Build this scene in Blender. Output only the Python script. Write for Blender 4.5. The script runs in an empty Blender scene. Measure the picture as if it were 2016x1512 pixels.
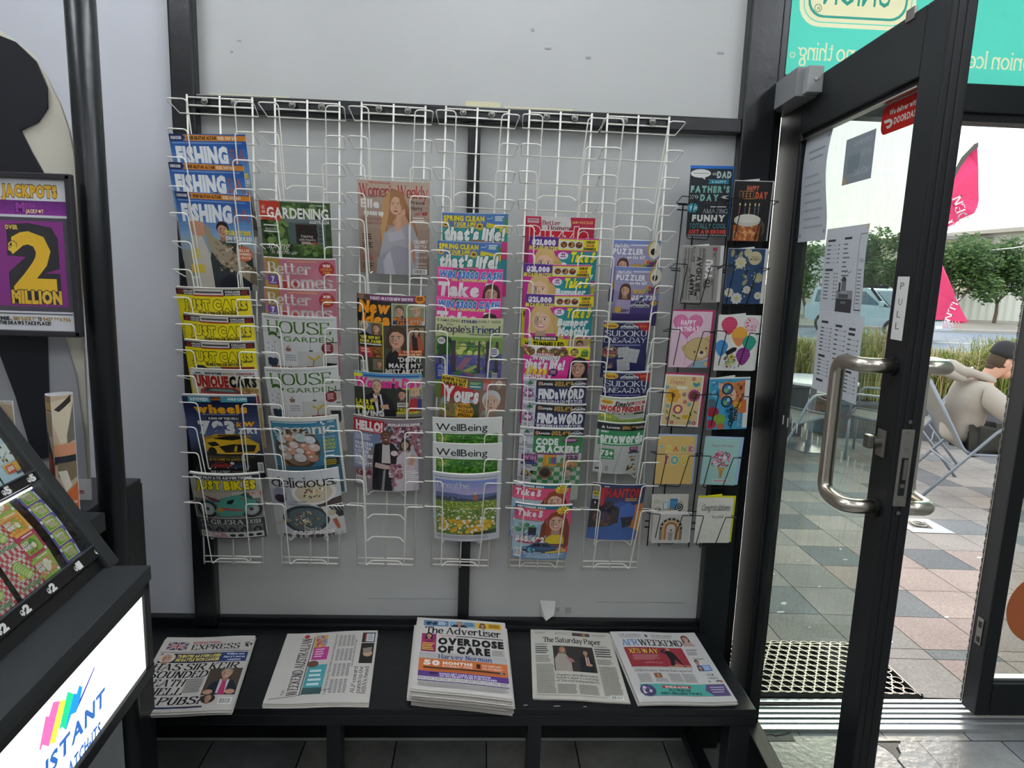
import bpy, bmesh, math, random
from mathutils import Vector, Matrix
from mathutils.geometry import tessellate_polygon, delaunay_2d_cdt
random.seed(7)
PI = math.pi
SC = bpy.context.scene
COL = SC.collection

# ------------------------------------------------------------------ camera
F, YAW, PIT, ROL = 1330.0, .0491, .1638, .0342          # focal length in pixels of a 2016 px wide frame
CAM = Vector((0, -2.05, 1.56))
_f = Vector((math.sin(YAW)*math.cos(PIT), math.cos(YAW)*math.cos(PIT), -math.sin(PIT)))
_r = Vector((math.cos(YAW), -math.sin(YAW), 0))
_u = _r.cross(_f)
_R = _r*math.cos(ROL) + _u*math.sin(ROL)
_U = -_r*math.sin(ROL) + _u*math.cos(ROL)
cd = bpy.data.cameras.new('camera')
cd.sensor_width = 36; cd.lens = F/2016*36; cd.clip_start = .01; cd.clip_end = 400
cam = bpy.data.objects.new('camera', cd); COL.objects.link(cam)
m3 = Matrix((_R, _U, -_f)).transposed()
cam.matrix_world = Matrix.Translation(CAM) @ m3.to_4x4()
SC.camera = cam

# ------------------------------------------------------------------ world, sun, exposure
w = bpy.data.worlds.new('sky'); SC.world = w; w.use_nodes = True
wn = w.node_tree.nodes; wl = w.node_tree.links
for n in list(wn): wn.remove(n)
wo = wn.new('ShaderNodeOutputWorld'); bg = wn.new('ShaderNodeBackground')
tc = wn.new('ShaderNodeTexCoord'); sx = wn.new('ShaderNodeSeparateXYZ'); cr = wn.new('ShaderNodeValToRGB')
cr.color_ramp.elements[0].position = 0.0; cr.color_ramp.elements[0].color = (1, .95, .84, 1)
cr.color_ramp.elements[1].position = .45; cr.color_ramp.elements[1].color = (.86, .93, 1, 1)
wl.new(tc.outputs['Generated'], sx.inputs[0]); wl.new(sx.outputs['Z'], cr.inputs[0])
wl.new(cr.outputs[0], bg.inputs[0]); wl.new(bg.outputs[0], wo.inputs[0])
bg.inputs[1].default_value = 2.1
sl = bpy.data.lights.new('low_sun', 'SUN'); sl.energy = 1.2; sl.angle = .2; sl.color = (1, .86, .66)
so = bpy.data.objects.new('low_sun', sl); COL.objects.link(so)
so.rotation_euler = Vector((.45, .8, .42)).to_track_quat('Z', 'Y').to_euler()
SC.view_settings.view_transform = 'Standard'; SC.view_settings.look = 'None'
SC.view_settings.gamma = 1; SC.view_settings.use_curve_mapping = False
SC.view_settings.exposure = 0.0

# ------------------------------------------------------------------ pixel ray -> point on a known plane
def ray(x, y): return ((x-1008)/F)*_R - ((y-756)/F)*_U + _f
def W(x, y, Y): d = ray(x, y); return CAM + d*((Y-CAM.y)/d.y)               # on the vertical plane y = Y
def G(x, y, z): d = ray(x, y); return CAM + d*((z-CAM.z)/d.z)               # on the level plane z
def zo(x, y): return .0578 - .0117*x - .0289*y                               # the sloping footpath
def GO(x, y, h=0):
    d = ray(x, y); n = Vector((.0117, .0289, 1)); return CAM + d*((.0578+h-n.dot(CAM))/n.dot(d))
DH = Vector((.8934, .15, 0)); DE = Vector((.8439, -.75, 0)); DU = (DE-DH).normalized(); DN = Vector((DU.y, -DU.x, 0))  # door leaf line
if DN.x > 0: DN = -DN
def DP(x, y, off=0):                                                        # on the open door leaf
    d = ray(x, y); p0 = DH+DN*off; return CAM + d*((p0-CAM).dot(DN)/d.dot(DN))

# ------------------------------------------------------------------ materials
def lin(c):
    if isinstance(c, str):
        c = c.lstrip('#'); c = [int(c[i:i+2], 16)/255 for i in (0, 2, 4)]
        c = [(v/12.92 if v <= .04045 else ((v+.055)/1.055)**2.4) for v in c]
    return (c[0], c[1], c[2], 1)
MC = {}
def mat(name, col='#888888', rough=.5, metal=0, coat=0, noise=0, nscale=8, bump=0, bscale=60, emit=0, trans=0, spec=.5, stretch=None):
    if name in MC: return MC[name]
    m = bpy.data.materials.new(name); m.use_nodes = True; MC[name] = m
    nt = m.node_tree; b = nt.nodes['Principled BSDF']
    b.inputs['Base Color'].default_value = lin(col); b.inputs['Roughness'].default_value = rough
    b.inputs['Metallic'].default_value = metal; b.inputs['Coat Weight'].default_value = coat; b.inputs['Coat Roughness'].default_value = .08
    b.inputs['Specular IOR Level'].default_value = spec
    if emit: b.inputs['Emission Color'].default_value = lin(col); b.inputs['Emission Strength'].default_value = emit
    t = nt.nodes.new('ShaderNodeTexCoord'); vec = t.outputs['Object']
    if stretch:
        mp = nt.nodes.new('ShaderNodeMapping'); mp.inputs['Scale'].default_value = stretch
        nt.links.new(vec, mp.inputs[0]); vec = mp.outputs[0]
    if noise:
        n = nt.nodes.new('ShaderNodeTexNoise'); n.inputs['Scale'].default_value = nscale; n.inputs['Detail'].default_value = 6
        nt.links.new(vec, n.inputs['Vector'])
        mx = nt.nodes.new('ShaderNodeMix'); mx.data_type = 'RGBA'; c = lin(col)
        mx.inputs['A'].default_value = tuple(max(0, v*(1-noise)) for v in c[:3])+(1,)
        mx.inputs['B'].default_value = tuple(min(1, v*(1+noise)) for v in c[:3])+(1,)
        nt.links.new(n.outputs['Fac'], mx.inputs['Factor']); nt.links.new(mx.outputs['Result'], b.inputs['Base Color'])
    if bump:
        n2 = nt.nodes.new('ShaderNodeTexNoise'); n2.inputs['Scale'].default_value = bscale; n2.inputs['Detail'].default_value = 4
        nt.links.new(vec, n2.inputs['Vector'])
        bp = nt.nodes.new('ShaderNodeBump'); bp.inputs['Strength'].default_value = bump; bp.inputs['Distance'].default_value = .01
        nt.links.new(n2.outputs['Fac'], bp.inputs['Height']); nt.links.new(bp.outputs[0], b.inputs['Normal'])
    return m
def print_mat(name, rough, coat, trans=0, noise=.05):
    m = mat(name, '#ffffff', rough, coat=coat); nt = m.node_tree; b = nt.nodes['Principled BSDF']
    a = nt.nodes.new('ShaderNodeVertexColor'); a.layer_name = 'Col'
    n = nt.nodes.new('ShaderNodeTexNoise'); n.inputs['Scale'].default_value = 40
    mr = nt.nodes.new('ShaderNodeMapRange'); mr.inputs['To Min'].default_value = 1-noise; mr.inputs['To Max'].default_value = 1
    t = nt.nodes.new('ShaderNodeTexCoord'); nt.links.new(t.outputs['Object'], n.inputs['Vector']); nt.links.new(n.outputs['Fac'], mr.inputs[0])
    mu = nt.nodes.new('ShaderNodeVectorMath'); mu.operation = 'SCALE'
    nt.links.new(a.outputs['Color'], mu.inputs[0]); nt.links.new(mr.outputs[0], mu.inputs['Scale']); nt.links.new(mu.outputs[0], b.inputs['Base Color'])
    if trans:
        tb = nt.nodes.new('ShaderNodeBsdfTranslucent'); nt.links.new(mu.outputs[0], tb.inputs[0])
        ms = nt.nodes.new('ShaderNodeMixShader'); ms.inputs[0].default_value = trans
        nt.links.new(b.outputs[0], ms.inputs[1]); nt.links.new(tb.outputs[0], ms.inputs[2])
        nt.links.new(ms.outputs[0], nt.nodes['Material Output'].inputs[0])
    return m
GLOSS = print_mat('glossy_print', .35, .55)
MATT = print_mat('newsprint', .85, 0)
CARDM = print_mat('card_print', .6, .05)
NOTICE = print_mat('backlit_paper', .8, 0, .35)
VINYL = print_mat('backlit_vinyl', .5, 0, .85)
def glass_mat(name, tint, dirt=.03, refl=1.0):
    m = bpy.data.materials.new(name); m.use_nodes = True; nt = m.node_tree
    for n in list(nt.nodes): nt.nodes.remove(n)
    o = nt.nodes.new('ShaderNodeOutputMaterial'); tr = nt.nodes.new('ShaderNodeBsdfTransparent'); gl = nt.nodes.new('ShaderNodeBsdfGlossy')
    df = nt.nodes.new('ShaderNodeBsdfDiffuse'); lw = nt.nodes.new('ShaderNodeLayerWeight'); a = nt.nodes.new('ShaderNodeMixShader'); b = nt.nodes.new('ShaderNodeMixShader')
    tr.inputs[0].default_value = lin(tint); gl.inputs['Roughness'].default_value = .02; lw.inputs[0].default_value = .5
    pw = nt.nodes.new('ShaderNodeMath'); pw.operation = 'POWER'; pw.inputs[1].default_value = 5            # Schlick, the same from both sides
    mu = nt.nodes.new('ShaderNodeMath'); mu.operation = 'MULTIPLY_ADD'; mu.inputs[1].default_value = .95*refl; mu.inputs[2].default_value = .05*refl
    nt.links.new(lw.outputs['Facing'], pw.inputs[0]); nt.links.new(pw.outputs[0], mu.inputs[0]); nt.links.new(mu.outputs[0], a.inputs[0])
    nt.links.new(tr.outputs[0], a.inputs[1]); nt.links.new(gl.outputs[0], a.inputs[2])
    n = nt.nodes.new('ShaderNodeTexNoise'); n.inputs['Scale'].default_value = 30; n.inputs['Detail'].default_value = 8
    mr = nt.nodes.new('ShaderNodeMapRange'); mr.inputs['From Min'].default_value = .45; mr.inputs['From Max'].default_value = .8
    mr.inputs['To Min'].default_value = dirt*.3; mr.inputs['To Max'].default_value = dirt*3
    nt.links.new(n.outputs['Fac'], mr.inputs[0]); nt.links.new(mr.outputs[0], b.inputs[0])
    df.inputs[0].default_value = lin('#c9c8b8')
    nt.links.new(a.outputs[0], b.inputs[1]); nt.links.new(df.outputs[0], b.inputs[2]); nt.links.new(b.outputs[0], o.inputs[0])
    MC[name] = m; return m
M_BLACK = mat('black_gloss_paint', '#101316', .34, noise=.25, nscale=5, bump=.12, bscale=25)
M_FRAME = mat('charcoal_powder_coat', '#15181a', .45, bump=.05, bscale=300, spec=.35)
M_WHITEWIRE = mat('white_plastic_coated_wire', '#f1efe6', .35)
M_BLACKWIRE = mat('black_wire', '#0c0c0d', .35)
M_STEEL = mat('brushed_steel', '#c4bdb1', .28, 1, bump=.05, bscale=120, stretch=(1, 1, 20))
M_ZINC = mat('zinc_bolt', '#8f8d88', .4, 1, noise=.2, nscale=200)
M_ALU = mat('aluminium', '#d4d7d9', .38, .85)
M_PAGES = mat('paper_pages', '#d9d6ce', .8, noise=.2, nscale=300, stretch=(.05, 8, .05))
M_PAPER = mat('white_paper', '#e6e4df', .75)
M_BPLASTIC = mat('black_plastic', '#121416', .38)
M_DARKPLAS = mat('charcoal_plastic', '#24282a', .5, bump=.06, bscale=400)

# ------------------------------------------------------------------ mesh builder
class MB:
    def __init__(s): s.v = []; s.f = []; s.c = []; s.m = []; s.col = None; s.mi = 0
    def add(s, vs, fs):
        o = len(s.v); s.v += [Vector(p) for p in vs]
        for f in fs: s.f.append([o+i for i in f]); s.c.append(s.col); s.m.append(s.mi)
        return s
    def box(s, a, b, M=None):
        x0, y0, z0 = a; x1, y1, z1 = b
        vs = [Vector(p) for p in ((x0,y0,z0),(x1,y0,z0),(x1,y1,z0),(x0,y1,z0),(x0,y0,z1),(x1,y0,z1),(x1,y1,z1),(x0,y1,z1))]
        if M: vs = [M @ p for p in vs]
        return s.add(vs, [(0,3,2,1),(4,5,6,7),(0,1,5,4),(1,2,6,5),(2,3,7,6),(3,0,4,7)])
    def bbox(s, a, b, r=.004, M=None):                                       # box with chamfered edges
        bm = bmesh.new(); bmesh.ops.create_cube(bm, size=1)
        for v in bm.verts: v.co = Vector([a[i]+(v.co[i]+.5)*(b[i]-a[i]) for i in range(3)])
        bmesh.ops.bevel(bm, geom=bm.edges[:], offset=r, segments=2, affect='EDGES', profile=.6)
        return s.bm(bm, M)
    def bm(s, bm, M=None):
        bm.verts.index_update()
        s.add([(M @ v.co if M else v.co.copy()) for v in bm.verts], [[v.index for v in f.verts] for f in bm.faces]); bm.free(); return s
    def tube(s, path, r, n=8, closed=False, cap=True):
        P = [Vector(p) for p in path]; k = len(P); rr = r if isinstance(r, (list, tuple)) else [r]*k
        T = []
        for i in range(k):
            a = P[i-1] if (i or closed) else P[0]; b = P[(i+1) % k] if (i < k-1 or closed) else P[-1]
            d = (b-a); T.append(d.normalized() if d.length > 1e-9 else Vector((0, 0, 1)))
        up = Vector((0, 0, 1)) if abs(T[0].z) < .9 else Vector((1, 0, 0))
        x = T[0].cross(up).normalized(); vs = []
        for i in range(k):
            x = (x - T[i]*x.dot(T[i])).normalized(); y = T[i].cross(x)
            for j in range(n):
                a = 2*PI*j/n; vs.append(P[i]+(x*math.cos(a)+y*math.sin(a))*rr[i])
        fs = []
        for i in range(k if closed else k-1):
            for j in range(n):
                fs.append((i*n+j, i*n+(j+1) % n, ((i+1) % k)*n+(j+1) % n, ((i+1) % k)*n+j))
        if cap and not closed: fs += [tuple(range(n-1, -1, -1)), tuple((k-1)*n+j for j in range(n))]
        return s.add(vs, fs)
    def lathe(s, prof, n=16, c=(0, 0, 0), M=None):
        vs = []; fs = []; k = len(prof); c = Vector(c)
        for r, z in prof:
            for j in range(n): a = 2*PI*j/n; vs.append(Vector((r*math.cos(a), r*math.sin(a), z)))
        vs = [(M @ p if M else p)+c for p in vs]
        for i in range(k-1):
            for j in range(n): fs.append((i*n+j, i*n+(j+1) % n, (i+1)*n+(j+1) % n, (i+1)*n+j))
        fs += [tuple(range(n-1, -1, -1)), tuple((k-1)*n+j for j in range(n))]
        return s.add(vs, fs)
    def prism(s, pts, d):                                                    # flat outline extruded by vector d
        P = [Vector(p) for p in pts]; n = len(P); d = Vector(d)
        tri = tessellate_polygon([P])
        fs = [tuple(t) for t in tri]+[tuple(n+i for i in reversed(t)) for t in tri]+[(i, (i+1) % n, n+(i+1) % n, n+i) for i in range(n)]
        return s.add(P+[p+d for p in P], fs)
    def ell(s, c, r, n=12, m=8, M=None):
        bm = bmesh.new(); bmesh.ops.create_uvsphere(bm, u_segments=n, v_segments=m, radius=1)
        for v in bm.verts: v.co = Vector((v.co.x*r[0], v.co.y*r[1], v.co.z*r[2]))
        return s.bm(bm, Matrix.Translation(Vector(c)) @ (M.to_4x4() if M else Matrix.Identity(4)))
    def build(s, name, mats, parent=None, smooth=False, loc=None, fixn=False):
        me = bpy.data.meshes.new(name)
        o = bpy.data.objects.new(name, me); COL.objects.link(o)
        off = Vector((0, 0, 0))
        if parent is not None: o.parent = parent; off = wloc(parent)
        elif loc is not None: off = Vector(loc); o.location = off
        me.from_pydata([tuple(p-off) for p in s.v], [], s.f)
        for m in (mats if isinstance(mats, (list, tuple)) else [mats]): me.materials.append(m)
        me.polygons.foreach_set('material_index', s.m)
        if any(c is not None for c in s.c):
            at = me.color_attributes.new('Col', 'FLOAT_COLOR', 'CORNER'); buf = []
            for p in me.polygons:
                c = s.c[p.index]; c = lin(c) if c is not None else (1, 1, 1, 1)
                buf += list(c)*p.loop_total
            at.data.foreach_set('color', buf)
        if fixn:
            bm = bmesh.new(); bm.from_mesh(me); bmesh.ops.recalc_face_normals(bm, faces=bm.faces[:]); bm.to_mesh(me); bm.free()
        if smooth: me.polygons.foreach_set('use_smooth', [True]*len(me.polygons))
        me.update(); return o
def wloc(o):
    p = Vector((0, 0, 0))
    while o is not None: p += o.location; o = o.parent
    return p
def tag(o, label, cat, group=None, kind=None):
    o['label'] = label; o['category'] = cat
    if group: o['group'] = group
    if kind: o['kind'] = kind
    return o
def thing(name, label, cat, loc, group=None):
    o = bpy.data.objects.new(name, None); COL.objects.link(o); o.location = Vector(loc); o.empty_display_size = .05
    return tag(o, label, cat, group)
def struct(name, mb, m, label=None, parent=None, **k):
    o = mb.build(name, m, parent, **k)
    if parent is None: o['kind'] = 'structure'
    if label: o['label'] = label
    return o
def arcpath(pts, r=.01, n=4):                                                # round the corners of a polyline
    P = [Vector(p) for p in pts]; out = [P[0]]
    for i in range(1, len(P)-1):
        a = (P[i-1]-P[i]); b = (P[i+1]-P[i]); q = min(r, a.length*.45, b.length*.45)
        A = P[i]+a.normalized()*q; B = P[i]+b.normalized()*q
        for j in range(n+1):
            t = j/n; out.append(A*(1-t)**2+P[i]*2*t*(1-t)+B*t*t)
    return out+[P[-1]]

# ------------------------------------------------------------------ lettering
GC = {}
def sans(ch, st):
    k = (ch, st)
    if k in GC: return GC[k]
    cu = bpy.data.curves.new('glyph', 'FONT'); cu.body = ch; cu.size = 1; cu.resolution_u = 2; cu.fill_mode = 'FRONT'
    cu.offset = {'r': .006, 'b': .034, 'k': .07, 'B': .075, 'K': .115, 'R': .04, 't': -.008}[st]
    o = bpy.data.objects.new('glyph', cu); COL.objects.link(o)
    dg = bpy.context.evaluated_depsgraph_get(); ev = o.evaluated_get(dg); me = ev.to_mesh()
    vs = [(v.co.x/.729, v.co.y/.729) for v in me.vertices]; ts = []
    me.calc_loop_triangles()
    for t in me.loop_triangles: ts.append([vs[i] for i in t.vertices])
    ev.to_mesh_clear(); bpy.data.objects.remove(o); bpy.data.curves.remove(cu)
    xs = [p[0] for t in ts for p in t]
    GC[k] = (ts, (min(xs), max(xs)) if xs else (0, .3)); return GC[k]
SF = {'A':"0049 4980 1363",'B':"1019 ~194968664515 ~155573614010",'C':"~776949170412305072 7779",'D':"1019 ~19497784724010",'E':"1019 1969 1555 1070 6967 7072",'F':"1019 1969 1555 6967",'G':"~776949170412305072 7074 5484",'H':"1019 7079 1575",'I':"1019",'J':"5953 ~5352403002",'K':"1019 1479 3570",'L':"1019 1070 7072",'M':"1019 1950 5099 9990",'N':"1019 1970 7079",'O':"~4918050411407184857849",'P':"1019 ~194978764414",'Q':"~4918050411407184857849 4380",'R':"1019 ~194978764414 4480",'S':"~7769391816457371402002",'T':"4049 0979 0907 7977",'U':"1913 ~1321406173 7379",'V':"0940 4089",'W':"0930 3059 5980 80B9",'X':"0970 0079",'Y':"0944 4489 4440",'Z':"0979 7900 0070",
'a':"~0526465450 ~532302103051",'b':"0009 ~053664623001",'c':"~55361503113051",'d':"6069 ~653604023061",'e':"0353 ~5355361503113051",'f':"~48291710 0636",'g':"~55360503325355 ~2211405b3c0b10 5576",'h':"0009 ~04365550",'i':"0006 0809",'j':"161b 1819",'k':"0009 0256 2450",'l':"0009",'m':"0006 ~04264540 ~44668580",'n':"0006 ~04365550",'o':"~361503113051635536",'p':"0c06 ~053664623001",'q':"6c66 ~653604023061",'r':"0006 ~042645",'s':"~55361605144351301001",'t':"1812 ~122041 0636",'u':"0602 ~02204051 5056",'v':"0630 3066",'w':"0620 2046 4660 6086",'x':"0650 0056",'y':"0630 661c",'z':"0656 5600 0050","'":"0907",'.':"0001",',':"010b"}
def hull(ps):
    ps = sorted(set(ps)); 
    def half(q):
        h = []
        for p in q:
            while len(h) > 1 and (h[-1][0]-h[-2][0])*(p[1]-h[-2][1])-(h[-1][1]-h[-2][1])*(p[0]-h[-2][0]) <= 0: h.pop()
            h.append(p)
        return h
    a = half(ps); b = half(ps[::-1]); return a[:-1]+b[:-1]
def serif(ch, st):
    k = (ch, st)
    if k in GC: return GC[k]
    if ch not in SF: return sans(ch, 'b')
    T, t = {'S': (2.0, .55), 's': (1.25, .5), 'H': (2.5, 1.0)}[st]
    def vx(c): return '0123456789AB'.index(c)
    def vy(c): return -(' abc'.index(c)) if c in 'abc' else int(c)
    polys = []
    def seg(a, b, T=T, t=t):
        q = []
        for p in (a, b):
            for dx in (-T/2, T/2):
                for dy in (-t/2, t/2): q.append((p[0]+dx, p[1]+dy))
        polys.append(hull(q))
    for tok in SF[ch].split():
        cv = tok[0] == '~'; tok = tok.lstrip('~'); P = [(vx(tok[i]), vy(tok[i+1])) for i in range(0, len(tok), 2)]
        P = [(x, min(max(y, t/2) if y >= 0 else y, 9-t/2)) for x, y in P]
        if cv:
            Q = [P[0]]
            for i in range(len(P)-1):
                p0 = P[max(0, i-1)]; p1 = P[i]; p2 = P[i+1]; p3 = P[min(len(P)-1, i+2)]
                for j in range(1, 4):
                    u = j/3; Q.append(tuple(.5*(2*p1[d]+(p2[d]-p0[d])*u+(2*p0[d]-5*p1[d]+4*p2[d]-p3[d])*u*u+(3*p1[d]-p0[d]-3*p2[d]+p3[d])*u**3) for d in (0, 1)))
            for i in range(len(Q)-1): seg(Q[i], Q[i+1])
            ends = [Q[-1]] if abs(Q[-1][1]-t/2) < .1 and abs(Q[-1][0]-Q[-2][0]) < .5 else []
        else:
            thin = abs(P[0][0]-P[1][0]) > .5 and (P[0][1] < P[1][1]) == (P[0][0] < P[1][0])
            seg(P[0], P[1], T*.45 if thin and abs(P[0][1]-P[1][1]) > 2 else T)
            ends = [p for p in P if abs(P[0][1]-P[1][1]) > 3.5]
        if ch not in '.,\'':
            for e in ends:
                if min(abs(e[1]-q) for q in (t/2, 9-t/2, 6, -3)) < .3: seg((e[0]-T*.5-.1, e[1]), (e[0]+T*.5+.1, e[1]), .9, t)
    tris = []
    for p in polys:
        p = [(x/9, y/9) for x, y in p]
        for i in range(1, len(p)-1): tris.append([p[0], p[i], p[i+1]])
    xs = [p[0] for q in tris for p in q]; GC[k] = (tris, (min(xs), max(xs))); return GC[k]
def glyphs(s, st, sp=.1):
    g = serif if st in 'SsH' else sans; x = 0; out = []
    for ch in s:
        if ch == ' ': x += .34; continue
        t, (a, b) = g(ch, st)
        out.append((ch, x-a)); x += b-a+(sp if st not in 'SsH' else sp*.55)
    return out, max(x-sp, .05)

class Art:
    """flat printed artwork in units of 1/100 of the sheet's width, y downwards; every call is one layer of ink"""
    def __init__(s, base, h): s.h = h; s.p = []; s.l = 0; s.R(0, 0, 100, h, base)
    def put(s, polys, col):
        s.l += 1
        for p in polys: s.p.append((p, s.l, col))
    def R(s, x0, y0, x1, y1, col): s.put([[(x0, y0), (x1, y0), (x1, y1), (x0, y1)]], col); return s
    def P(s, pts, col):
        pts = list(zip(pts[::2], pts[1::2])) if not isinstance(pts[0], (tuple, list)) else pts
        q = [Vector((x, y, 0)) for x, y in pts]
        s.put([[pts[i] for i in t] for t in tessellate_polygon([q])], col); return s
    def E(s, cx, cy, rx, ry=None, col='#000000', n=18, a=0):
        ry = ry or rx; ca, sa = math.cos(a), math.sin(a); q = []
        for i in range(n):
            x = rx*math.cos(2*PI*i/n); y = ry*math.sin(2*PI*i/n); q.append((cx+x*ca-y*sa, cy+x*sa+y*ca))
        s.put([q], col); return s
    def ring(s, cx, cy, r0, r1, a0, a1, col, n=16):
        s.put([[(cx+r*math.cos(t), cy-r*math.sin(t)) for r, t in ((r0, a0+(a1-a0)*i/n), (r1, a0+(a1-a0)*i/n), (r1, a0+(a1-a0)*(i+1)/n), (r0, a0+(a1-a0)*(i+1)/n))] for i in range(n)], col); return s
    def L(s, pts, w, col):
        q = []
        for (x0, y0), (x1, y1) in zip(pts[:-1], pts[1:]):
            d = math.hypot(x1-x0, y1-y0) or 1; nx, ny = -(y1-y0)/d*w/2, (x1-x0)/d*w/2
            q.append([(x0+nx, y0+ny), (x1+nx, y1+ny), (x1-nx, y1-ny), (x0-nx, y0-ny)])
        s.put(q, col); return s
    def grad(s, x0, y0, x1, y1, c0, c1, n=8):
        A, B = [[int(c.lstrip('#')[i:i+2], 16) for i in (0, 2, 4)] for c in (c0, c1)]
        for i in range(n):
            t = i/(n-1); c = '#%02x%02x%02x' % tuple(int(a+(b-a)*t) for a, b in zip(A, B))
            s.R(x0, y0+(y1-y0)*i/n, x1, y0+(y1-y0)*(i+1)/n, c); s.l -= 1
        s.l += 1; return s
    def T(s, txt, x0, y0, x1, y1, col, f='b', it=0, ol=None, a=0, mir=False, sp=.1):
        gs, wd = glyphs(txt, f, sp); hh = y1-y0; sx = (x1-x0)/wd; cx, cy = (x0+x1)/2, (y0+y1)/2; ca, sa = math.cos(a), math.sin(a)
        def draw(st, c):
            q = []; g = serif if st in 'SsH' else sans
            for ch, ox in gs:
                for t in g(ch, st)[0]:
                    r = []
                    for px, py in t:
                        X = x0+(ox+px+it*py*hh/max(sx, .01))*sx; Y = y1-py*hh
                        if mir: X = x0+x1-X
                        X, Y = X-cx, Y-cy; r.append((cx+X*ca-Y*sa, cy+X*sa+Y*ca))
                    q.append(r)
            s.put(q, c)
        if ol: draw({'r': 'R', 't': 'b', 'b': 'B', 'k': 'K', 'S': 'H', 's': 'H'}.get(f, 'K'), ol)
        draw(f, col); return s
    def bars(s, x0, y0, x1, y1, n, col, fill=.5, rag=.25, rnd=None):             # text too small to read
        rnd = rnd or random; q = []; h = (y1-y0)/n
        for i in range(n):
            xe = x1-(x1-x0)*rag*rnd.random(); ya = y0+i*h; q.append([(x0, ya), (xe, ya), (xe, ya+h*fill), (x0, ya+h*fill)])
        s.put(q, col); return s
    def blobs(s, x0, y0, x1, y1, n, cols, r0, r1, k=6, sq=1.0):
        for c in cols:
            q = []
            for _ in range(max(1, n//len(cols))):
                r = random.uniform(r0, r1); cx = random.uniform(x0+r, x1-r); cy = random.uniform(y0+r*sq, y1-r*sq); o = random.random()*6
                q.append([(cx+r*math.cos(o+2*PI*j/k), cy+r*sq*math.sin(o+2*PI*j/k)) for j in range(k)])
            s.put(q, c)
        return s
    def barcode(s, x, y, w_, h_):
        s.R(x, y, x+w_, y+h_, '#f4f4f0'); q = []; t = x+w_*.08
        while t < x+w_*.9:
            b = random.choice((.02, .03, .05))*w_; q.append([(t, y+h_*.12), (t+b, y+h_*.12), (t+b, y+h_*.85), (t, y+h_*.85)]); t += b+random.choice((.03, .05))*w_
        s.put(q, '#151515'); return s
    def face(s, cx, cy, r, skin='#d9a98c', hair='#3b2a20', long=0, smile=0, turn=0, lip='#a8544f', fringe=.5, brow='#3b2a20'):
        """printed portrait: hair, neck, face, features"""
        sh = '#%02x%02x%02x' % tuple(int(int(skin[i:i+2], 16)*.8) for i in (1, 3, 5))
        if long: s.P([(cx-r*1.05, cy-r*.5), (cx-r*.7, cy-r*1.2), (cx, cy-r*1.45), (cx+r*.75, cy-r*1.2), (cx+r*1.1, cy-r*.4), (cx+r*1.15, cy+r*long*.6), (cx+r*1.3, cy+r*long), (cx-r*1.25, cy+r*long), (cx-r*1.15, cy+r*long*.5)], hair)
        else: s.E(cx, cy-r*.35, r*.95, r*1.05, hair)
        s.P([(cx-r*.4, cy+r*.5), (cx+r*.4, cy+r*.5), (cx+r*.5, cy+r*1.7), (cx-r*.5, cy+r*1.7)], sh)
        s.E(cx, cy, r*.78, r*1.08, skin)
        s.E(cx-r*.42+turn*r*.2, cy+r*.1, r*.22, r*.5, sh, 10)
        for q in (-1, 1):
            ex = cx+q*r*.32+turn*r*.2
            s.E(ex, cy-r*.08, r*.17, r*.09, '#f3ece4', 8); s.E(ex, cy-r*.08, r*.085, r*.09, '#2a2422', 8)
            s.L([(ex-r*.2, cy-r*.27), (ex+r*.2, cy-r*.3)], r*.08, brow)
        s.P([(cx+turn*r*.3-r*.05, cy-r*.1), (cx+turn*r*.3+r*.1, cy+r*.3), (cx+turn*r*.3-r*.12, cy+r*.32)], sh)
        if smile: s.E(cx+turn*r*.2, cy+r*.57, r*.36, r*.16, lip, 12); s.E(cx+turn*r*.2, cy+r*.54, r*.28, r*.08, '#f6f1ea', 12)
        else: s.E(cx+turn*r*.2, cy+r*.58, r*.26, r*.09, lip, 10)
        if fringe:
            s.P([(cx-r*.85, cy-r*.1), (cx-r*.8, cy-r*.8), (cx-r*.3, cy-r*1.2), (cx+r*.4, cy-r*1.2), (cx+r*.82, cy-r*.75), (cx+r*.86, cy-r*.05), (cx+r*.62, cy-r*.5), (cx+r*.1, cy-r*(1.3-fringe)), (cx-r*.4, cy-r*.75), (cx-r*.7, cy-r*.35)], hair)
        return s
    def car(s, x, y, w_, col, glass='#20262c', wheel='#15161a'):
        h_ = w_*.36; X = lambda t: x+t*w_; Y = lambda t: y+t*h_
        s.P([(X(0), Y(.85)), (X(.01), Y(.5)), (X(.15), Y(.38)), (X(.3), Y(.05)), (X(.62), Y(0)), (X(.82), Y(.36)), (X(.97), Y(.45)), (X(1), Y(.85))], col)
        s.P([(X(.2), Y(.38)), (X(.33), Y(.12)), (X(.46), Y(.1)), (X(.46), Y(.38))], glass); s.P([(X(.49), Y(.38)), (X(.49), Y(.1)), (X(.61), Y(.1)), (X(.74), Y(.38))], glass)
        s.R(X(.02), Y(.7), X(.98), Y(.76), glass)
        for t in (.2, .8): s.E(X(t), Y(.84), w_*.085, None, wheel, 14); s.E(X(t), Y(.84), w_*.05, None, '#9a9da2', 10)
        s.E(X(.95), Y(.55), w_*.03, w_*.02, '#f5f0d8', 8); return s
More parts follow.
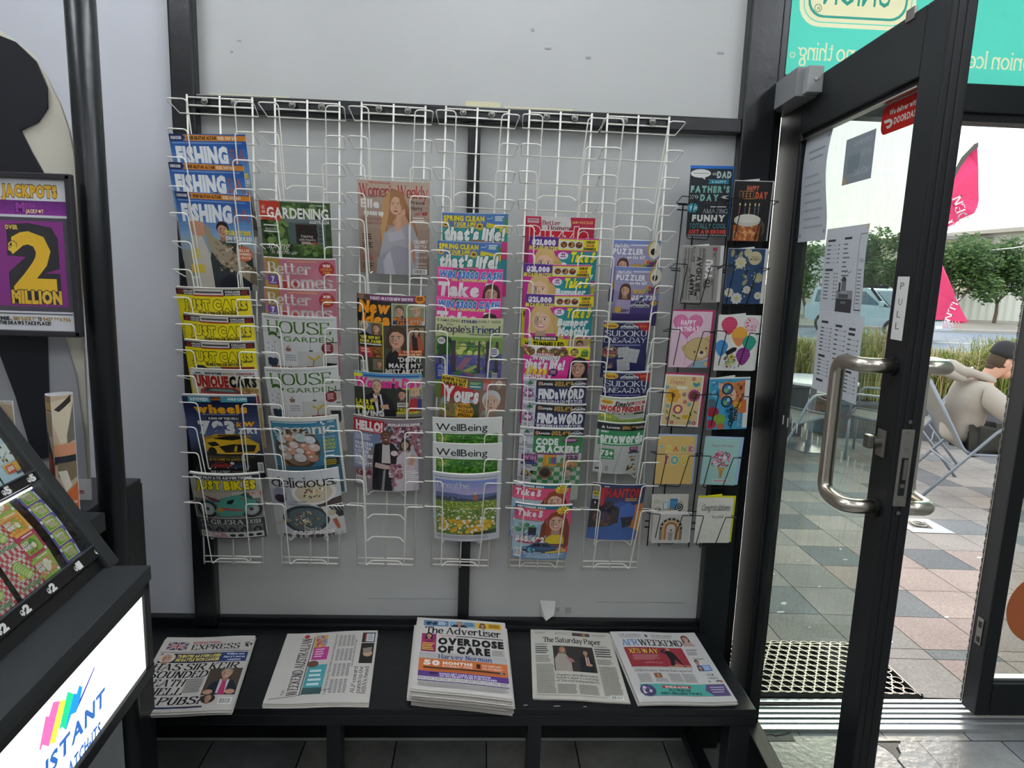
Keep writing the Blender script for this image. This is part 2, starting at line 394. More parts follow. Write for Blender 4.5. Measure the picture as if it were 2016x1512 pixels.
    def flat(s):
        """merge the layers into one sheet, so that light from behind crosses the ink only once"""
        vs = []; fs = []
        s.p = [(p if sum(p[i-1][0]*p[i][1]-p[i][0]*p[i-1][1] for i in range(len(p))) > 0 else p[::-1], l, c) for p, l, c in s.p]
        s.p = [(p, l, c) for p, l, c in s.p if sum(p[i-1][0]*p[i][1]-p[i][0]*p[i-1][1] for i in range(len(p))) > 1e-5]
        for p, l, c in s.p:
            fs.append(list(range(len(vs), len(vs)+len(p)))); vs += [Vector(q) for q in p]
        V_, E_, F_, ov, oe, of = delaunay_2d_cdt(vs, [], fs, 1, 1e-4)
        out = []
        for f, o in zip(F_, of):
            if o: l, c = max((s.p[i][1], s.p[i][2]) for i in o); out.append(([tuple(V_[i]) for i in f], 1, c))
        s.p = out; s.l = 1; return s
    def mesh(s, fn, mb, cols=8, eps=2e-5):
        """lay the ink on a curved sheet: fn(u 0-100, v, lift)"""
        cuts = [100*i/cols for i in range(cols+1)]
        for poly, lay, col in s.p:
            xs = [p[0] for p in poly]; mb.col = col; a = min(xs); b = max(xs); done = False
            for i in range(cols):
                c0, c1 = cuts[i], cuts[i+1]
                if b <= c0 or a >= c1: continue
                q = poly
                if a < c0: q = clip(q, c0, 1)
                if b > c1 and len(q) > 2: q = clip(q, c1, -1)
                q = vclip(q, s.h)
                if len(q) > 2: mb.add([fn(c0, y, lay*eps).lerp(fn(c1, y, lay*eps), (x-c0)/(c1-c0)) for x, y in q], [range(len(q))])
        mb.col = None
def clip(p, c, sg, ax=0):
    out = []
    for i in range(len(p)):
        a, b = p[i-1], p[i]; fa = (a[ax]-c)*sg >= 0; fb = (b[ax]-c)*sg >= 0
        if fa != fb:
            t = (c-a[ax])/(b[ax]-a[ax]); out.append((a[0]+(b[0]-a[0])*t, a[1]+(b[1]-a[1])*t))
        if fb: out.append(b)
    return out
def vclip(p, h):
    ys = [q[1] for q in p]
    if len(p) > 2 and min(ys) < 0: p = clip(p, 0, 1, 1)
    if len(p) > 2 and max(ys) > h: p = clip(p, h, -1, 1)
    return p

def sheet(name, label, cat, art, TL, TR, tilt=.26, h=None, th=.004, bow=0, m=GLOSS, group=None, curl=0, pages=True, backm=None, extra=None):
    """a magazine, card or paper: TL and TR are its top corners, tilt = how far its top leans out per unit of height"""
    TL, TR = Vector(TL), Vector(TR); ac = TR-TL; wd = ac.length; ax = ac.normalized()
    dn = Vector((0, tilt, -1)).normalized(); dn = (dn-ax*dn.dot(ax)).normalized(); nn = ax.cross(-dn).normalized()
    if nn.y > 0 and abs(nn.z) < .9: nn = -nn
    k = wd/100
    def fn(u, v, lift):
        t = u/100; o = bow*(4*t*(1-t)) + curl*max(0, (.25-t)*4)**2
        return TL+ax*(u*k)+dn*(v*k)+nn*(o+lift+.0004)
    base = TL+ac*.5+dn*(art.h*k)
    root = thing(name, label, cat, base, group)
    mb = MB(); art.mesh(fn, mb); mb.build('cover', m, root)
    if pages:
        pb = MB(); N = 8; vs = []
        for i in range(N+1):
            u = 100*i/N
            for v in (.4, art.h-.4):
                for l in (0, -th): vs.append(fn(min(max(u, .4), 99.6), v, l-.0003))
        fs = []
        for i in range(N):
            a = i*4; b = a+4
            fs += [(a, a+2, b+2, b), (a+1, b+1, b+3, a+3), (a, b, b+1, a+1), (a+2, a+3, b+3, b+2)]
        fs += [(0, 1, 3, 2), (N*4, N*4+2, N*4+3, N*4+1)]
        pb.add(vs, fs); pb.build('pages' if pages is True else pages, backm or M_PAGES, root)
    return root, fn
# ================================================================== THE SHOP
PANEL = mat('white_painted_panel', '#b6b7b5', .55, noise=.05, nscale=3, bump=.05, bscale=40)
LEFTP = mat('pale_lavender_wall', '#c0c2c8', .5, noise=.04, nscale=3)
CREAM = mat('yellowed_paint_edge', '#d8d3ae', .6)
M_PLASTER = mat('grey_plaster', '#a9a9a6', .7, noise=.05)
M_CEIL = mat('ceiling_tile', '#d8d8d4', .8, noise=.05, nscale=30)
ZR0, ZR1 = 1.977, 2.018
struct('wall_back', MB().box((-2.7, 0, 0), (.80, .06, 3)), PANEL)
LW = MB(); LW.box((-2.7, -.006, .455), (-.868, 0, 3)); struct('wall_back_left_panel', LW, LEFTP)
struct('wall_left', MB().box((-2.76, -4.6, 0), (-2.7, .06, 3)), M_PLASTER)
struct('wall_right', MB().box((3.1, -4.6, 0), (3.16, .16, 3)), M_PLASTER)
struct('wall_front', MB().box((-2.76, -4.66, 0), (3.16, -4.6, 3)), M_PLASTER)
struct('wall_header', MB().box((2.84, .02, 0), (3.16, .14, 3)), M_FRAME)
struct('ceiling', MB().box((-2.76, -4.66, 3), (3.16, .16, 3.06)), M_CEIL)
# --- black timber frame over the panels
k = 0
def trim(mb, m=M_BLACK, label=None):
    global k; k += 1; return struct('trim_%d' % k, mb, m, label)
trim(MB().bbox((-.872, -.04, .43), (-.806, 0, 3), .006))
trim(MB().bbox((-.05, -.03, .43), (-.0145, 0, ZR0+.01), .003))
trim(MB().bbox((.736, -.04, .0), (.832, .06, 3), .006).bbox((.832, -.01, 0), (.862, .06, 3), .004))
trim(MB().bbox((-.806, -.04, ZR0), (.736, 0, ZR1), .004))
trim(MB().bbox((-.806, -.022, .425), (.736, 0, .452), .003).bbox((-.806, -.034, .40), (.736, 0, .434), .003))
trim(MB().bbox((-2.7, -.034, .40), (-.872, 0, .455), .004))
struct('baseboard_back', MB().box((-2.7, -.012, .02), (.736, 0, .42)), M_BLACK)
k2 = MB()                                                          # old yellowed paint edge above the rail, and scuffs
for x0, x1, z in ((-.78, -.56, .010), (-.5, -.2, .008), (-.06, .04, .022), (.05, .25, .012), (.27, .5, .008), (.52, .735, .006)):
    k2.box((x0, -.0025, ZR1-.002), (x1, -.0003, ZR1+z))
trim(k2, CREAM)
SCUFF = mat('grey_scuff', '#9a9a98', .7)
sm = MB()
for x, z, a, b in ((-.70, 2.17, .012, .003), (-.72, 2.14, .008, .004), (.12, 2.235, .01, .008), (.16, 2.19, .02, .004), (.28, 2.17, .015, .006), (.66, 2.2, .02, .006), (-.35, .51, .3, .0012), (.4, .505, .3, .0012), (.3, .465, .02, .02), (.27, .47, .012, .014)):
    sm.box((x, -.0012, z), (x+a, -.0002, z+b))
trim(sm, SCUFF)
# torn flap of white paper at the foot of the panel
fl = MB(); fl.add([(.215, -.002, .51), (.268, -.002, .508), (.262, -.02, .468), (.236, -.028, .452), (.222, -.012, .462)], [(0, 1, 2), (0, 2, 3), (0, 3, 4)])
trim(fl, mat('torn_paper', '#cfcfca', .8))
# --- floor: square vinyl-slate tiles
def floor_mat():
    m = bpy.data.materials.new('worn_slate_tiles'); m.use_nodes = True; nt = m.node_tree; b = nt.nodes['Principled BSDF']
    t = nt.nodes.new('ShaderNodeTexCoord'); mp = nt.nodes.new('ShaderNodeMapping'); mp.inputs['Location'].default_value = (-.055, 0, 0)
    nt.links.new(t.outputs['Object'], mp.inputs[0])
    br = nt.nodes.new('ShaderNodeTexBrick'); br.offset = .35; br.inputs['Scale'].default_value = 1
    br.inputs['Brick Width'].default_value = .3; br.inputs['Row Height'].default_value = .3; br.inputs['Mortar Size'].default_value = .0022; br.inputs['Mortar Smooth'].default_value = .1
    br.inputs['Color1'].default_value = lin('#a3a29c'); br.inputs['Color2'].default_value = lin('#8b8d92'); br.inputs['Mortar'].default_value = lin('#1d1c1a')
    nt.links.new(mp.outputs[0], br.inputs['Vector'])
    n = nt.nodes.new('ShaderNodeTexNoise'); n.inputs['Scale'].default_value = 7; n.inputs['Detail'].default_value = 9; n.inputs['Roughness'].default_value = .7
    nt.links.new(t.outputs['Object'], n.inputs['Vector'])
    mx = nt.nodes.new('ShaderNodeMix'); mx.data_type = 'RGBA'; mx.blend_type = 'MULTIPLY'; mx.inputs['Factor'].default_value = .7
    rp = nt.nodes.new('ShaderNodeValToRGB'); rp.color_ramp.elements[0].position = .3; rp.color_ramp.elements[0].color = (.45, .43, .38, 1); rp.color_ramp.elements[1].position = .7; rp.color_ramp.elements[1].color = (1, 1, 1, 1)
    nt.links.new(n.outputs['Fac'], rp.inputs[0]); nt.links.new(br.outputs['Color'], mx.inputs['A']); nt.links.new(rp.outputs[0], mx.inputs['B']); nt.links.new(mx.outputs['Result'], b.inputs['Base Color'])
    n2 = nt.nodes.new('ShaderNodeTexNoise'); n2.inputs['Scale'].default_value = 45; n2.inputs['Detail'].default_value = 5
    nt.links.new(t.outputs['Object'], n2.inputs['Vector'])
    bp = nt.nodes.new('ShaderNodeBump'); bp.inputs['Strength'].default_value = .35; bp.inputs['Distance'].default_value = .004
    nt.links.new(n2.outputs['Fac'], bp.inputs['Height']); nt.links.new(bp.outputs[0], b.inputs['Normal'])
    b.inputs['Roughness'].default_value = .27; return m
struct('floor', MB().box((-2.76, -4.66, -.05), (3.16, .10, 0)), floor_mat())
BROKE = mat('bare_concrete_patch', '#77736b', .8, noise=.3, nscale=60); GAPM = mat('dark_crack', '#0d0c0b', .9)
bk = MB()
for P, m in (([(1715, 1459), (1773, 1459), (1768, 1466), (1771, 1476), (1774, 1483), (1766, 1495), (1757, 1484), (1741, 1472)], 0), ([(1497, 1448), (1520, 1446), (1525, 1449), (1545, 1445), (1556, 1441), (1566, 1459), (1500, 1459)], 0)):
    bk.prism([G(x, y, .0005) for x, y in P], (0, 0, .001))
o = struct('floor_chips', bk, BROKE)
ck = MB()
for P in ([(1715, 1459), (1773, 1459), (1772, 1462), (1727, 1462)], [(1496, 1448), (1520, 1445), (1526, 1448), (1545, 1445), (1556, 1441), (1556, 1443), (1545, 1447), (1526, 1450.5), (1519, 1447)], [(1764, 1473), (1767, 1470), (1774, 1482), (1771, 1484)], [(1768, 1495), (1782, 1512), (1780, 1512), (1766, 1496)]):
    ck.prism([G(x, y, .0016) for x, y in P], (0, 0, .0006))
struct('floor_cracks', ck, GAPM)
# --- threshold and metal edging
th = MB(); th.box((.87, .045, 0), (3.1, .075, .012))
for i in range(5): th.box((.87, .075+i*.022, 0), (3.1, .075+i*.022+.018, .016+i*.005))
struct('trim_threshold', th, M_ALU)
ed = MB(); ed.box((.955, -1.3, 0), (.985, .045, .006)); ed.box((.99, -1.3, 0), (1.0, .045, .01)); struct('trim_floor_edging', ed, M_ALU)
# --- transom bar, jambs and the signed window above it
struct('trim_transom', MB().bbox((.862, .03, 2.083), (3.1, .13, 2.165), .005).bbox((.862, .045, 2.06), (3.1, .11, 2.085), .003), M_FRAME)
struct('trim_door_post', MB().bbox((2.78, .02, 0), (2.85, .14, 3), .005), M_FRAME)
struct('window_1', MB().box((.862, .082, 2.165), (2.78, .088, 3)), glass_mat('clear_glass', '#eef4f2'))
TEAL, CRM = '#66dccd', '#f7edcb'
def win_art():
    a = Art(TEAL, 44)
    # sheet 2.0 m wide, seen from inside, so the lettering reads backwards; units of 20 mm
    a.R(0, 0, 100, 44, TEAL)
    def rr(x0, y0, x1, y1, r, c):
        q = []
        for cx, cy, s in ((x1-r, y0+r, 0), (x1-r, y1-r, 3), (x0+r, y1-r, 2), (x0+r, y0+r, 1)):
            for i in range(6):
                t = (s*90+ (90-i*18 if s in (0, 1, 2, 3) else 0))*PI/180; q.append((cx+r*math.cos(t), cy-r*math.sin(t)))
        a.P(q, c)
    rr(2.7, 3, 20.5, 36.2, 3.2, '#f7efcf'); rr(3.3, 3.6, 19.9, 35.6, 2.8, TEAL); rr(3.45, 3.75, 19.75, 35.45, 2.7, CRM); rr(4.0, 4.3, 19.2, 34.9, 2.4, '#4aa79c'); rr(4.35, 4.65, 18.85, 34.55, 2.2, CRM)
    a.T('FARMERS', 4.9, 23.4, 18.4, 27.2, '#3fa092', 's', mir=True); a.T('UNION', 6.3, 28.8, 16.6, 33.0, '#3fa092', 'r', mir=True, sp=.14)
    a.ring(5.6, 33.6, .45, .6, 0, 2*PI, '#9aa88a'); a.T('R', 5.35, 33.35, 5.85, 33.9, '#7f9a86', 'r', mir=True)
    a.T('thing', 3.2, 38.4, 8.6, 40.9, CRM, 's', mir=True); a.T("It's a Farmers Union Iced Coffee or it's no", 9.2, 38.4, 56, 40.9, CRM, 's', mir=True); a.ring(2.4, 40.3, .3, .42, 0, 2*PI, CRM)
    return a
mb = MB(); win_art().flat().mesh(lambda u, v, l: Vector((.868+u*.02, .0805-l, 3.04-v*.02)), mb, cols=1)
WS = tag(mb.build('window_sign', VINYL, loc=(1.7, .08, 2.6)), 'large teal iced-drink sign seen backwards in the window above the open door', 'sign')
# --- open glass door
def DL(u, off, z): return DH+DU*u+DN*off+Vector((0, 0, z))
DM = Matrix((( DU.x, DN.x, 0, DH.x), (DU.y, DN.y, 0, DH.y), (0, 0, 1, 0), (0, 0, 0, 1)))
def dbox(mb, u0, u1, o0, o1, z0, z1, r=0): return mb.bbox((u0, o0, z0), (u1, o1, z1), r, DM) if r else mb.box((u0, o0, z0), (u1, o1, z1), DM)
TH = .05
door = bpy.data.objects.new('door_1', None); COL.objects.link(door); door.location = DH; door['kind'] = 'structure'; door['label'] = 'black framed glass door standing open'
f = MB()
dbox(f, .095, .262, -TH, 0, .012, 2.1, .006); dbox(f, .826, .905, -TH, 0, .012, 2.1, .004)
dbox(f, .262, .826, -TH, 0, 1.966, 2.1, .004); dbox(f, .262, .826, -TH, 0, .012, .16, .004)
dbox(f, .262, .275, -.04, -.01, .16, 1.966); dbox(f, .815, .826, -.04, -.01, .16, 1.966)
f.build('door_frame', M_FRAME, door)
g = MB(); dbox(g, .262, .826, -.016, -.011, 1.957, 1.966); dbox(g, .905, .9062, -.036, -.030, .02, 2.09); dbox(g, .905, .9062, -.019, -.014, .02, 2.09); g.build('glazing_bead', mat('dark_rubber', '#090a0b', .6), door)
g = MB(); dbox(g, .262, .826, -.012, -.004, 1.975, 1.985); dbox(g, .262, .826, -.012, .001, 1.9475, 1.951); g.build('glazing_strip', M_STEEL, door)
g = MB(); dbox(g, .262, .826, -.028, -.022, .15, 1.97); g.build('glass_pane', glass_mat('dirty_door_glass', '#e4ece8', .035), door)
g = MB()
for i in range(18): dbox(g, .25+i*.0335, .2545+i*.0335, -.0215, -.021, 1.145-.001*i, 1.172-.001*i)
g.build('visibility_strip', mat('white_vinyl', '#e8e8e2', .6), door)
for sgn, base in ((1, 0), (-1, -TH)):                              # stainless D handles, inside and out
    h = MB(); z0, z1 = 1.096, 1.397; o1 = base+sgn*.068; ug = .772
    h.tube(arcpath([DL(.868, base, z1), DL(.868, o1, z1), DL(ug, o1, z1), DL(ug, o1, z0), DL(.868, o1, z0), DL(.868, base, z0)], .034, 7), .0155, 14)
    ho = h.build('door_handle', M_STEEL, door, smooth=True)
    q = MB()
    for z in (z0, z1): q.tube([DL(.868, base, z), DL(.868, base+sgn*.007, z)], .02, 14)
    q.build('handle_collar', M_BPLASTIC, ho, smooth=False)
lp = MB(); dbox(lp, .905, .9075, -.0375, -.0115, 1.112, 1.274, .001); lpo = lp.build('lock_faceplate', mat('satin_plate', '#8d8a82', .42, .7), door)
g = MB(); dbox(g, .9065, .9082, -.031, -.018, 1.135, 1.215); g.build('latch_slot', mat('dark_slot', '#0b0b0c', .5), lpo)
g = MB(); dbox(g, .9065, .913, -.0275, -.0205, 1.17, 1.212); dbox(g, .9065, .9095, -.029, -.020, 1.152, 1.160); g.build('latch_bolt', M_ZINC, lpo)
for z in (1.268, 1.232, 1.118, 1.290, 1.098):
    g = MB(); g.tube([DL(.9068, -.0245, z), DL(.9086, -.0245, z)], .0042, 10); g.build('screw', M_ZINC, lpo)
g = MB(); dbox(g, .845, .875, 0, .004, 1.205, 1.262, .001); lk = g.build('lock_escutcheon', mat('satin_plate', '#8d8a82'), door)
g = MB(); g.tube([DL(.858, .004, 1.235), DL(.858, .02, 1.235)], .011, 14); dbox(g, .847, .869, .02, .034, 1.222, 1.25, .003); g.build('thumb_turn', M_ZINC, lk)
g = MB(); dbox(g, .10, .345, 0, .058, 2.046, 2.120, .002); cl = g.build('door_closer', mat('mid_grey_enamel', '#7b7d7d', .45), door)
g = MB(); dbox(g, .345, .375, 0, .04, 2.05, 2.116, .002); g.build('closer_end_cap', mat('pale_grey_enamel', '#8b8d8c', .5), cl)
g = MB(); g.tube([DL(.375, .02, 2.083), DL(.3775, .02, 2.083)], .004, 10); g.build('screw', M_ZINC, cl)
g = MB(); dbox(g, .755, .785, -.004, .003, 2.088, 2.112, .001); g.build('top_clip', M_ZINC, door)
hg = MB(); hg.tube([(.888, .10, 1.06), (.888, .10, 1.21)], .011, 12); hg.box((.858, .08, 1.08), (.888, .11, 1.19)); hg.build('hinge', M_BPLASTIC, door, smooth=False)
hg = MB(); hg.tube([(.888, .10, 1.95), (.888, .10, 2.04)], .012, 12); hg.box((.858, .08, 1.97), (.888, .11, 2.03)); hg.build('hinge', M_STEEL, door)
# --- second, closed leaf
d2 = bpy.data.objects.new('door_2', None); COL.objects.link(d2); d2.location = (1.812, .08, 0); d2['kind'] = 'structure'; d2['label'] = 'closed black framed glass door leaf'
f = MB(); f.bbox((1.812, .08, .04), (1.865, .15, 2.08), .006).bbox((2.72, .08, .04), (2.78, .15, 2.08), .005).bbox((1.865, .08, 2.0), (2.72, .15, 2.08), .004).bbox((1.865, .08, .04), (2.72, .15, .165), .004)
f.build('door_frame', M_FRAME, d2)
MB().box((1.86, .112, .16), (2.73, .118, 2.01)).build('glass_pane', MC['clear_glass'], d2)
MB().box((1.865, .10, .166), (2.72, .128, .176)).build('glazing_strip', M_ALU, d2)
s = MB(); s.bbox((1.8085, .10, .30), (1.8125, .128, .40), .001); so_ = s.build('strike_plate', M_ZINC, d2)
s = MB(); s.box((1.807, .107, .31), (1.8085, .12, .33)); s.box((1.807, .107, .365), (1.8085, .12, .388)); s.build('strike_slot', MC['dark_slot'], so_)
s = MB()
for i in range(240): s.box((1.8085+.0015*math.sin(i*1.7), .149, .05+i*.0084), (1.8125, .153, .0575+i*.0084))
s.build('brush_seal', mat('grey_brush', '#6d6a62', .9), d2)
oc = MB(); oc.tube([(2.03, .1115, .44), (2.03, .1105, .44)], .135, 40); tag(oc.build('round_sticker', mat('orange_vinyl', '#c06a3c', .5), loc=(2.03, .111, .44)), 'round orange sticker on the glass of the closed door leaf', 'sticker')

# ---------------------------------------------------------------- notices stuck on the door glass
def on_door(name, label, cat, art, u0, u1, ztop, m, wave=0, off=-.021, slope=0, cols=8):
    k_ = (u1-u0)/100; mb = MB()
    if m is VINYL or m is NOTICE: art.flat()
    def fn(u, v, l):
        return DL(u0+u*k_+slope*v*k_, off+l+wave*math.sin(v/art.h*5)*(.3+u/140)+wave*.9, ztop-v*k_)
    # slice the sheet across too, so that it can hang in a wave
    for i in range(10):
        sub = Art.__new__(Art); sub.h = art.h*(i+1)/10; sub.p = []; sub.l = art.l
        for poly, lay, col in art.p:
            q = clip(poly, art.h*i/10, 1, 1)
            if len(q) > 2: sub.p.append((q, lay, col))
        sub.mesh(fn, mb, cols)
    return tag(mb.build(name, m, loc=DL((u0+u1)/2, off, ztop-art.h*k_/2)), label, cat)
a = Art('#b9bcc4', 172); a.bars(20, 26, 92, 34, 1, '#8f939c', .5); a.bars(26, 38, 84, 46, 1, '#8a8e98', .4)
for i in range(7): a.bars(14+i*.5, 66+i*13.5, 86, 72+i*13.5, 1, '#9da1aa', .6)
for x, y in ((90, 12), (8, 162), (92, 158)): a.E(x, y, 3, None, '#7d828c')
on_door('paper_notice', 'long curling sheet of faint print taped at the left of the door glass', 'notice', a, .272, .437, 1.955, NOTICE, wave=.009)
a = Art('#8e949c', 77); a.bars(14, 30, 60, 60, 1, '#7c868f', 1); a.T('OPENING', 30, 7, 92, 16, '#a9aeb4', 'r', mir=True); a.T('AFTER', 58, 26, 92, 36, '#a5abb1', 'r', mir=True); a.T('HOURS', 40, 55, 90, 66, '#aab0b4', 'r', mir=True); a.P([(2, 72), (2, 60), (14, 70), (16, 77), (2, 77)], '#b89a7c')
on_door('paper_notice', 'small grey square notice seen from behind on the door glass', 'notice', a, .499, .640, 1.908, NOTICE)
a = Art('#d42f2b', 40)
def rrect(a, x0, y0, x1, y1, r, c, bg):
    q = []
    for cx, cy, s in ((x1-r, y0+r, 0), (x0+r, y0+r, 1), (x0+r, y1-r, 2), (x1-r, y1-r, 3)):
        for i in range(6): t = (s*90+i*18)*PI/180; q.append((cx+r*math.cos(t), cy-r*math.sin(t)))
    a.P(q, c)
a.p = []; rrect(a, 0, 0, 100, 40, 13, '#d42f2b', None)
a.T('We deliver with', 20, 8, 88, 15.5, '#efe6e2', 'b'); a.T('DOORDASH', 34, 21, 94, 30, '#efe6e2', 'b'); a.P([(6, 20), (22, 20), (29, 23), (31, 27), (29, 31), (24, 33), (18, 33), (14, 29), (23, 29), (25, 27), (23, 24.5), (10, 24.5)], '#efe6e2')
on_door('delivery_sticker', 'red delivery sticker with white lettering at the top of the door glass', 'sticker', a, .660, .815, 1.948, VINYL, off=-.0205)
def menu(a, cols, photo=None, box=None):
    for x0, x1, rows in cols:
        for y, kind in rows:
            if kind == 'h': a.R(x0, y, x0+(x1-x0)*.62, y+2.6, '#3c3c40')
            elif kind == 'l': a.R(x0, y, x0+(x1-x0)*.3, y+1.5, '#606066'); a.R(x0+(x1-x0)*.34, y+.7, x0+(x1-x0)*.85, y+1.1, '#8a8a90'); a.R(x0+(x1-x0)*.9, y, x1, y+1.5, '#606066')
            else: a.R(x0, y, x0+(x1-x0)*(.3+.35*random.random()), y+1.5, '#66666c')
    if box: a.L([(box[0], box[3]), (box[0], box[1]), (box[2], box[1])], .8, '#4a4a50'); a.L([(box[0], box[3]), (box[2], box[3])], 1.2, '#3a3a3f')
    if photo:
        x0, y0, x1, y1 = photo; h_ = y1-y0
        a.R(x0, y0+h_*.35, x1, y1, '#8b8b90'); a.R(x0+4, y0+h_*.12, x0+9, y0+h_*.4, '#4a4a4e'); a.R(x0+11, y0, x0+22, y0+h_*.4, '#707074'); a.R(x0+10, y0+h_*.36, x0+26, y0+h_*.46, '#9d9da2'); a.R(x0+6, y0+h_*.46, x0+28, y0+h_*.58, '#55555a'); a.R(x0, y0+h_*.6, x1, y1, '#3e3e42'); a.E(x0+16, y0+h_*.02, 5, 3, '#3f3f44'); a.R(x0+12, y0+h_*.68, x0+24, y0+h_*.74, '#77777b')
    return a
a = Art('#c9cad2', 97); menu(a, [(6, 38, [(13, 'h')]+[(19+i*5, 'l') for i in range(5)]+[(47, 'h')]+[(53+i*5, 'l') for i in range(0)]), (48, 76, [(12, 'h')]+[(19+i*5, 't') for i in range(9)])], (40, 58, 78, 96), (84, 10, 98, 92))
for i in range(8): a.R(6, 52+i*4.2, 18, 53.3+i*4.2, '#63636a'); a.R(30, 52+i*4.2, 33, 53.3+i*4.2, '#63636a'); a.R(36, 52+i*4.2, 39, 53.3+i*4.2, '#63636a')
a.L([(50, 51), (56, 49), (58, 52), (62, 49), (66, 52), (72, 50)], .8, '#5a5a60'); a.T('Chai', 87, 36, 97, 40, '#55555a', 's')
for i in range(10): a.R(86, 48+i*4, 94, 49.2+i*4, '#77777d')
a.P([(94, 0), (100, 0), (99, 7), (96, 4)], '#cdbf8c')
on_door('paper_menu', 'printed menu sheet with a small photo, upper of two on the door glass', 'menu', a, .45, .665, 1.697, NOTICE, wave=.002)
a = Art('#cfcfd8', 87)
menu(a, [(8, 34, [(10, 'h')]+[(17+i*4, 'l') for i in range(7)]+[(47, 'h')]+[(52+i*4, 'l') for i in range(5)]+[(74, 'h')]), (42, 66, [(12, 'h')]+[(17+i*5, 'l') for i in range(7)]), (72, 94, [(13, 'h'), (18, 'h')]+[(24+i*5, 'l') for i in range(6)]+[(56, 'h')]+[(61+i*4, 'l') for i in range(5)])])
a.L([(39, 0), (38, 84)], .6, '#b4b4be'); a.T('I need a', 44, 57, 58, 61, '#55555a', 's'); a.R(46, 70, 52, 84, '#56565b')
on_door('paper_menu', 'printed price-list sheet, lower of two menus on the door glass', 'menu', a, .456, .692, 1.488, NOTICE, wave=.002)
a = Art('#d9d9d4', 300)
for t, y in (('P', 26), ('U', 100), ('L', 160), ('L', 215)): a.T(t, 30, y, 62, y+34, '#2a2a2c', 't')
k_ = .0425/100
mb = MB(); a.mesh(lambda u, v, l: DL(.843+u*k_, .0006+l, 1.578-v*k_), mb, 1); tag(mb.build('pull_sign', CARDM, loc=DL(.864, 0, 1.51)), 'white PULL label hand-lettered on the door stile', 'label')

# ---------------------------------------------------------------- bench
bn = thing('display_bench', 'long black painted bench under the magazine racks', 'bench', (-.2, -.21, 0))
MB().bbox((-1.35, -.43, .40), (.769, -.036, .42), .003).build('bench_top', M_BLACK, bn)
MB().bbox((-1.35, -.432, .372), (.769, -.412, .401), .003).build('front_rail', M_BLACK, bn)
for x0, x1 in ((-1.0, -.962), (-.378, -.341), (.153, .19), (.70, .757)): MB().bbox((x0, -.43, 0), (x1, -.375, .40), .003).build('leg', M_BLACK, bn)
MB().bbox((.70, -.375, .05), (.74, -.06, .09), .003).build('side_rail', M_BLACK, bn)
for x, y in ((.745, -.30), (.748, -.36)): MB().tube([(x, y, .4195), (x, y, .4206)], .0045, 8).build('screw_hole', MC['dark_slot'], bn)
for x, y, a_, b_ in ((-.66, -.41, .006, .004), (-.33, -.415, .005, .004), (.01, -.31, .004, .002), (.03, -.37, .005, .002), (.14, -.415, .012, .004), (.22, -.418, .02, .003), (.3, -.42, .01, .003), (.05, -.12, .003, .008), (.68, -.2, .01, .001)):
    MB().prism([(x, y, .42), (x+a_, y+b_*.2, .42), (x+a_*.8, y+b_, .42), (x+a_*.2, y+b_*.8, .42)], (0, 0, .0005)).build('paint_chip', mat('chip', '#b9b6ad', .8), bn)
# ================================================================== WIRE RACKS
def make_rack():
    r = thing('magazine_rack', '', 'magazine rack', (0, -.05, 1.3))
    g = MB(); o = Vector((0, -.05, 1.3))
    for x in (-.0885, 0, .0885): g.tube([o+Vector((x, 0, -.657)), o+Vector((x, 0, .712))], .0028, 8)
    for z in (.706, .685, -.633, -.652): g.tube([o+Vector((-.0905, .004, z)), o+Vector((.0905, .004, z))], .0024, 8)
    g.build('back_grid', M_WHITEWIRE, r, smooth=True)
    for k in range(16):
        zb = 1.961-.0743*k; zf = zb+.022+random.uniform(-.003, .003); d = lambda x, y, z: Vector((x, -.05+y, z))
        j = random.uniform(-.006, .006); zl = zf-.218; zc = zf-.203
        p = arcpath([d(-.107, -.005, zb), d(-.114+j*.5, -.08, zf), d(-.062+j, -.08, zf), d(-.058, -.017, zl), d(-.044, -.008, zc), d(.044, -.008, zc), d(.058, -.017, zl), d(.062+j, -.08, zf), d(.114+j*.5, -.08, zf), d(.107, -.005, zb)], .012, 3)
        m = MB(); m.tube(p, .0019, 6, closed=True); m.build('pocket', M_WHITEWIRE, r, smooth=True)
    for x in (-.04, .04):
        m = MB(); M = Matrix.Rotation(PI/2, 3, 'X')
        m.lathe([(.0095, 0), (.0095, .002), (.006, .0025), (.006, .007), (.004, .009), (0.001, .0095)], 12, c=(x, -.0525, 1.996), M=M)
        m.build('bolt', M_ZINC, r)
    return r
def copy_tree(o, parent=None):
    c = o.copy(); COL.objects.link(c); c.parent = parent
    for ch in [q for q in bpy.data.objects if q.parent == o and q != c]: copy_tree(ch, c)
    return c
rk = make_rack()
RX = [(-.7355, -.742), (-.497, -.508), (-.259, -.277), (-.025, -.046), (.210, .197), (.432, .428)]
RL = ['leftmost white wire rack, filled with angling and car magazines', 'second white wire rack from the left, with gardening and home magazines',
      'third white wire rack from the left, holding only four women\'s weeklies', 'fourth white wire rack from the left, in front of the middle black post',
      'fifth white wire rack from the left, full of bright puzzle magazines', 'rightmost white wire rack, next to the greeting cards']
for i, ((xt, xb), lb) in enumerate(zip(RX, RL)):
    o = rk if i == 0 else copy_tree(rk)
    o.location = ((xt+xb)/2, -.05, 1.3); o.rotation_euler = (0, (xt-xb)/1.365, 0); o['label'] = lb; o['group'] = 'white wire magazine racks on the wall'

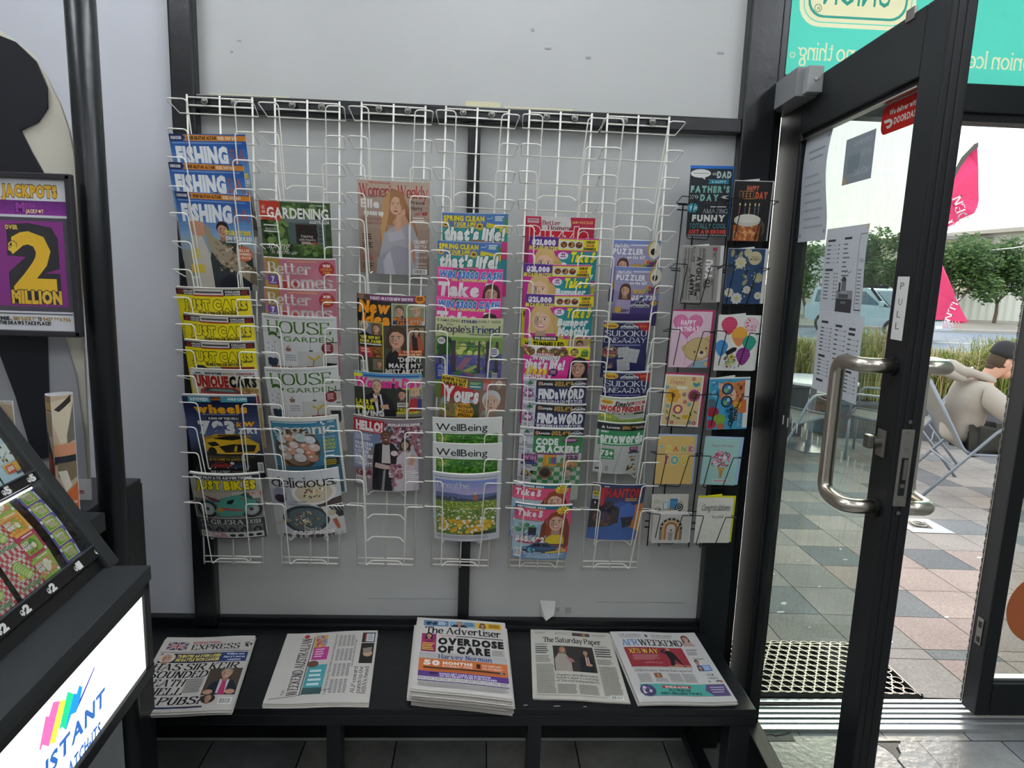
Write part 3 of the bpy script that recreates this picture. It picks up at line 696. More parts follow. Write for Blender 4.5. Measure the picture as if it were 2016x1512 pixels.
# ================================================================== MAGAZINE COVERS (units: 1/100 of the cover's width)
def cv_fishing():
    a = Art('#2b5ea9', 135); a.grad(0, 12, 100, 60, '#2b5ea9', '#7fa6cf'); a.R(0, 60, 100, 135, '#8fa9b8'); a.R(0, 80, 100, 135, '#9c9a92')
    a.P([(0, 0), (17, 0), (20, 4), (17, 9), (0, 9)], '#1b2658'); a.T('SUBSCRIBE', 2, 3, 16, 6.5, '#e8e8ea', 'k'); a.P([(19, .8), (100, 2), (100, 8.6), (19, 8.6), (22, 4.6)], '#d98a2f')
    a.T('FREE GILSTAR ALTAIR', 24, 2.8, 62, 6.8, '#1c1a1c', 'k'); a.T('REEL RRP $60', 64, 3, 88, 7, '#f4e9d4', 'b'); a.bars(3, 10.5, 94, 13, 1, '#7fa0cf', .6, 0)
    a.T('FISHING', 6, 16, 74, 38, '#eef0f2', 'k', sp=.05); a.T('SA', 76, 18, 97, 38, '#b5583f', 't')
    a.P([(12, 42), (20, 38), (34, 40), (38, 52), (30, 62), (18, 58)], '#c99478'); a.P([(16, 58), (30, 60), (40, 92), (42, 135), (14, 135), (12, 80)], '#c9c4b8')
    a.P([(44, 70), (60, 60), (80, 66), (96, 84), (98, 120), (86, 135), (40, 135), (38, 90)], '#2b343a'); a.P([(58, 62), (70, 62), (66, 76), (60, 74)], '#3c4a44')
    a.face(59, 50, 9, '#d2a084', '#2a221c', 0, 0, .4)
    a.P([(33, 46), (40, 44), (46, 60), (66, 74), (84, 92), (97, 104), (99, 118), (92, 124), (72, 108), (52, 98), (38, 76)], '#a0937c'); a.blobs(44, 66, 92, 112, 60, ['#5c503f', '#7b6a4d', '#c7b79a', '#8d5f4a'], 1, 2.6); a.P([(92, 104), (100, 100), (100, 128), (90, 122)], '#6f6350')
    a.T('TURF TIME', 62, 50, 97, 56, '#f0d73a', 'k'); a.T('ON YORKES!', 62, 58, 98, 63.5, '#f4f4f2', 'k'); a.bars(62, 65, 96, 68, 1, '#d5e2ee', .6, 0)
    a.E(86, 82, 11, 11, '#cf6a38'); a.T('BLUE', 79, 75, 93, 79, '#f6e9dc', 'b'); a.T('SWIMMERS', 77, 80.5, 95, 84, '#f6e9dc', 'b'); a.T('5 WAYS!', 78, 85.5, 94, 89.5, '#f6e9dc', 'b')
    a.bars(12, 78, 24, 92, 4, '#e2c93a', .6); a.R(10, 100, 28, 112, '#d9bd3c'); a.P([(48, 122), (62, 112), (80, 116), (92, 128), (92, 135), (46, 135)], '#191d2c'); a.barcode(10, 118, 9, 17)
    a.P([(22, 9), (34, 9), (46, 60), (34, 60)], '#5e86c0') if 0 else None
    return a
def cv_justcars():
    a = Art('#f0df1e', 135); a.R(0, 0, 100, 2.5, '#b9b2a8'); a.R(0, 2.5, 100, 11, '#1a1719'); a.R(25, 2.5, 66, 11, '#dcd6d0'); a.R(25, 10, 66, 12, '#b5251f')
    for x in (2, 6): a.P([(x, 4), (x+2, 4), (x+5, 7), (x+2, 10), (x, 10), (x+3, 7)], '#b5251f'); a.P([(100-x, 4), (98-x, 4), (95-x, 7), (98-x, 10), (100-x, 10), (97-x, 7)], '#b5251f')
    for x0, x1 in ((11, 24), (68, 88)): a.T('CHICANE', x0, 4, x1, 6.5, '#e9e5e2', 'k'); a.T('AUCTIONS', x0, 7.6, x1, 10, '#e9e5e2', 'k')
    a.bars(27, 5, 64, 8, 1, '#4b474a', .8, 0); a.T('JUST CARS', 9, 17, 95, 31, '#f0df1e', 'k', ol='#151313', sp=.06); a.T('& HOT RODS', 80, 30, 95, 32.5, '#1a1a1a', 'k')
    a.T('CELEBRATING OUR 350TH ISSUE', 28, 34, 80, 38, '#1a1a1a', 'k')
    a.car(8, 38, 26, '#3a3c3d'); a.R(4, 40, 98, 60, '#8c7d2b') if 0 else None
    a.P([(30, 44), (52, 39), (96, 40), (98, 60), (28, 60)], '#8a2a2a'); a.P([(34, 40), (46, 39), (60, 48), (58, 62), (30, 60)], '#b7b9bb'); a.E(46, 47, 7, 3.5, '#3a3d42'); a.P([(4, 46), (28, 44), (30, 60), (2, 60)], '#c2a92a'); a.E(80, 58, 12, 7, '#d9c32c'); a.E(80, 60, 8, 5, '#1a1a1c'); a.E(14, 56, 7, 5, '#1c1c1e')
    a.R(0, 62, 100, 135, '#e2d22a'); a.car(10, 70, 80, '#9c2b2b'); a.car(16, 100, 60, '#41556e'); return a
def cv_uniquecars():
    a = Art('#d9cfae', 135); a.R(0, 0, 100, 3, '#c7c5c1'); a.R(0, 2, 100, 11, '#d9dad8'); a.car(2, 5, 20, '#c9cbcd'); a.T('SHOWTIME', 22, 5, 47, 8.5, '#23252b', 'k'); a.T('NOOSA', 49, 5, 66, 8.5, '#b59a5a', 'k'); a.T('CONCOURS', 68, 5, 95, 8.5, '#8a2f2f', 'k')
    a.T('UNIQUE', 6, 11, 56, 28, '#a62025', 'k', sp=.04); a.T('CARS', 57, 11, 97, 28, '#17181b', 'k', sp=.04); a.blobs(60, 28, 100, 44, 30, ['#c9b36a', '#b99b52'], 2, 5)
    a.P([(12, 34), (20, 29), (64, 29), (76, 38), (98, 40), (99, 60), (10, 60)], '#a93c40'); a.P([(16, 37), (22, 31), (62, 31), (72, 38)], '#2e3d3a'); a.P([(24, 35), (30, 32), (60, 32), (66, 37)], '#6f8a7e'); a.R(12, 40, 98, 42, '#c9c2c0'); a.E(24, 56, 8, 8, '#1a1a1c'); a.E(84, 56, 8, 8, '#1a1a1c'); a.R(0, 64, 100, 135, '#b9a36a'); return a
def cv_wheels():
    a = Art('#24335f', 135); a.grad(0, 8, 100, 60, '#1c2344', '#54608c'); a.grad(0, 60, 100, 92, '#54608c', '#2b3048'); a.R(0, 92, 100, 135, '#1a1a1d'); a.R(0, 0, 100, 2.5, '#cfcfd2')
    a.R(8, 3, 38, 11, '#4aa7b5'); a.T('REVIVED!', 11, 4.5, 35, 9, '#f2f4f2', 'k'); a.R(52, 3, 88, 11, '#4aa7b5'); a.T('FORD CAPRI', 62, 4.5, 87, 8, '#f2f4f2', 'k'); a.car(37, 3, 17, '#b8662e')
    a.T('wheels', 14, 15, 86, 27, '#efab1e', 'k', sp=.05); a.bars(24, 29, 74, 31, 1, '#8d94b5', .6, 0); a.R(30, 32.5, 75, 38.5, '#11131c'); a.T('KING OF THE HILL!', 32, 34, 73, 37.2, '#e9e9ea', 'k')
    a.T('793', 16, 40, 66, 59, '#e8e8e4', 'k', sp=.06); a.T('kW', 68, 41, 93, 48, '#efab1e', 'k', it=.2); a.T('ZR1', 69, 51, 95, 59, '#e8e8e4', 'k')
    a.P([(18, 76), (24, 66), (38, 60), (66, 60), (78, 64), (96, 76), (96, 86), (88, 92), (40, 92), (22, 88)], '#d5ac22'); a.P([(34, 68), (42, 61), (68, 61), (76, 67), (60, 70)], '#15161a'); a.P([(40, 80), (60, 76), (92, 78), (88, 88), (48, 90)], '#23211c'); a.P([(24, 74), (36, 72), (42, 78), (30, 80)], '#2a2620'); a.P([(62, 80), (66, 78), (64, 88), (60, 88)], '#d5ac22'); a.E(30, 88, 6, 7, '#111113'); a.P([(18, 70), (20, 64), (84, 62), (88, 65), (60, 62)], '#a8861c')
    a.T('THE FASTEST CORVETTE EVER', 20, 95, 88, 98, '#6b6552', 'b'); a.T('IS TO COME TO AUSTRALIA', 24, 99, 76, 102.5, '#d8ac2a', 'b'); a.car(24, 105, 30, '#a3262c'); a.car(54, 107, 26, '#31456f'); a.E(55, 107, 3, 2.4, '#e8e8e4'); a.T('THE LATEST', 22, 119, 50, 123, '#e8e8e8', 'b'); a.bars(52, 120, 80, 122, 1, '#6f7278', .7, 0); a.barcode(90, 106, 8, 17); return a
def cv_justbikes():
    a = Art('#a9a89f', 112); a.grad(0, 8, 100, 40, '#c5c2b4', '#8f8f8a'); a.R(0, 0, 100, 2, '#d0cfca'); a.P([(0, 2), (100, 2), (100, 9), (0, 9)], '#1a1f33'); a.T('FREE PRIVATE ADVERTISING', 6, 3.6, 90, 7.4, '#e8e8e8', 'k')
    a.T('JUST BIKES', 8, 11, 94, 25, '#e9d81c', 'k', ol='#14130f', sp=.05); a.R(2, 36, 98, 74, '#6b6d68'); a.R(2, 30, 98, 42, '#bdb9a9')
    for i in range(6): a.R(4, 30+i*2.4, 60, 30.8+i*2.4, '#8a6f62')
    for x, y in ((20, 60), (84, 60)): a.E(x, y, 15, 15, '#17181a', 24); a.E(x, y, 11, 11, '#8d9092', 20); a.E(x, y, 9, 9, '#a9acad', 20); a.E(x, y, 3, 3, '#3a3c3e')
    a.P([(16, 42), (34, 46), (44, 40), (58, 36), (70, 34), (90, 46), (96, 54), (84, 56), (76, 62), (70, 70), (40, 72), (30, 64), (38, 52)], '#4d9a8b'); a.P([(18, 36), (38, 42), (42, 46), (30, 48)], '#6f4550'); a.P([(52, 44), (62, 42), (58, 50), (50, 50)], '#1c2322'); a.P([(40, 56), (72, 60), (70, 63), (40, 60)], '#b34a4a'); a.P([(36, 56), (44, 58), (42, 66), (34, 62)], '#b98a3c'); a.P([(70, 34), (80, 30), (88, 40), (86, 44)], '#2d5a56'); a.L([(70, 40), (80, 44)], 1.4, '#b7473f')
    a.R(82, 32, 100, 36, '#b3262b'); a.T('£1,300', 84, 32.8, 98, 35.2, '#f0e6e2', 'k')
    a.R(0, 76, 100, 112, '#37383b'); a.T('GILERA', 22, 78, 70, 86, '#d8d6cf', 'S'); a.T('SX125', 74, 78.5, 95, 85, '#b9b7b2', 'k', ol='#141416'); a.T('1991', 6, 79, 18, 84, '#8d8c88', 'k')
    for i in range(5): a.R(6+i*18.5, 87, 23+i*18.5, 99, '#6f7072'); a.E(11+i*18.5, 96, 2.6, None, '#202022', 10); a.E(19+i*18.5, 96, 2.6, None, '#202022', 10); a.P([(10+i*18.5, 94), (14+i*18.5, 90), (20+i*18.5, 92), (18+i*18.5, 95)], '#2c2d31')
    a.R(4, 100, 97, 110, '#d2d2cd'); a.barcode(4, 99, 12, 11); a.P([(20, 101), (40, 101), (46, 109), (24, 109)], '#cfa0a6')
    for i in range(7): a.L([(20+i*3, 101), (26+i*3, 109)], .6, '#8f3d49')
    a.T('FREE', 24, 102.5, 34, 106, '#f4e4e6', 'k', ol='#5f2630')
    for x in (52, 64, 78, 90): a.E(x, 105.5, 4.6, 2.6, '#1c1d20', 10)
    return a
def cv_gardening():
    a = Art('#39512c', 133); a.blobs(0, 0, 100, 78, 150, ['#2c4422', '#4c6a35', '#5f7f3e', '#22351c', '#74904c'], 2, 7); a.R(40, 24, 92, 60, '#4b5b5a'); a.P([(34, 24), (98, 22), (98, 28), (36, 29)], '#6c7476'); a.R(50, 31, 80, 60, '#2a1a15'); a.P([(80, 30), (92, 29), (92, 62), (80, 62)], '#5d6b6a')
    for i in range(4): a.R(82, 34+i*6, 90, 38+i*6, '#3f4b4b')
    a.R(62, 56, 80, 66, '#8a3b30'); a.R(66, 54, 76, 60, '#a24a38'); a.blobs(54, 58, 98, 78, 60, ['#2f4a25', '#496b33', '#6a8a44'], 2, 5); a.E(66, 46, 15, 12, '#1d1512')
    a.R(0, 0, 30, 27, '#bf3f2c'); a.T('ABC', 3, 6, 8, 12, '#f2e6de', 'r'); a.bars(3, 14, 8, 18, 2, '#f0d8d0', .6, 0)
    a.T('GARDENING', 10, 8, 97, 23, '#f1f0ea', 'b', sp=.06); a.T('AUSTRALIA', 70, 25, 98, 29.5, '#ecebe2', 'b'); a.T('SEPTEMBER', 72, 3, 94, 5, '#d9dcd0', 'r')
    a.T('Painting', 57, 46, 74, 49.5, '#ece4d6', 's'); a.T('with flowers', 54, 51, 77, 54.5, '#ece4d6', 's'); a.bars(57, 56, 74, 60, 2, '#cfc4b6', .6)
    a.T('spring', 6, 56, 38, 68, '#eef0e6', 't', it=.35); a.T('is in the air', 12, 70, 50, 75, '#eef0e6', 's', it=.2); a.T('wattle', 6, 37, 22, 41, '#eceee2', 's'); a.bars(4, 33, 26, 36, 1, '#dfe3d4', .7); a.bars(4, 42, 28, 45, 1, '#dfe3d4', .7)
    a.R(0, 78, 100, 133, '#3a522c'); return a
def cv_bhg():
    a = Art('#b96f80', 130); a.R(0, 0, 100, 1.5, '#d9cfcc'); a.P([(2, 1), (22, 1), (28, 40), (4, 40)], '#a88a3a'); a.E(20, 44, 18, 12, '#a03038'); a.E(38, 40, 9, 7, '#b8392f'); a.E(8, 40, 10, 9, '#c99a3e')
    a.T('Better', 5, 6, 66, 23, '#f3eee9', 'S', sp=.02); a.T('Homes', 20, 24, 94, 43, '#f3eee9', 'S', sp=.02); a.T('and Gardens', 42, 44.5, 96, 50, '#f3eee9', 'S'); a.bars(34, 4, 74, 6, 1, '#e0b060', .6, 0)
    a.R(4, 25, 18, 39, '#6a4f9e'); a.T('7', 9, 27, 14, 34, '#f2f0f4', 'k'); a.bars(6, 35.5, 16, 37.5, 1, '#d9d2e8', .7, 0); a.E(87, 15, 10.5, 10.5, '#a91f2a', 24); a.T('WIN', 82, 8, 92, 12, '#f6efe9', 'k'); a.T('ORIGINAL', 79, 13.5, 95, 16.5, '#e0a23a', 'b'); a.T('YEAR!', 82, 18, 92, 21.5, '#e0a23a', 'k')
    a.blobs(4, 50, 96, 128, 60, ['#c98a52', '#a84a3e', '#8a9a4a', '#d9c9a8', '#c26a70'], 3, 10); return a
def cv_house():
    a = Art('#d3d4d2', 133); a.R(0, 0, 100, 1.5, '#e6e6e4'); a.T('AUSTRALIAN', 3, 3, 24, 5.2, '#4a5a3c', 'b'); a.bars(28, 3.5, 96, 5, 1, '#a9ada6', .6, 0)
    a.T('HOUSE', 6, 8, 92, 25, '#4f7a2c', 's', sp=.03); a.T('&', 7, 24, 25, 38, '#3f6a24', 'k'); a.T('GARDEN', 28, 29, 95, 36.5, '#4f7a2c', 'r', sp=.12)
    a.P([(2, 36), (15, 36), (16, 64), (3, 64)], '#bfae98'); a.P([(2, 36), (14, 36), (14.6, 62), (3, 62)], '#d3d6da')
    for x, y in ((5, 40), (11, 44), (5, 48), (10, 51)): a.P([(x, y), (x+2, y+1), (x+1, y+3)], '#3f4f74')
    a.R(46, 50, 100, 84, '#c4c4c0'); a.L([(64, 34), (64, 48)], .4, '#4a4a48'); a.R(62, 48, 67, 50, '#2c2c2c'); a.L([(33, 43), (33, 46), (36, 42)], .8, '#8a5a48'); a.P([(30, 46), (38, 46), (37, 51), (31, 51)], '#8f6a58'); a.bars(29, 56, 44, 66, 3, '#9aa0a6', .5)
    a.E(87, 45, 8.5, 8.5, '#7a1c26', 24); a.bars(82, 40, 92, 50, 4, '#d9b5b5', .5); a.R(84, 36, 100, 37.5, '#2a2a2c'); a.R(94, 38, 100, 50, '#bfb4a8'); a.bars(93, 54, 100, 57, 1, '#5a5a5a', .7)
    a.R(8, 74, 56, 86, '#b9a7a0')
    for i in range(16): a.R(9+i*3, 73+(i % 5 == 0), 10.6+i*3, 86, '#7a2f3c')
    a.R(29, 70, 32, 86, '#d3d4d2'); a.E(11, 70, 7, 5, '#22304a'); a.E(15, 66, 4, 4, '#2f3f5f'); a.E(8, 66, 4, 4, '#22304a')
    a.R(48, 78, 96, 86, '#3c4228'); a.P([(54, 74), (82, 72), (84, 75), (58, 76)], '#8a5a40'); a.L([(66, 73), (68, 62), (62, 58)], .9, '#6a5a30'); a.L([(68, 64), (74, 58)], .9, '#6a5a30')
    for x, y in ((62, 58), (66, 60), (72, 59), (75, 57), (69, 62)): a.E(x, y, 2, 1.6, '#d3b02c', 8)
    for i in range(5): a.E(60+i*4, 73, 2, 1.6, '#8f3026', 8)
    a.P([(84, 66), (98, 68), (98, 73), (85, 72)], '#1c1c20'); a.P([(92, 72), (98, 72), (97, 84), (90, 84)], '#1c1c20'); a.R(0, 86, 100, 133, '#bdb7ac'); return a
def cv_organic():
    a = Art('#e4e2da', 130); a.R(3, 6, 97, 128, '#3f84a0'); a.R(3, 6, 97, 10, '#2f7590'); a.bars(5, 7.2, 70, 9, 1, '#d5e3e6', .8, 0); a.T('ABC', 84, 7, 94, 9.6, '#e8f0f0', 'b'); a.E(76, 8.6, 1.8, 1.8, '#e8f0f0', 10)
    a.E(38, 50, 33, 34, '#5c4a36', 26); a.blobs(6, 20, 70, 80, 40, ['#7a6040', '#9a7c52', '#4a3a28'], 1.5, 4); a.E(38, 50, 27, 28, '#8a6f58', 24)
    eg = ['#cfd3d8', '#d19a7c', '#b7d0cc', '#d6dade', '#e4d8d0', '#cf9a7e', '#d9c3b6', '#c9d6d8', '#d2a088', '#e1dcd6', '#c2b4ac', '#d98a6c', '#d8d4d2', '#b98a76']
    for (x, y, r_), c in zip(((16, 36, 7), (27, 33, 7), (44, 32, 9), (57, 36, 8), (33, 44, 7), (49, 47, 8), (62, 49, 8), (17, 50, 7), (28, 54, 8), (41, 54, 6), (20, 63, 8), (55, 58, 7), (40, 65, 9), (58, 66, 8)), eg): a.E(x, y, r_*1.1, r_*.86, '#5a483c', 16, random.random()); a.E(x, y-.6, r_*1.05, r_*.8, c, 16, .3); a.E(x-r_*.25, y-r_*.35, r_*.35, r_*.2, '#eceae6', 8)
    a.T('organic', 5, 10, 94, 26.5, '#f3f1ea', 'S', sp=.02); a.T('GARDENER', 7, 27, 30, 30, '#f3f1ea', 'k')
    a.T('5 WAYS TO', 75, 31, 92, 34, '#f0efe8', 'r')
    for i, t in enumerate(('GROW', 'MORE', 'FOOD')): a.T(t, 75, 36+i*6, 92, 40.5+i*6, '#d6d432', 'b')
    a.bars(75, 55, 93, 58, 1, '#e6ecea', .7); a.bars(76, 62, 92, 66, 1, '#cfdfe2', .6); a.R(74, 68, 95, 84, '#20242a'); a.bars(76, 70, 94, 80, 3, '#c9b23a', .6); a.bars(76, 82, 94, 85, 1, '#d9d9d4', .6); a.R(3, 80, 97, 128, '#3a6a7c'); return a
def cv_delicious():
    a = Art('#cfd0d2', 112); a.R(0, 0, 100, 20, '#d8d9dc')
    for i in range(5): a.L([(10+i*22, 0), (6+i*24, 20)], .4, '#b0b2b8')
    a.P([(0, 30), (30, 28), (40, 54), (0, 60)], '#b9bac0'); a.E(14, 40, 10, 13, '#8d8fa0'); a.E(14, 46, 9, 7, '#3a2836'); a.P([(62, 54), (100, 46), (100, 66), (70, 62)], '#4a3a34')
    def plate(x, y, rx, ry, rim, inn):
        a.E(x, y, rx, ry, rim, 26); a.E(x, y, rx*.84, ry*.82, inn, 24)
        for _ in range(24):
            t = random.random()*6.3; q = random.random()*.55; cx = x+rx*q*math.cos(t); cy = y+ry*q*math.sin(t)
            a.ring(cx, cy, 1.6, 2.6, t, t+3, random.choice(['#e0c98c', '#cfae66', '#d9bd7a', '#eadcb0'])); a.l -= 1
        a.l += 1
        a.blobs(x-rx*.5, y-ry*.5, x+rx*.5, y+ry*.5, 26, ['#4a2a38', '#efe9dc', '#7a3a34', '#5a6a34'], .7, 1.8)
    plate(63, 36, 31, 20, '#e9e6e0', '#d3c8ae'); plate(47, 80, 34, 24, '#2f3c42', '#56666a')
    a.P([(70, 60), (100, 58), (100, 84), (84, 88)], '#d9d7d2')
    for i in range(4): a.P([(80+i*5, 60), (83+i*5, 60), (97+i*3, 80), (94+i*3, 82)], '#2c2e34')
    a.P([(84, 84), (90, 82), (94, 100), (90, 102)], '#b25a34'); a.E(84, 72, 6, 5, '#cdbfa0'); a.L([(2, 92), (26, 82)], 1.2, '#c9b48c'); a.L([(2, 89), (24, 80)], 1.2, '#c9b48c')
    a.T('delicious.', 4, 10, 95, 26, '#2a2420', 's', sp=.02); a.T('favourites', 26, 53, 56, 57, '#5a5550', 's'); a.T('our time', 30, 48, 52, 51, '#5a5550', 's'); a.T('Pasta', 42, 93, 66, 102, '#f4efe6', 's', it=.2); a.T('COOKBOOK', 26, 100, 88, 107, '#f6f4ee', 'k', sp=.08); a.blobs(0, 106, 100, 112, 30, ['#3a3640', '#b9b4b0', '#5a4a50'], 2, 4); return a
def cv_womens():
    a = Art('#b49a88', 131); a.grad(0, 0, 100, 131, '#bfa796', '#8d7464'); a.T("Women's Weekly", 2, 5, 98, 22, '#b8242e', 's', sp=.01); a.T('THE AUSTRALIAN', 16, 1.8, 46, 4, '#b8242e', 'b')
    H = '#a87850'
    a.P([(40, 18), (50, 10), (62, 14), (70, 32), (78, 52), (84, 70), (78, 80), (66, 60), (40, 60), (46, 90), (34, 100), (30, 80), (32, 50)], H); a.P([(36, 26), (46, 12), (44, 40), (38, 70), (40, 94), (33, 92), (31, 60)], '#c79a68'); a.P([(66, 30), (72, 50), (84, 74), (76, 80), (68, 56)], '#8a5e3c')
    a.P([(30, 100), (36, 72), (46, 64), (66, 54), (76, 58), (86, 84), (84, 131), (26, 131)], '#a9a6ae'); a.P([(62, 40), (72, 56), (56, 66), (48, 56)], '#c99878')
    a.P([(54, 46), (60, 44), (60, 68), (52, 70)], '#d1a486'); a.P([(40, 72), (62, 66), (66, 78), (44, 84)], '#b9b6be'); a.P([(70, 84), (76, 82), (82, 108), (78, 114)], '#b48468'); a.P([(26, 108), (50, 88), (72, 92), (74, 131), (24, 131)], '#9b98a2'); a.P([(34, 112), (44, 96), (52, 131), (36, 131)], '#b6b3bc')
    a.E(53, 33, 8.5, 12.5, '#d8ab8e'); a.P([(60, 40), (66, 36), (67, 44), (60, 48)], '#d1a486')
    for q in (-1, 1): a.E(53+q*3.4, 31.5, 1.6, .8, '#f0e6dc', 8); a.E(53+q*3.4, 31.5, .9, .8, '#3a3028', 8); a.L([(53+q*3.4-2, 29.4), (53+q*3.4+2, 29)], .7, '#6a4a34')
    a.P([(53, 32), (54.4, 37), (52, 37)], '#b98a70'); a.E(53, 40.5, 3, 1.2, '#a84f4a', 10); a.P([(45, 26), (48, 16), (56, 15), (62, 24), (60, 36), (58, 22), (52, 18), (47, 26), (45, 40)], H)
    a.T('Elle', 4, 25, 30, 37, '#f2eeea', 'b'); a.T('opens up', 8, 40, 36, 47, '#f4f1ee', 'k'); a.T('EXCLUSIVE', 4, 20, 26, 23, '#7a5a5a', 'r'); a.T('I get stronger', 4, 50, 34, 54, '#a8565a', 's'); a.T('than ever', 10, 56, 34, 60, '#a8565a', 's')
    a.T('Prince', 74, 25, 93, 30, '#2a2628', 'r'); a.T('Harry', 74, 32, 90, 38, '#2a2628', 'r'); a.T('at 40', 80, 40, 96, 45, '#b8242e', 's', it=.2); a.bars(76, 48, 96, 55, 2, '#e8e0d8', .5); a.T('CRUMBY', 78, 80, 98, 85, '#ece4dc', 'b'); a.T('BATTLE', 80, 87, 96, 91, '#ece4dc', 'b'); a.bars(80, 94, 97, 99, 2, '#e6ddd4', .5)
    a.T('Rise of the', 80, 103, 97, 107, '#f2ede8', 's'); a.T('fashion', 82, 112, 96, 115.5, '#f2ede8', 's'); a.T('movement', 80, 117, 97, 120, '#f2ede8', 's'); a.barcode(77, 122, 20, 8)
    for i, y in enumerate((74, 86, 104, 116)): a.bars(5, y, 20, y+9, 3, '#4a3834' if i != 2 else '#b04048', .5)
    return a
def cv_newidea():
    a = Art('#6c6a5e', 129); a.P([(0, 0), (18, 0), (18, 4), (0, 8)], '#a98a78'); a.R(0, 0, 100, 129, '#4d5040'); a.R(0, 8, 50, 48, '#23251f'); a.E(6, 4, 5, 5, '#8d6a56'); a.E(16, 5, 5, 6, '#5a4a40'); a.P([(18, 1), (100, 1), (100, 10), (20, 9)], '#7d2a6a'); a.T('11 MUST-WATCH NEW SHOWS!', 20, 3, 82, 7.5, '#f4e9f0', 'k')
    a.E(92, 5, 7.5, 6.5, '#e58a24'); a.bars(87, 2, 97, 8, 2, '#3a1f1a', .6)
    a.R(51, 12, 99, 45, '#e6e4da'); a.R(52, 13, 98, 44, '#8d9a72'); a.P([(52, 44), (54, 34), (66, 30), (76, 38), (78, 44)], '#2a3a66'); a.face(62, 24, 7, '#d3a48a', '#6a5440', 0); a.P([(74, 44), (78, 34), (90, 32), (98, 38), (98, 44)], '#c9c2c8'); a.face(87, 24, 7, '#dbae92', '#b59468', 0, 1); a.P([(76, 18), (98, 14), (98, 18), (78, 21)], '#c9b89a')
    a.T('WILLS BEGS FOR', 53, 33, 97, 38, '#e5842a', 'k', ol='#4a1c14'); a.T("ZARA'S HELP!", 58, 39.5, 94, 44.2, '#e5842a', 'k', ol='#4a1c14')
    a.T('New', 2, 10, 48, 27, '#f29a1c', 'k', it=.12, sp=.02); a.T('Idea', 6, 29, 48, 45, '#f29a1c', 'k', it=.12, sp=.02)
    a.R(2, 42, 38, 74, '#d8cf3a'); a.R(3, 43, 20, 62, '#7a8094'); a.face(10, 50, 6.5, '#d8b09a', '#cfcfcf', 0, 0, 0, fringe=0); a.R(20, 43, 37, 64, '#6a6a62'); a.face(28, 52, 6, '#d3a58a', '#7a5236', 1.6, 1); a.P([(3, 62), (10, 57), (20, 62)], '#20242e')
    a.R(2, 62, 37, 80, '#1d1f1a'); a.T("'GET OFF MY", 3, 64, 34, 68.5, '#e8dc3a', 'k'); a.T('SHOW, PAIGE!', 3, 70, 35, 74.5, '#e8dc3a', 'k'); a.bars(3, 76, 36, 79, 1, '#d9d9d2', .7, 0)
    a.R(2, 82, 22, 98, '#c4453a'); a.bars(4, 84, 20, 92, 2, '#f0b8a8', .6); a.bars(4, 93, 20, 97, 1, '#7a3a80', .8); a.R(22, 80, 37, 98, '#8a5a2c'); a.blobs(22, 80, 37, 98, 16, ['#5a3418', '#b07a38', '#7a4a20'], 1, 3)
    a.barcode(3, 104, 9, 18); a.R(22, 100, 37, 118, '#7a7466'); a.face(32, 108, 4.5, '#c99a80', '#7a5a40', 1.4); a.L([(38, 44), (38, 124)], 1.2, '#d8d23a')
    a.P([(42, 124), (44, 92), (52, 82), (66, 86), (96, 112), (98, 124)], '#1a191b'); a.face(58, 66, 14, '#d4a384', '#4a3626', 1.1, 0, -.3, '#b06a5c'); a.P([(42, 96), (56, 84), (70, 96), (72, 124), (42, 124)], '#19181a')
    a.R(74, 48, 98, 84, '#9a7a58'); a.P([(76, 84), (80, 64), (92, 60), (98, 84)], '#b4532e'); a.face(87, 55, 4.5, '#c99a7c', '#3a2a20', 1.6); a.P([(80, 60), (88, 64), (90, 84), (82, 84)], '#171517')
    a.R(64, 84, 97, 88, '#c93a2c'); a.R(60, 88.5, 96, 93, '#c93a2c'); a.T('DAD WARNS', 68, 84.6, 95, 87.6, '#f3e6a0', 'b'); a.T('DAUGHTER MIA', 62, 89.3, 95, 92.4, '#f3e6a0', 'b')
    a.T("'DON'T", 60, 95, 96, 102.5, '#efeae6', 'b'); a.T('MAKE MY', 46, 105, 95, 112.5, '#efeae6', 'b'); a.T("MISTAKES!'", 41, 114.5, 97, 123, '#efeae6', 'b'); return a
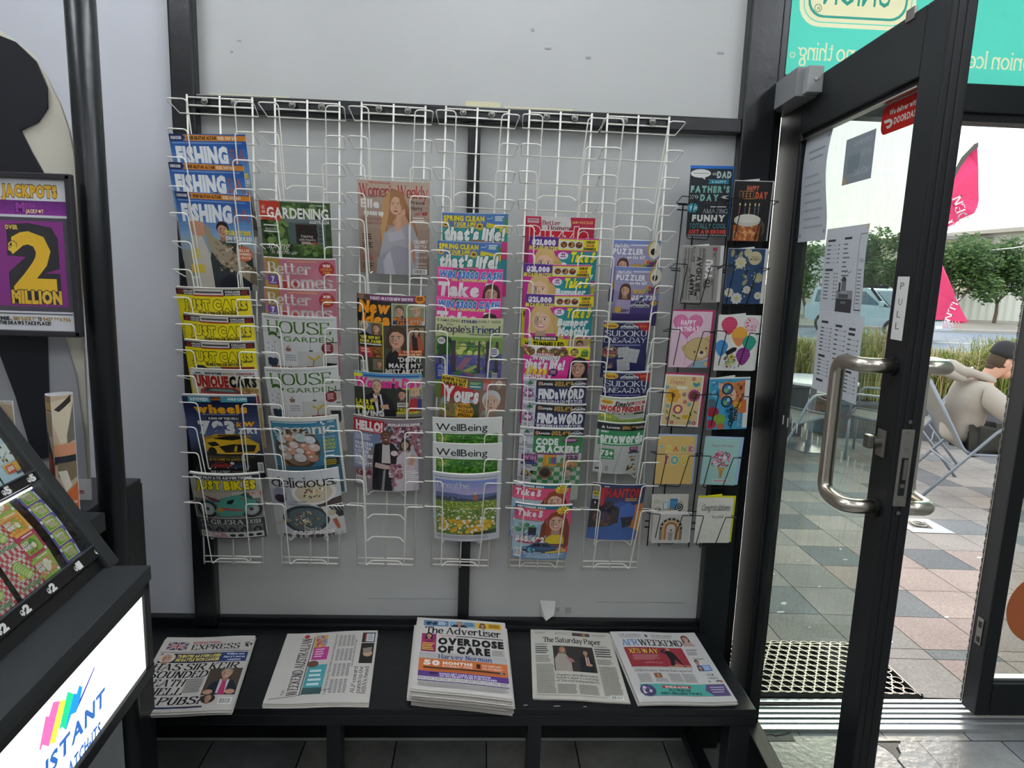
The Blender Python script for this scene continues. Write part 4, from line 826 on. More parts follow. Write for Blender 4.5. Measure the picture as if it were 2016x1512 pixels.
def cv_womansday():
    a = Art('#8d8f86', 129); a.P([(0, 0), (100, 2), (100, 8), (0, 7)], '#4f9ad0'); a.R(0, 2, 13, 8, '#d9cc36'); a.bars(15, 4, 96, 6.5, 1, '#2a4a8a', .8, 0); a.R(62, 22, 100, 64, '#d9c93a') ; a.R(0, 8, 100, 24, '#b5b8ae'); a.R(0, 24, 62, 70, '#3f4238'); a.E(50, 40, 26, 26, '#2b2d28')
    a.T("Woman's Day", 1, 8, 99, 22.5, '#e22f92', 'k', it=.1, sp=.02)
    a.P([(6, 66), (12, 40), (26, 32), (44, 32), (58, 44), (62, 70), (6, 70)], '#16171c'); a.P([(28, 34), (40, 34), (44, 60), (34, 66)], '#e0e0e4'); a.P([(34, 36), (38, 36), (41, 60), (36, 62)], '#14151a'); a.face(34, 22, 8.5, '#d8ac92', '#8a7a6a', 0, 0, 0, fringe=0); a.P([(24, 42), (34, 40), (36, 46), (26, 48)], '#d0a084'); a.P([(38, 52), (50, 50), (52, 58), (40, 58)], '#d0a084')
    a.R(63, 26, 81, 62, '#3a3630'); a.face(71, 34, 6.5, '#c9987c', '#2a201a', 0); a.P([(63, 62), (64, 46), (72, 42), (81, 48), (81, 62)], '#4a4440'); a.R(82, 26, 99, 62, '#6a7a8a'); a.face(90, 30, 6, '#dcb094', '#cdb380', 1.1, 1); a.P([(80, 62), (83, 42), (90, 39), (99, 44), (99, 62)], '#b62a34'); a.P([(94, 42), (100, 42), (100, 62), (93, 62)], '#2a3a7a')
    a.R(64, 47, 80, 54, '#e8e4da'); a.bars(65, 48.5, 79, 53, 2, '#2a2a2a', .6, 0); a.T('LARRY', 2, 44, 28, 51, '#e0dc2c', 'k'); a.T('EMDUR', 2, 53, 30, 60, '#e0dc2c', 'k'); a.T('LIVING', 4, 62, 44, 70, '#e9e7e0', 'k'); a.T("'I WANT", 64, 56, 82, 60.5, '#e6d83a', 'k'); a.T("MARTY GONE!'", 64, 61.5, 96, 65.8, '#e6d83a', 'k'); a.R(0, 71, 100, 129, '#4a4038'); return a
def cv_hello():
    a = Art('#a9a4a8', 119); a.R(0, 0, 100, 1.5, '#c9c9cc'); a.R(0, 0, 100, 119, '#8a7d84'); a.blobs(38, 6, 100, 62, 300, ['#c9b0b8', '#8f3440', '#6a2a38', '#d9c9d0', '#4a5060', '#a8606c'], 1.2, 3.2); a.R(0, 26, 22, 84, '#8d97bb'); a.R(22, 26, 40, 50, '#7a86a8') ; a.blobs(4, 84, 30, 104, 20, ['#a8343c', '#c9b8bc', '#6a3a40'], 2, 4)
    a.R(1, 4, 45, 24, '#b8202c'); a.T('HELLO!', 4, 7, 43, 20.5, '#f4efec', 'k', sp=.04); a.bars(4, 21.5, 42, 23.3, 1, '#e9c9c9', .6, 0); a.T('WORLD EXCLUSIVE', 50, 7, 94, 11, '#f2eeee', 'k')
    a.P([(30, 60), (32, 42), (46, 37), (58, 39), (66, 50), (62, 78), (56, 119), (28, 119)], '#1b1a1e'); a.P([(43, 40), (53, 40), (55, 72), (42, 72)], '#cfc8c6'); a.P([(33, 72), (56, 76), (54, 84), (32, 80)], '#c9b0a6'); a.P([(44, 84), (50, 84), (46, 119), (40, 119)], '#8f8d94'); a.P([(30, 82), (45, 82), (42, 119), (28, 119)], '#15141a'); a.P([(48, 82), (57, 82), (58, 119), (46, 119)], '#15141a'); a.E(60, 55, 5, 4.5, '#e4ccd0')
    a.face(48, 29, 7.5, '#7a4f38', '#5a3826', 0, 1, 0, fringe=0); a.P([(84, 40), (94, 62), (97, 119), (70, 119)], '#b9b6c0'); a.P([(64, 62), (72, 52), (84, 54), (90, 70), (88, 119), (60, 119)], '#d2c8cc'); a.P([(84, 56), (90, 62), (88, 76), (80, 74)], '#c9977c'); a.face(75, 41, 6.5, '#d3a285', '#33241c', 1.4, 1)
    a.blobs(52, 72, 74, 100, 80, ['#d9b4bc', '#e6ccd0', '#c08a98', '#a86a78'], 1.4, 3); a.blobs(56, 96, 66, 112, 20, ['#d9b4bc', '#b47a88'], 1.2, 2.2)
    for i, t in enumerate(('PRINCESS', 'MARTHA', 'LOUISE', 'MARRIES', 'DUREK', 'VERRETT')): a.T(t, 3, 41+i*6.6, (29, 27, 23, 29, 21, 28)[i], 46+i*6.6, '#f1eef2', 'k')
    a.bars(3, 28, 30, 38, 4, '#e6e6f2', .5); a.barcode(4, 98, 13, 13); a.bars(76, 84, 97, 106, 6, '#f0ecec', .5); return a
def cv_thatslife():
    a = Art('#2f9d92', 130); a.R(0, 0, 100, 24, '#4f78b4'); a.R(0, 0, 100, 1, '#9ab0d0'); a.T('SPRING CLEAN', 2, 4.5, 64, 12, '#e9d52f', 'k', ol='#2a3f78', sp=.05); a.T('YOUR LIFE', 16, 14, 50, 20, '#e9d52f', 'k', it=.2, ol='#2a3f78'); a.bars(80, 4, 94, 12, 3, '#dce8d8', .6, .2); a.L([(68, 8), (74, 8), (77, 5)], .7, '#e8eef0'); a.P([(95, 4), (100, 10), (100, 24), (94, 20)], '#3f8a4a'); a.P([(68, 14), (100, 20), (100, 30), (66, 24)], '#d8c22f'); a.P([(68, 22), (88, 22), (86, 40), (70, 40)], '#2b8d84')
    for x, y in ((5, 17), (57, 20)):
        for i in range(10): t = i*.628; a.E(x+4*math.cos(t), y+4*math.sin(t), 2, 1.2, '#e4b52a', 8, t); a.l -= 1
        a.l += 1; a.E(x, y, 2.6, 2.6, '#5a3a1c', 10)
    for i in range(14): a.R(14+i*4, 21, 15+i*4, 23, '#2a3a40')
    a.P([(12, 20.5), (70, 22), (70, 23.5), (12, 22)], '#dfca2c'); a.T("that's life!", 2, 22, 95, 40.5, '#f1f3f0', 'k', it=.12, ol='#1d6a66', sp=.03); a.P([(44, 40), (64, 40), (64, 52), (44, 52)], '#8f7a66'); a.R(0, 43, 100, 130, '#c93a76'); a.R(0, 60, 60, 90, '#d9c23a'); a.R(60, 70, 100, 110, '#3a8a9a'); return a
def cv_take5():
    a = Art('#e83a94', 130); a.blobs(22, 0, 60, 12, 12, ['#3a7a5a', '#2f6a4c', '#5a9a6a'], 2, 4); a.T('WIN $3000 CASH', 2, 5, 97, 15.5, '#3f7fc4', 'k', it=.15, ol='#f2f4f6', sp=.06); a.T('FOR A SHOPPING SPREE', 22, 17, 76, 20.5, '#d9e07a', 'k'); a.T('Take 5', 0, 23, 84, 43, '#efeeee', 'k', it=.1, sp=.03)
    a.face(83, 40, 12, '#cfa08a', '#4a3226', 1.3, 1); a.R(0, 62, 100, 130, '#c43a8a'); a.R(0, 70, 60, 100, '#e6d23a'); return a
def cv_friend():
    a = Art('#c4ca9a', 130); a.grad(0, 0, 100, 26, '#cdd0a4', '#b9c48c'); a.T('11 AMAZING', 3, 3, 36, 7, '#2b2c3a', 'r'); a.T('STORIES', 38, 3.4, 61, 7.4, '#2b2c6a', 'k'); a.T('EVERY WEEK', 63, 3, 97, 7, '#2b2c3a', 'r'); a.T('The', 16, 9, 26, 12.5, '#4a2a5a', 's'); a.T("People's", 2, 12, 52, 23, '#5a2a6a', 'S', sp=.01); a.T('Friend', 54, 12, 96, 23, '#2a2f7a', 'S', sp=.01); a.bars(50, 25, 96, 27, 1, '#4a5a4a', .6, 0)
    a.R(0, 30, 100, 74, '#7fa04a'); a.blobs(0, 28, 26, 70, 60, ['#3a7a44', '#2f5f3a', '#4f8f4a'], 3, 7); a.blobs(26, 34, 90, 62, 80, ['#9ab84a', '#c2cf58', '#7fa844', '#5f8f42', '#d4d67a'], 2, 6); a.P([(0, 60), (100, 56), (100, 96), (0, 96)], '#5a5a9a'); a.blobs(0, 58, 100, 92, 90, ['#4a4a9a', '#6a6aae', '#3c4a82', '#7a9a5a', '#4a7a4a'], 2, 6, sq=.5); a.P([(44, 62), (56, 62), (40, 84), (70, 92), (52, 92), (32, 80)], '#9a6a7a'); a.P([(40, 84), (60, 74), (64, 76), (50, 86)], '#a8b85a')
    for x, w_ in ((6, 3), (24, 6), (64, 3), (76, 4), (90, 4)): a.P([(x, 36), (x+w_, 36), (x+w_*1.2, 86), (x-w_*.3, 86)], '#4a3a44')
    a.T("Wednesday's Child", 26, 35, 84, 41, '#3a3a6a', 's', it=.12); a.bars(36, 43.5, 72, 45.5, 1, '#3a4a5a', .7, 0); a.E(9, 37, 6, 5.5, '#ece9ea', 16); a.E(88, 53, 7.5, 7.5, '#ece9ea', 20); a.bars(5, 34.5, 13, 39.5, 3, '#6a3a6a', .5, .1); a.bars(83, 48, 93, 58, 4, '#4a3a7a', .5, .1); a.R(0, 74, 24, 100, '#33479a'); a.T('Plus', 4, 76, 17, 82, '#eeeef4', 's', it=.2); a.bars(4, 84, 20, 96, 4, '#c9d0e8', .5); a.R(60, 88, 76, 94, '#8a8aa4'); a.barcode(86, 86, 8, 8); a.P([(0, 100), (24, 100), (24, 130), (0, 130)], '#6a8a3a'); a.R(24, 96, 100, 130, '#3f4f8a'); return a
def cv_yours():
    a = Art('#8a6a5a', 128); a.R(0, 14, 50, 42, '#c02a34'); a.R(0, 0, 100, 14, '#7a5a50'); a.P([(1, 0), (40, 4), (40, 18), (1, 12)], '#e6c22c'); a.T('BUMPER VALUE', 2, 3.5, 38, 8.5, '#2a2018', 'k', a=.06); a.T('2 MAGS IN 1', 3, 10, 36, 15, '#2a2018', 'k', a=.06); a.R(42, 6, 63, 19, '#2f7f86'); a.bars(44, 8, 61, 12, 2, '#b9c84a', .6); a.bars(44, 14, 61, 17, 1, '#e8efe6', .6); a.R(64, 3, 84, 8, '#c4562e'); a.R(64, 8, 74, 20, '#c9788a'); a.R(75, 4, 98, 17, '#8a7a74'); a.face(88, 10, 5, '#d3aa90', '#c9c4bc', 0, 1)
    a.R(0, 42, 46, 68, '#9a8a4a'); a.blobs(0, 34, 28, 68, 40, ['#7a8a4a', '#b9a86a', '#5a6a3a', '#8a6a4a'], 2, 5); a.E(8, 42, 7, 6, '#6fa6a8', 16); a.P([(60, 68), (66, 54), (84, 50), (100, 56), (100, 70), (60, 70)], '#9a9690'); a.R(46, 40, 60, 70, '#3f4a2c')
    a.T('Yours', 4, 17, 58, 41, '#f2efec', 'k', it=.06, ol='#b02430', sp=.03); a.T('EXTRA MAGAZINE', 22, 36, 54, 41, '#cfe3ea', 'k', a=.05); a.face(78, 40, 15, '#d8b29a', '#cfd0d0', 0, 0, 0, '#b0706a', .4, '#9a8a80'); a.E(38, 58, 14, 14, '#e2a81e', 26)
    for i, t in enumerate(('FICTION', '& PUZZLES', 'SPECIAL')): a.T(t, (28, 25, 28)[i], 47+i*7, (48, 51, 48)[i], 52+i*7, '#4a1c1c', 'k')
    a.R(0, 70, 100, 128, '#7a5a4a'); return a
def cv_wellbeing():
    a = Art('#e2e4df', 130); a.R(0, 0, 100, 26, '#e6e8e3'); a.R(5, 25, 94, 128, '#3f7a26'); a.blobs(5, 25, 94, 52, 220, ['#2f6a1c', '#4f8f2e', '#5fa03a', '#28591a', '#6fae44'], 1, 3, sq=.7); a.T('WellBeing', 5, 8, 79, 20, '#17171a', 'r', sp=.06); a.bars(8, 22, 36, 23, 1, '#9aa8a8', .6, 0); a.T('Radical', 7, 27, 21, 29.5, '#c9d94a', 'r'); a.bars(7, 31, 22, 38, 3, '#d3de6a', .5); a.blobs(5, 52, 94, 128, 60, ['#2f6a1c', '#4f8f2e', '#5fa03a'], 4, 9); return a
def cv_breathe():
    a = Art('#cdd0d8', 118); a.bars(3, 5, 96, 7.5, 1, '#8d909c', .6, 0); a.R(4, 10, 95, 106, '#8fa0d4'); a.grad(4, 10, 95, 34, '#7f90cc', '#b4a8d0'); a.P([(4, 32), (30, 32), (50, 35), (95, 34), (95, 44), (4, 44)], '#5f6fa0'); a.P([(4, 40), (30, 38), (60, 43), (95, 38), (95, 46), (4, 46)], '#3f4a5f'); a.blobs(10, 38, 40, 44, 10, ['#c9cfdc', '#55607a'], .8, 2, sq=.4); a.P([(60, 34), (66, 34), (67, 44), (59, 44)], '#b06a4a'); a.P([(61, 34), (63, 29), (65, 34)], '#d9d6d4')
    a.R(4, 46, 95, 106, '#6f8a32'); a.blobs(4, 45, 95, 62, 160, ['#b9c24a', '#8fa83a', '#d3d470', '#a2b044'], .6, 1.5); a.blobs(4, 56, 95, 106, 260, ['#5f7f2c', '#3f6a24', '#dfe0cc', '#e6e6d8', '#b9bc48'], .8, 2); a.blobs(6, 76, 95, 106, 60, ['#e9b41e', '#efc42a', '#dfa51a'], 2, 4.2, k=7); a.blobs(6, 70, 95, 104, 30, ['#f0f0e6'], 1.4, 2.6, k=7); a.P([(60, 102), (95, 98), (95, 106), (60, 106)], '#2f4a20')
    a.T('Breathe', 6, 13, 54, 24, '#eef0f6', 's', sp=.02); a.bars(26, 26, 42, 27, 1, '#d3daec', .6); a.bars(4, 109, 94, 114, 2, '#8b8f9a', .4); return a
def cv_bhgpuzzle():
    a = Art('#b92844', 130); a.P([(22, 0), (64, 0), (66, 12), (60, 22), (24, 22)], '#d8d4d0'); a.R(2, 2, 20, 10, '#b92844'); a.R(3, 3, 19, 9, '#dcc6c6'); a.bars(4, 4, 18, 8, 2, '#7a2a38', .5, 0); a.T('Better', 24, 5, 50, 11.5, '#a01f3c', 'S'); a.T('Homes', 32, 12, 64, 18.5, '#a01f3c', 'S'); a.T('and Gardens', 42, 19.5, 64, 21.5, '#a01f3c', 'S'); a.T('260+ PUZZLES', 67, 5, 97, 8.5, '#eec07a', 'b'); a.T('Puzzle', 7, 14, 92, 34, '#c2182c', 'k', ol='#f0e4e0', sp=.04); a.R(0, 36, 100, 130, '#9a2a5a'); a.R(80, 30, 100, 60, '#8a5a4a'); return a
def cv_bumper():
    a = Art('#c92f96', 131); a.P([(0, 0), (42, 0), (42, 19), (0, 18)], '#5a2a86'); a.T('$21,000', 4, 4, 38, 11.5, '#f3f0f4', 'k', sp=.05); a.T('IN CASH PRIZES!', 0, 13.5, 41, 19, '#e9e02c', 'k', it=.1); a.R(42, 2, 100, 18, '#e6dc2a'); a.R(43, 4, 78, 16, '#dcdcd2')
    for x, c in ((50, '#7a3f24'), (61, '#8a5a2a'), (72, '#5f2f1f')): a.E(x, 10, 5, 4.6, c, 14); a.blobs(x-4, 6, x+4, 14, 8, ['#b9622a', '#3f1f14', '#c9a24a'], .8, 1.6)
    a.T('CHEAP', 82, 3.5, 95, 7, '#1f1d16', 'k'); a.T('CHOOK', 82, 8.5, 95, 12, '#b92a2a', 'k'); a.T('DINNERS', 79, 13.2, 97, 16.8, '#1f1d16', 'k')
    a.P([(42, 34), (62, 20), (100, 19), (100, 62), (74, 66), (52, 58)], '#1f8d92'); a.E(50, 26, 7.5, 5.4, '#ece6ec', 16); a.T('40', 47, 22, 53, 25.5, '#7a2a7a', 'k'); a.bars(46, 26.8, 54, 28.5, 1, '#7a2a7a', .8, 0)
    a.face(24, 39, 16, '#e6bfa4', '#d6b377', 1.3, 1, 0, '#c06a70', .5, '#a88a5a'); a.P([(34, 22), (50, 36), (60, 66), (50, 72), (42, 50)], '#cda867')
    a.T('Take 5', 60, 20, 96, 34, '#e6de22', 'k', it=.15, ol='#1a6a6e', sp=.03); a.T('Bumper', 48, 36, 94, 46.5, '#eaf2f2', 'k', it=.12, sp=.03); a.T('Monthly', 49, 49, 96, 62, '#eaf2f2', 'k', it=.12, sp=.03); a.T('October', 64, 61, 90, 66, '#b9cf4a', 'r', it=.2); a.R(0, 68, 100, 131, '#dcd224'); a.R(14, 64, 50, 71, '#1d1a1a'); a.T('EVIL NEIGHBOUR', 16, 65.5, 48, 69.5, '#f0eeea', 'k'); a.T('HE TUNNELLED', 2, 73, 60, 81, '#1a1815', 'k'); a.R(66, 70, 96, 90, '#b9a094'); a.face(84, 78, 6, '#c9987c', '#5a4030', 0, 1); return a
def cv_mega():
    a = Art('#dc2f96', 130); a.P([(62, 0), (100, 1), (100, 20), (84, 18), (66, 12)], '#e3da2c'); a.E(18, 8, 18, 10, '#efe6ea', 20); a.E(44, 9, 17, 11, '#efe6ea', 20)
    for x in (8, 28, 46, 58): a.E(x, 9, 9, 7.5, '#7a5a3a', 14); a.blobs(x-8, 3, x+8, 16, 16, ['#6a8a3a', '#a84a2a', '#d9b86a', '#4a3420'], 1, 2.4)
    a.R(20, 10, 46, 15, '#b8242e'); a.T('MAIN MEALS', 21, 10.8, 45, 14.2, '#f4ece8', 'k'); a.T('IN MINUTES', 14, 14.5, 54, 21.5, '#f4f2f0', 'k', it=.25, ol='#1c1418'); a.E(76, 8, 6, 6, '#5a2a70'); a.T('BEST', 72, 5, 80, 8, '#e9de3a', 'k'); a.T('PUZZLE', 71, 9, 81, 11.5, '#e9de3a', 'k'); a.E(92, 9, 6, 6, '#7aa83a'); a.T('CASH', 88, 7, 96, 10, '#1c2a14', 'k'); a.T('PRIZES', 86, 12, 97, 15, '#1c1a14', 'k')
    a.T("that's life!", 2, 21, 62, 36, '#f4f0f2', 'k', it=.1, sp=.03); a.T('Mega', 4, 32, 36, 45, '#ead22c', 'k', it=.25); a.E(46, 41, 7, 6.5, '#4a2050', 16); a.bars(42, 38, 51, 44, 3, '#d9a8c8', .5); a.T('MONTHLY', 2, 46, 44, 56, '#f4f0f2', 'k'); a.face(84, 34, 13, '#d3a288', '#231a1c', 1.3, 1, -.2, '#b0404a'); a.R(0, 58, 100, 130, '#c02a86'); return a
def grid_strip(a, x0, x1, h_):
    a.R(x0, 0, x1, h_, '#d3d4da')
    for i in range(int(h_/4)):
        if random.random() < .55: a.R(x0+random.randint(0, 4)*4.4, i*4, x0+random.randint(3, 5)*4.4, i*4+.5, '#8d8f9c')
        a.R(x0+random.randint(0, 5)*4.2, i*4, x0+random.randint(0, 5)*4.2+.5, i*4+4, '#a4a6b2')
    a.P([(x0+6, 9), (x0+11, 2.5), (x0+16, 9)], '#2f6f3c')
def cv_findaword():
    a = Art('#c9cad4', 130); grid_strip(a, 0, 20, 46); a.R(20, 2, 100, 46, '#26285a'); a.R(20, 2, 100, 14, '#15141a'); a.R(0, 0, 100, 1.4, '#e2e2e6'); a.E(26, 8, 3, 4, '#b9866a', 10); a.T('Lovatts', 29, 5.5, 46, 10, '#f0f0f2', 'k'); a.T('$122,490', 49, 4, 78, 10.5, '#c9a046', 'k'); a.car(77, 4, 22, '#cfd0d6'); a.bars(54, 11.5, 96, 13.2, 1, '#7a6a4a', .7, 0)
    a.T('FINDaWORD', 24, 17, 97, 33, '#eeeef0', 'k', sp=.03); a.T('WORDSEARCH PUZZLES', 23, 36, 95, 41.5, '#e6e6ec', 'k', sp=.1); a.E(9, 25, 7.5, 7.5, '#8f3f80', 18); a.T('NEW', 3, 22, 15, 27.5, '#f0e6f0', 'k'); a.R(20, 46, 100, 130, '#31336a'); grid_strip(a, 0, 20, 130); a.E(9, 25, 7.5, 7.5, '#8f3f80', 18); a.T('NEW', 3, 22, 15, 27.5, '#f0e6f0', 'k'); return a
def cv_codecrackers():
    a = Art('#c9cbcf', 130); grid_strip(a, 0, 22, 112); a.R(22, 50, 100, 130, '#b9c4b4'); a.R(0, 0, 100, 1.4, '#e4e4e6'); a.R(22, 2, 100, 13, '#15141a'); a.E(27, 8, 3, 4, '#b9866a', 10); a.T('Lovatts', 30, 6, 47, 10, '#f0f0f2', 'k'); a.T('$122,490', 49, 4, 79, 10.5, '#c9a046', 'k'); a.car(79, 4, 20, '#cfd0d6'); a.R(22, 13, 100, 43, '#2f8a4a'); a.T('CODE', 26, 17, 61, 28, '#eef0ee', 'k', sp=.04); a.T('CRACKERS', 26, 30, 95, 41.5, '#eef0ee', 'k', sp=.04); a.E(80, 20, 13, 4.5, '#7a2a6a', 18); a.bars(70, 18, 91, 22, 2, '#e6c9e0', .5); a.bars(26, 43.5, 95, 46, 1, '#7a2a6a', .8, 0)
    for i in range(9):
        for j in range(6):
            if (i+j) % 2: a.R(22+i*9, 52+j*8, 31+i*9, 60+j*8, '#3f8a56')
    a.l += 1
    a.R(5, 46, 30, 58, '#7a2468'); a.T('WIN', 7, 48, 28, 56, '#c98ab8', 'k', ol='#4a1440'); a.car(4, 56, 28, '#3f4a86'); a.P([(40, 46), (60, 46), (62, 66), (38, 66)], '#d0902c')
    for i, c in enumerate(('#c9a83a', '#4a9a5a', '#a83a7a', '#3a6aa8')): a.R(44+i*4, 50, 48+i*4, 62, c)
    a.T('125', 76, 47, 95, 54, '#7a2a6a', 'k'); a.blobs(66, 54, 96, 70, 30, ['#c98a4a', '#b9743a', '#dba86a'], 2, 4); a.E(44, 78, 11, 11, '#8a5a3a', 18); a.E(44, 78, 8, 8, '#2a2422', 18); a.blobs(4, 74, 26, 88, 24, ['#8a6a5a', '#3a2a26', '#d9cfc4', '#c9a84a'], 1.5, 3); a.face(80, 78, 7, '#c9a890', '#4a3c34', 0); return a
def cv_pocket():
    a = Art('#e04a78', 113); a.R(0, 0, 100, 7, '#1f6a80'); a.T('SEPTEMBER 2024', 4, 2.5, 52, 6, '#e8f0f2', 'k'); a.bars(26, 8.5, 46, 11, 1, '#e6c23a', .7, 0); a.T('Take 5', 4, 11, 48, 23, '#f6eef2', 'k', it=.08, sp=.03); a.T('Pocket Puzzler', 3, 24.5, 40, 29, '#f09ab8', 'r'); a.R(0, 31, 60, 34, '#e8e4e4'); a.bars(2, 31.6, 50, 33.4, 1, '#4a4a50', .8, 0)
    a.R(0, 34, 58, 113, '#a8c4d4'); a.blobs(2, 36, 40, 60, 30, ['#6fae8a', '#8ab8c4', '#c9dde4', '#5a9a74'], 3, 6); a.R(26, 46, 40, 62, '#2a2c30'); a.E(46, 46, 6, 8, '#8fb4c8'); a.P([(52, 70), (60, 62), (92, 66), (96, 113), (52, 113)], '#7a4a3a')
    st = []
    for i in range(24): t = i*PI/12; q = 12 if i % 2 else 8.5; st.append((84+q*1.1*math.cos(t), 9+q*.8*math.sin(t)))
    a.face(74, 34, 16, '#e0b096', '#93421f', 1.7, 1, 0, '#b8404a'); a.P([(58, 66), (66, 60), (84, 60), (92, 70), (92, 80), (56, 78)], '#e0c624'); a.P([(48, 40), (56, 24), (56, 60), (52, 84), (46, 80)], '#7d3617'); a.P([(92, 26), (98, 44), (100, 84), (92, 92), (90, 60)], '#7d3617'); a.P(st, '#ece02a'); a.T('WITH', 80, 4, 89, 7, '#b8283a', 'k'); a.T('LARGE', 77, 8.5, 92, 12, '#b8283a', 'k'); a.T('PRINT', 79, 13.5, 90, 16, '#b8283a', 'k')
    a.T('Win', 14, 54, 42, 66, '#2a3f78', 't', it=.3); a.T('$65,492', 4, 65, 56, 76, '#f0f0ee', 'k', ol='#a01f3c', sp=.04); a.bars(8, 77, 52, 80.5, 1, '#c0304a', .8, 0); a.car(18, 76, 70, '#3f5a86'); a.R(0, 99, 100, 113, '#6f94bc'); a.P([(60, 96), (96, 92), (96, 98), (60, 99)], '#d9c43a'); a.T('95+', 20, 89, 42, 96, '#6ac0cc', 'k', ol='#1f3a5a'); a.T('brain boosting puzzles', 22, 99.5, 94, 103, '#eaf2f6', 'r'); a.bars(26, 105, 94, 111, 3, '#cfe0ea', .4); a.E(86, 92, 7, 5.5, '#c9975a', 16); a.barcode(4, 92, 12, 18); return a
def cv_puzzler():
    a = Art('#8f86b8', 132); a.R(0, 0, 100, 10, '#7a8cc4'); a.R(0, 10, 100, 55, '#a09ac0'); a.T("that's life!", 4, 7, 34, 15, '#f0eef4', 'k', ol='#2a2a6a'); a.bars(37, 8, 86, 12, 1, '#d9dcec', .8, 0); a.T('PUZZLER', 2, 17, 66, 29, '#f2f0f6', 'k', ol='#33306a', sp=.04); a.T('on the GO', 32, 31, 70, 38, '#f2f0f6', 'k', ol='#33306a'); a.E(86, 18, 14, 18, '#caa53e', 22); a.E(88, 20, 12, 18, '#e0d8c4', 22); a.E(86, 23, 6, 7, '#17161c', 18)
    a.blobs(66, 38, 98, 60, 40, ['#d9b04a', '#c94a3a', '#6aa84a', '#8a4a8a'], 2, 5); a.P([(2, 120), (8, 74), (24, 66), (40, 74), (48, 120)], '#a89ac0'); a.face(24, 52, 11, '#d3a58a', '#5a3a2a', 1.9, 1, 0, '#b0505a'); a.T('WIN!', 40, 49, 66, 58, '#e3b83a', 'k', it=.2); a.T('$59,736', 38, 62, 94, 72, '#f0eef4', 'k', it=.1, ol='#2a2a5a', sp=.04); a.R(38, 75, 100, 110, '#4a3a7a'); a.car(38, 76, 44, '#b9bac0'); a.E(90, 80, 8, 6, '#c9a23a'); a.T('200+', 18, 94, 36, 100, '#2a2440', 'k'); a.E(12, 96, 7, 8, '#caa23a'); a.R(0, 104, 100, 132, '#3f3268'); return a
def cv_sudoku():
    a = Art('#23265a', 132); a.R(0, 0, 100, 3, '#cfd0da'); a.P([(64, 4), (100, 3), (100, 26), (86, 22)], '#b02a34'); a.T('WIN', 78, 8, 94, 14, '#d9743a', 'k'); a.E(16, 10, 16, 7, '#e3c02a', 20); a.T('Puzzler', 5, 7, 28, 13, '#a3303a', 'k', it=.1); a.car(36, 4, 40, '#c9ccd4'); a.T('SUDOKU', 2, 21, 96, 34, '#eef0f6', 's', sp=.04); a.T('ONE-A-DAY', 2, 37, 96, 49, '#eef0f6', 's', sp=.02); a.bars(14, 53, 84, 56, 1, '#8d90c0', .8, 0)
    a.E(17, 71, 18, 14, '#b99a5a', 22); a.E(17, 71, 16, 12.5, '#3a3350', 22); a.T('OVER', 9, 61, 25, 66, '#e9e2d0', 'k'); a.T('$35,000', 3, 68, 31, 74, '#c9545a', 'k'); a.T('IN PRIZES', 5, 76, 29, 80, '#e0b84a', 'k')
    def sg(x, y, s_, r_):
        ca, sa = math.cos(r_), math.sin(r_); f_ = lambda u, v: (x+u*ca-v*sa, y+u*sa+v*ca)
        a.P([f_(0, 0), f_(s_, 0), f_(s_, s_), f_(0, s_)], '#c3c5c6')
        for i in range(1, 9):
            a.L([f_(s_*i/9, 0), f_(s_*i/9, s_)], .3 if i % 3 else .8, '#8a8d90'); a.L([f_(0, s_*i/9), f_(s_, s_*i/9)], .3 if i % 3 else .8, '#8a8d90'); a.l -= 2
        a.l += 2
    sg(34, 60, 24, -.1); sg(52, 60, 32, .16); sg(34, 88, 28, -.1); a.blobs(4, 92, 30, 112, 16, ['#8a5a5a', '#5a5a7a', '#b9a08a'], 2, 4); return a
def cv_wordfinders():
    a = Art('#c9cac6', 132); a.R(0, 0, 100, 5, '#b9bfa6'); a.R(0, 5, 100, 32, '#d9d9d4'); a.E(15, 11, 13, 6, '#e0b83a', 18); a.T('Puzzler', 6, 8.5, 24, 13, '#b04a2a', 'k'); a.T('Simply', 30, 8, 64, 20, '#1d1b1c', 'k', it=.25); a.R(66, 9, 98, 16, '#b8343a'); a.T('ISSUE', 72, 10.5, 92, 14.5, '#e8d0cc', 'k'); a.P([(62, 9), (68, 8), (68, 18), (62, 18)], '#8d9096'); a.T('WORD FINDERS', 2, 20, 96, 32, '#bf2a22', 'k', sp=.04); a.R(0, 35, 100, 39, '#1b1a18'); a.T('NEVER LOST FOR WORDS', 12, 35.8, 74, 38.4, '#e4e4dc', 'k'); a.R(0, 39, 100, 132, '#8fa84a'); a.T('Win', 2, 40, 26, 48, '#d9d04a', 'k', ol='#2a4a1c'); a.P([(30, 40), (100, 40), (100, 50), (46, 50)], '#b9bcb4'); a.bars(36, 42, 90, 48, 3, '#8a8d86', .4); return a
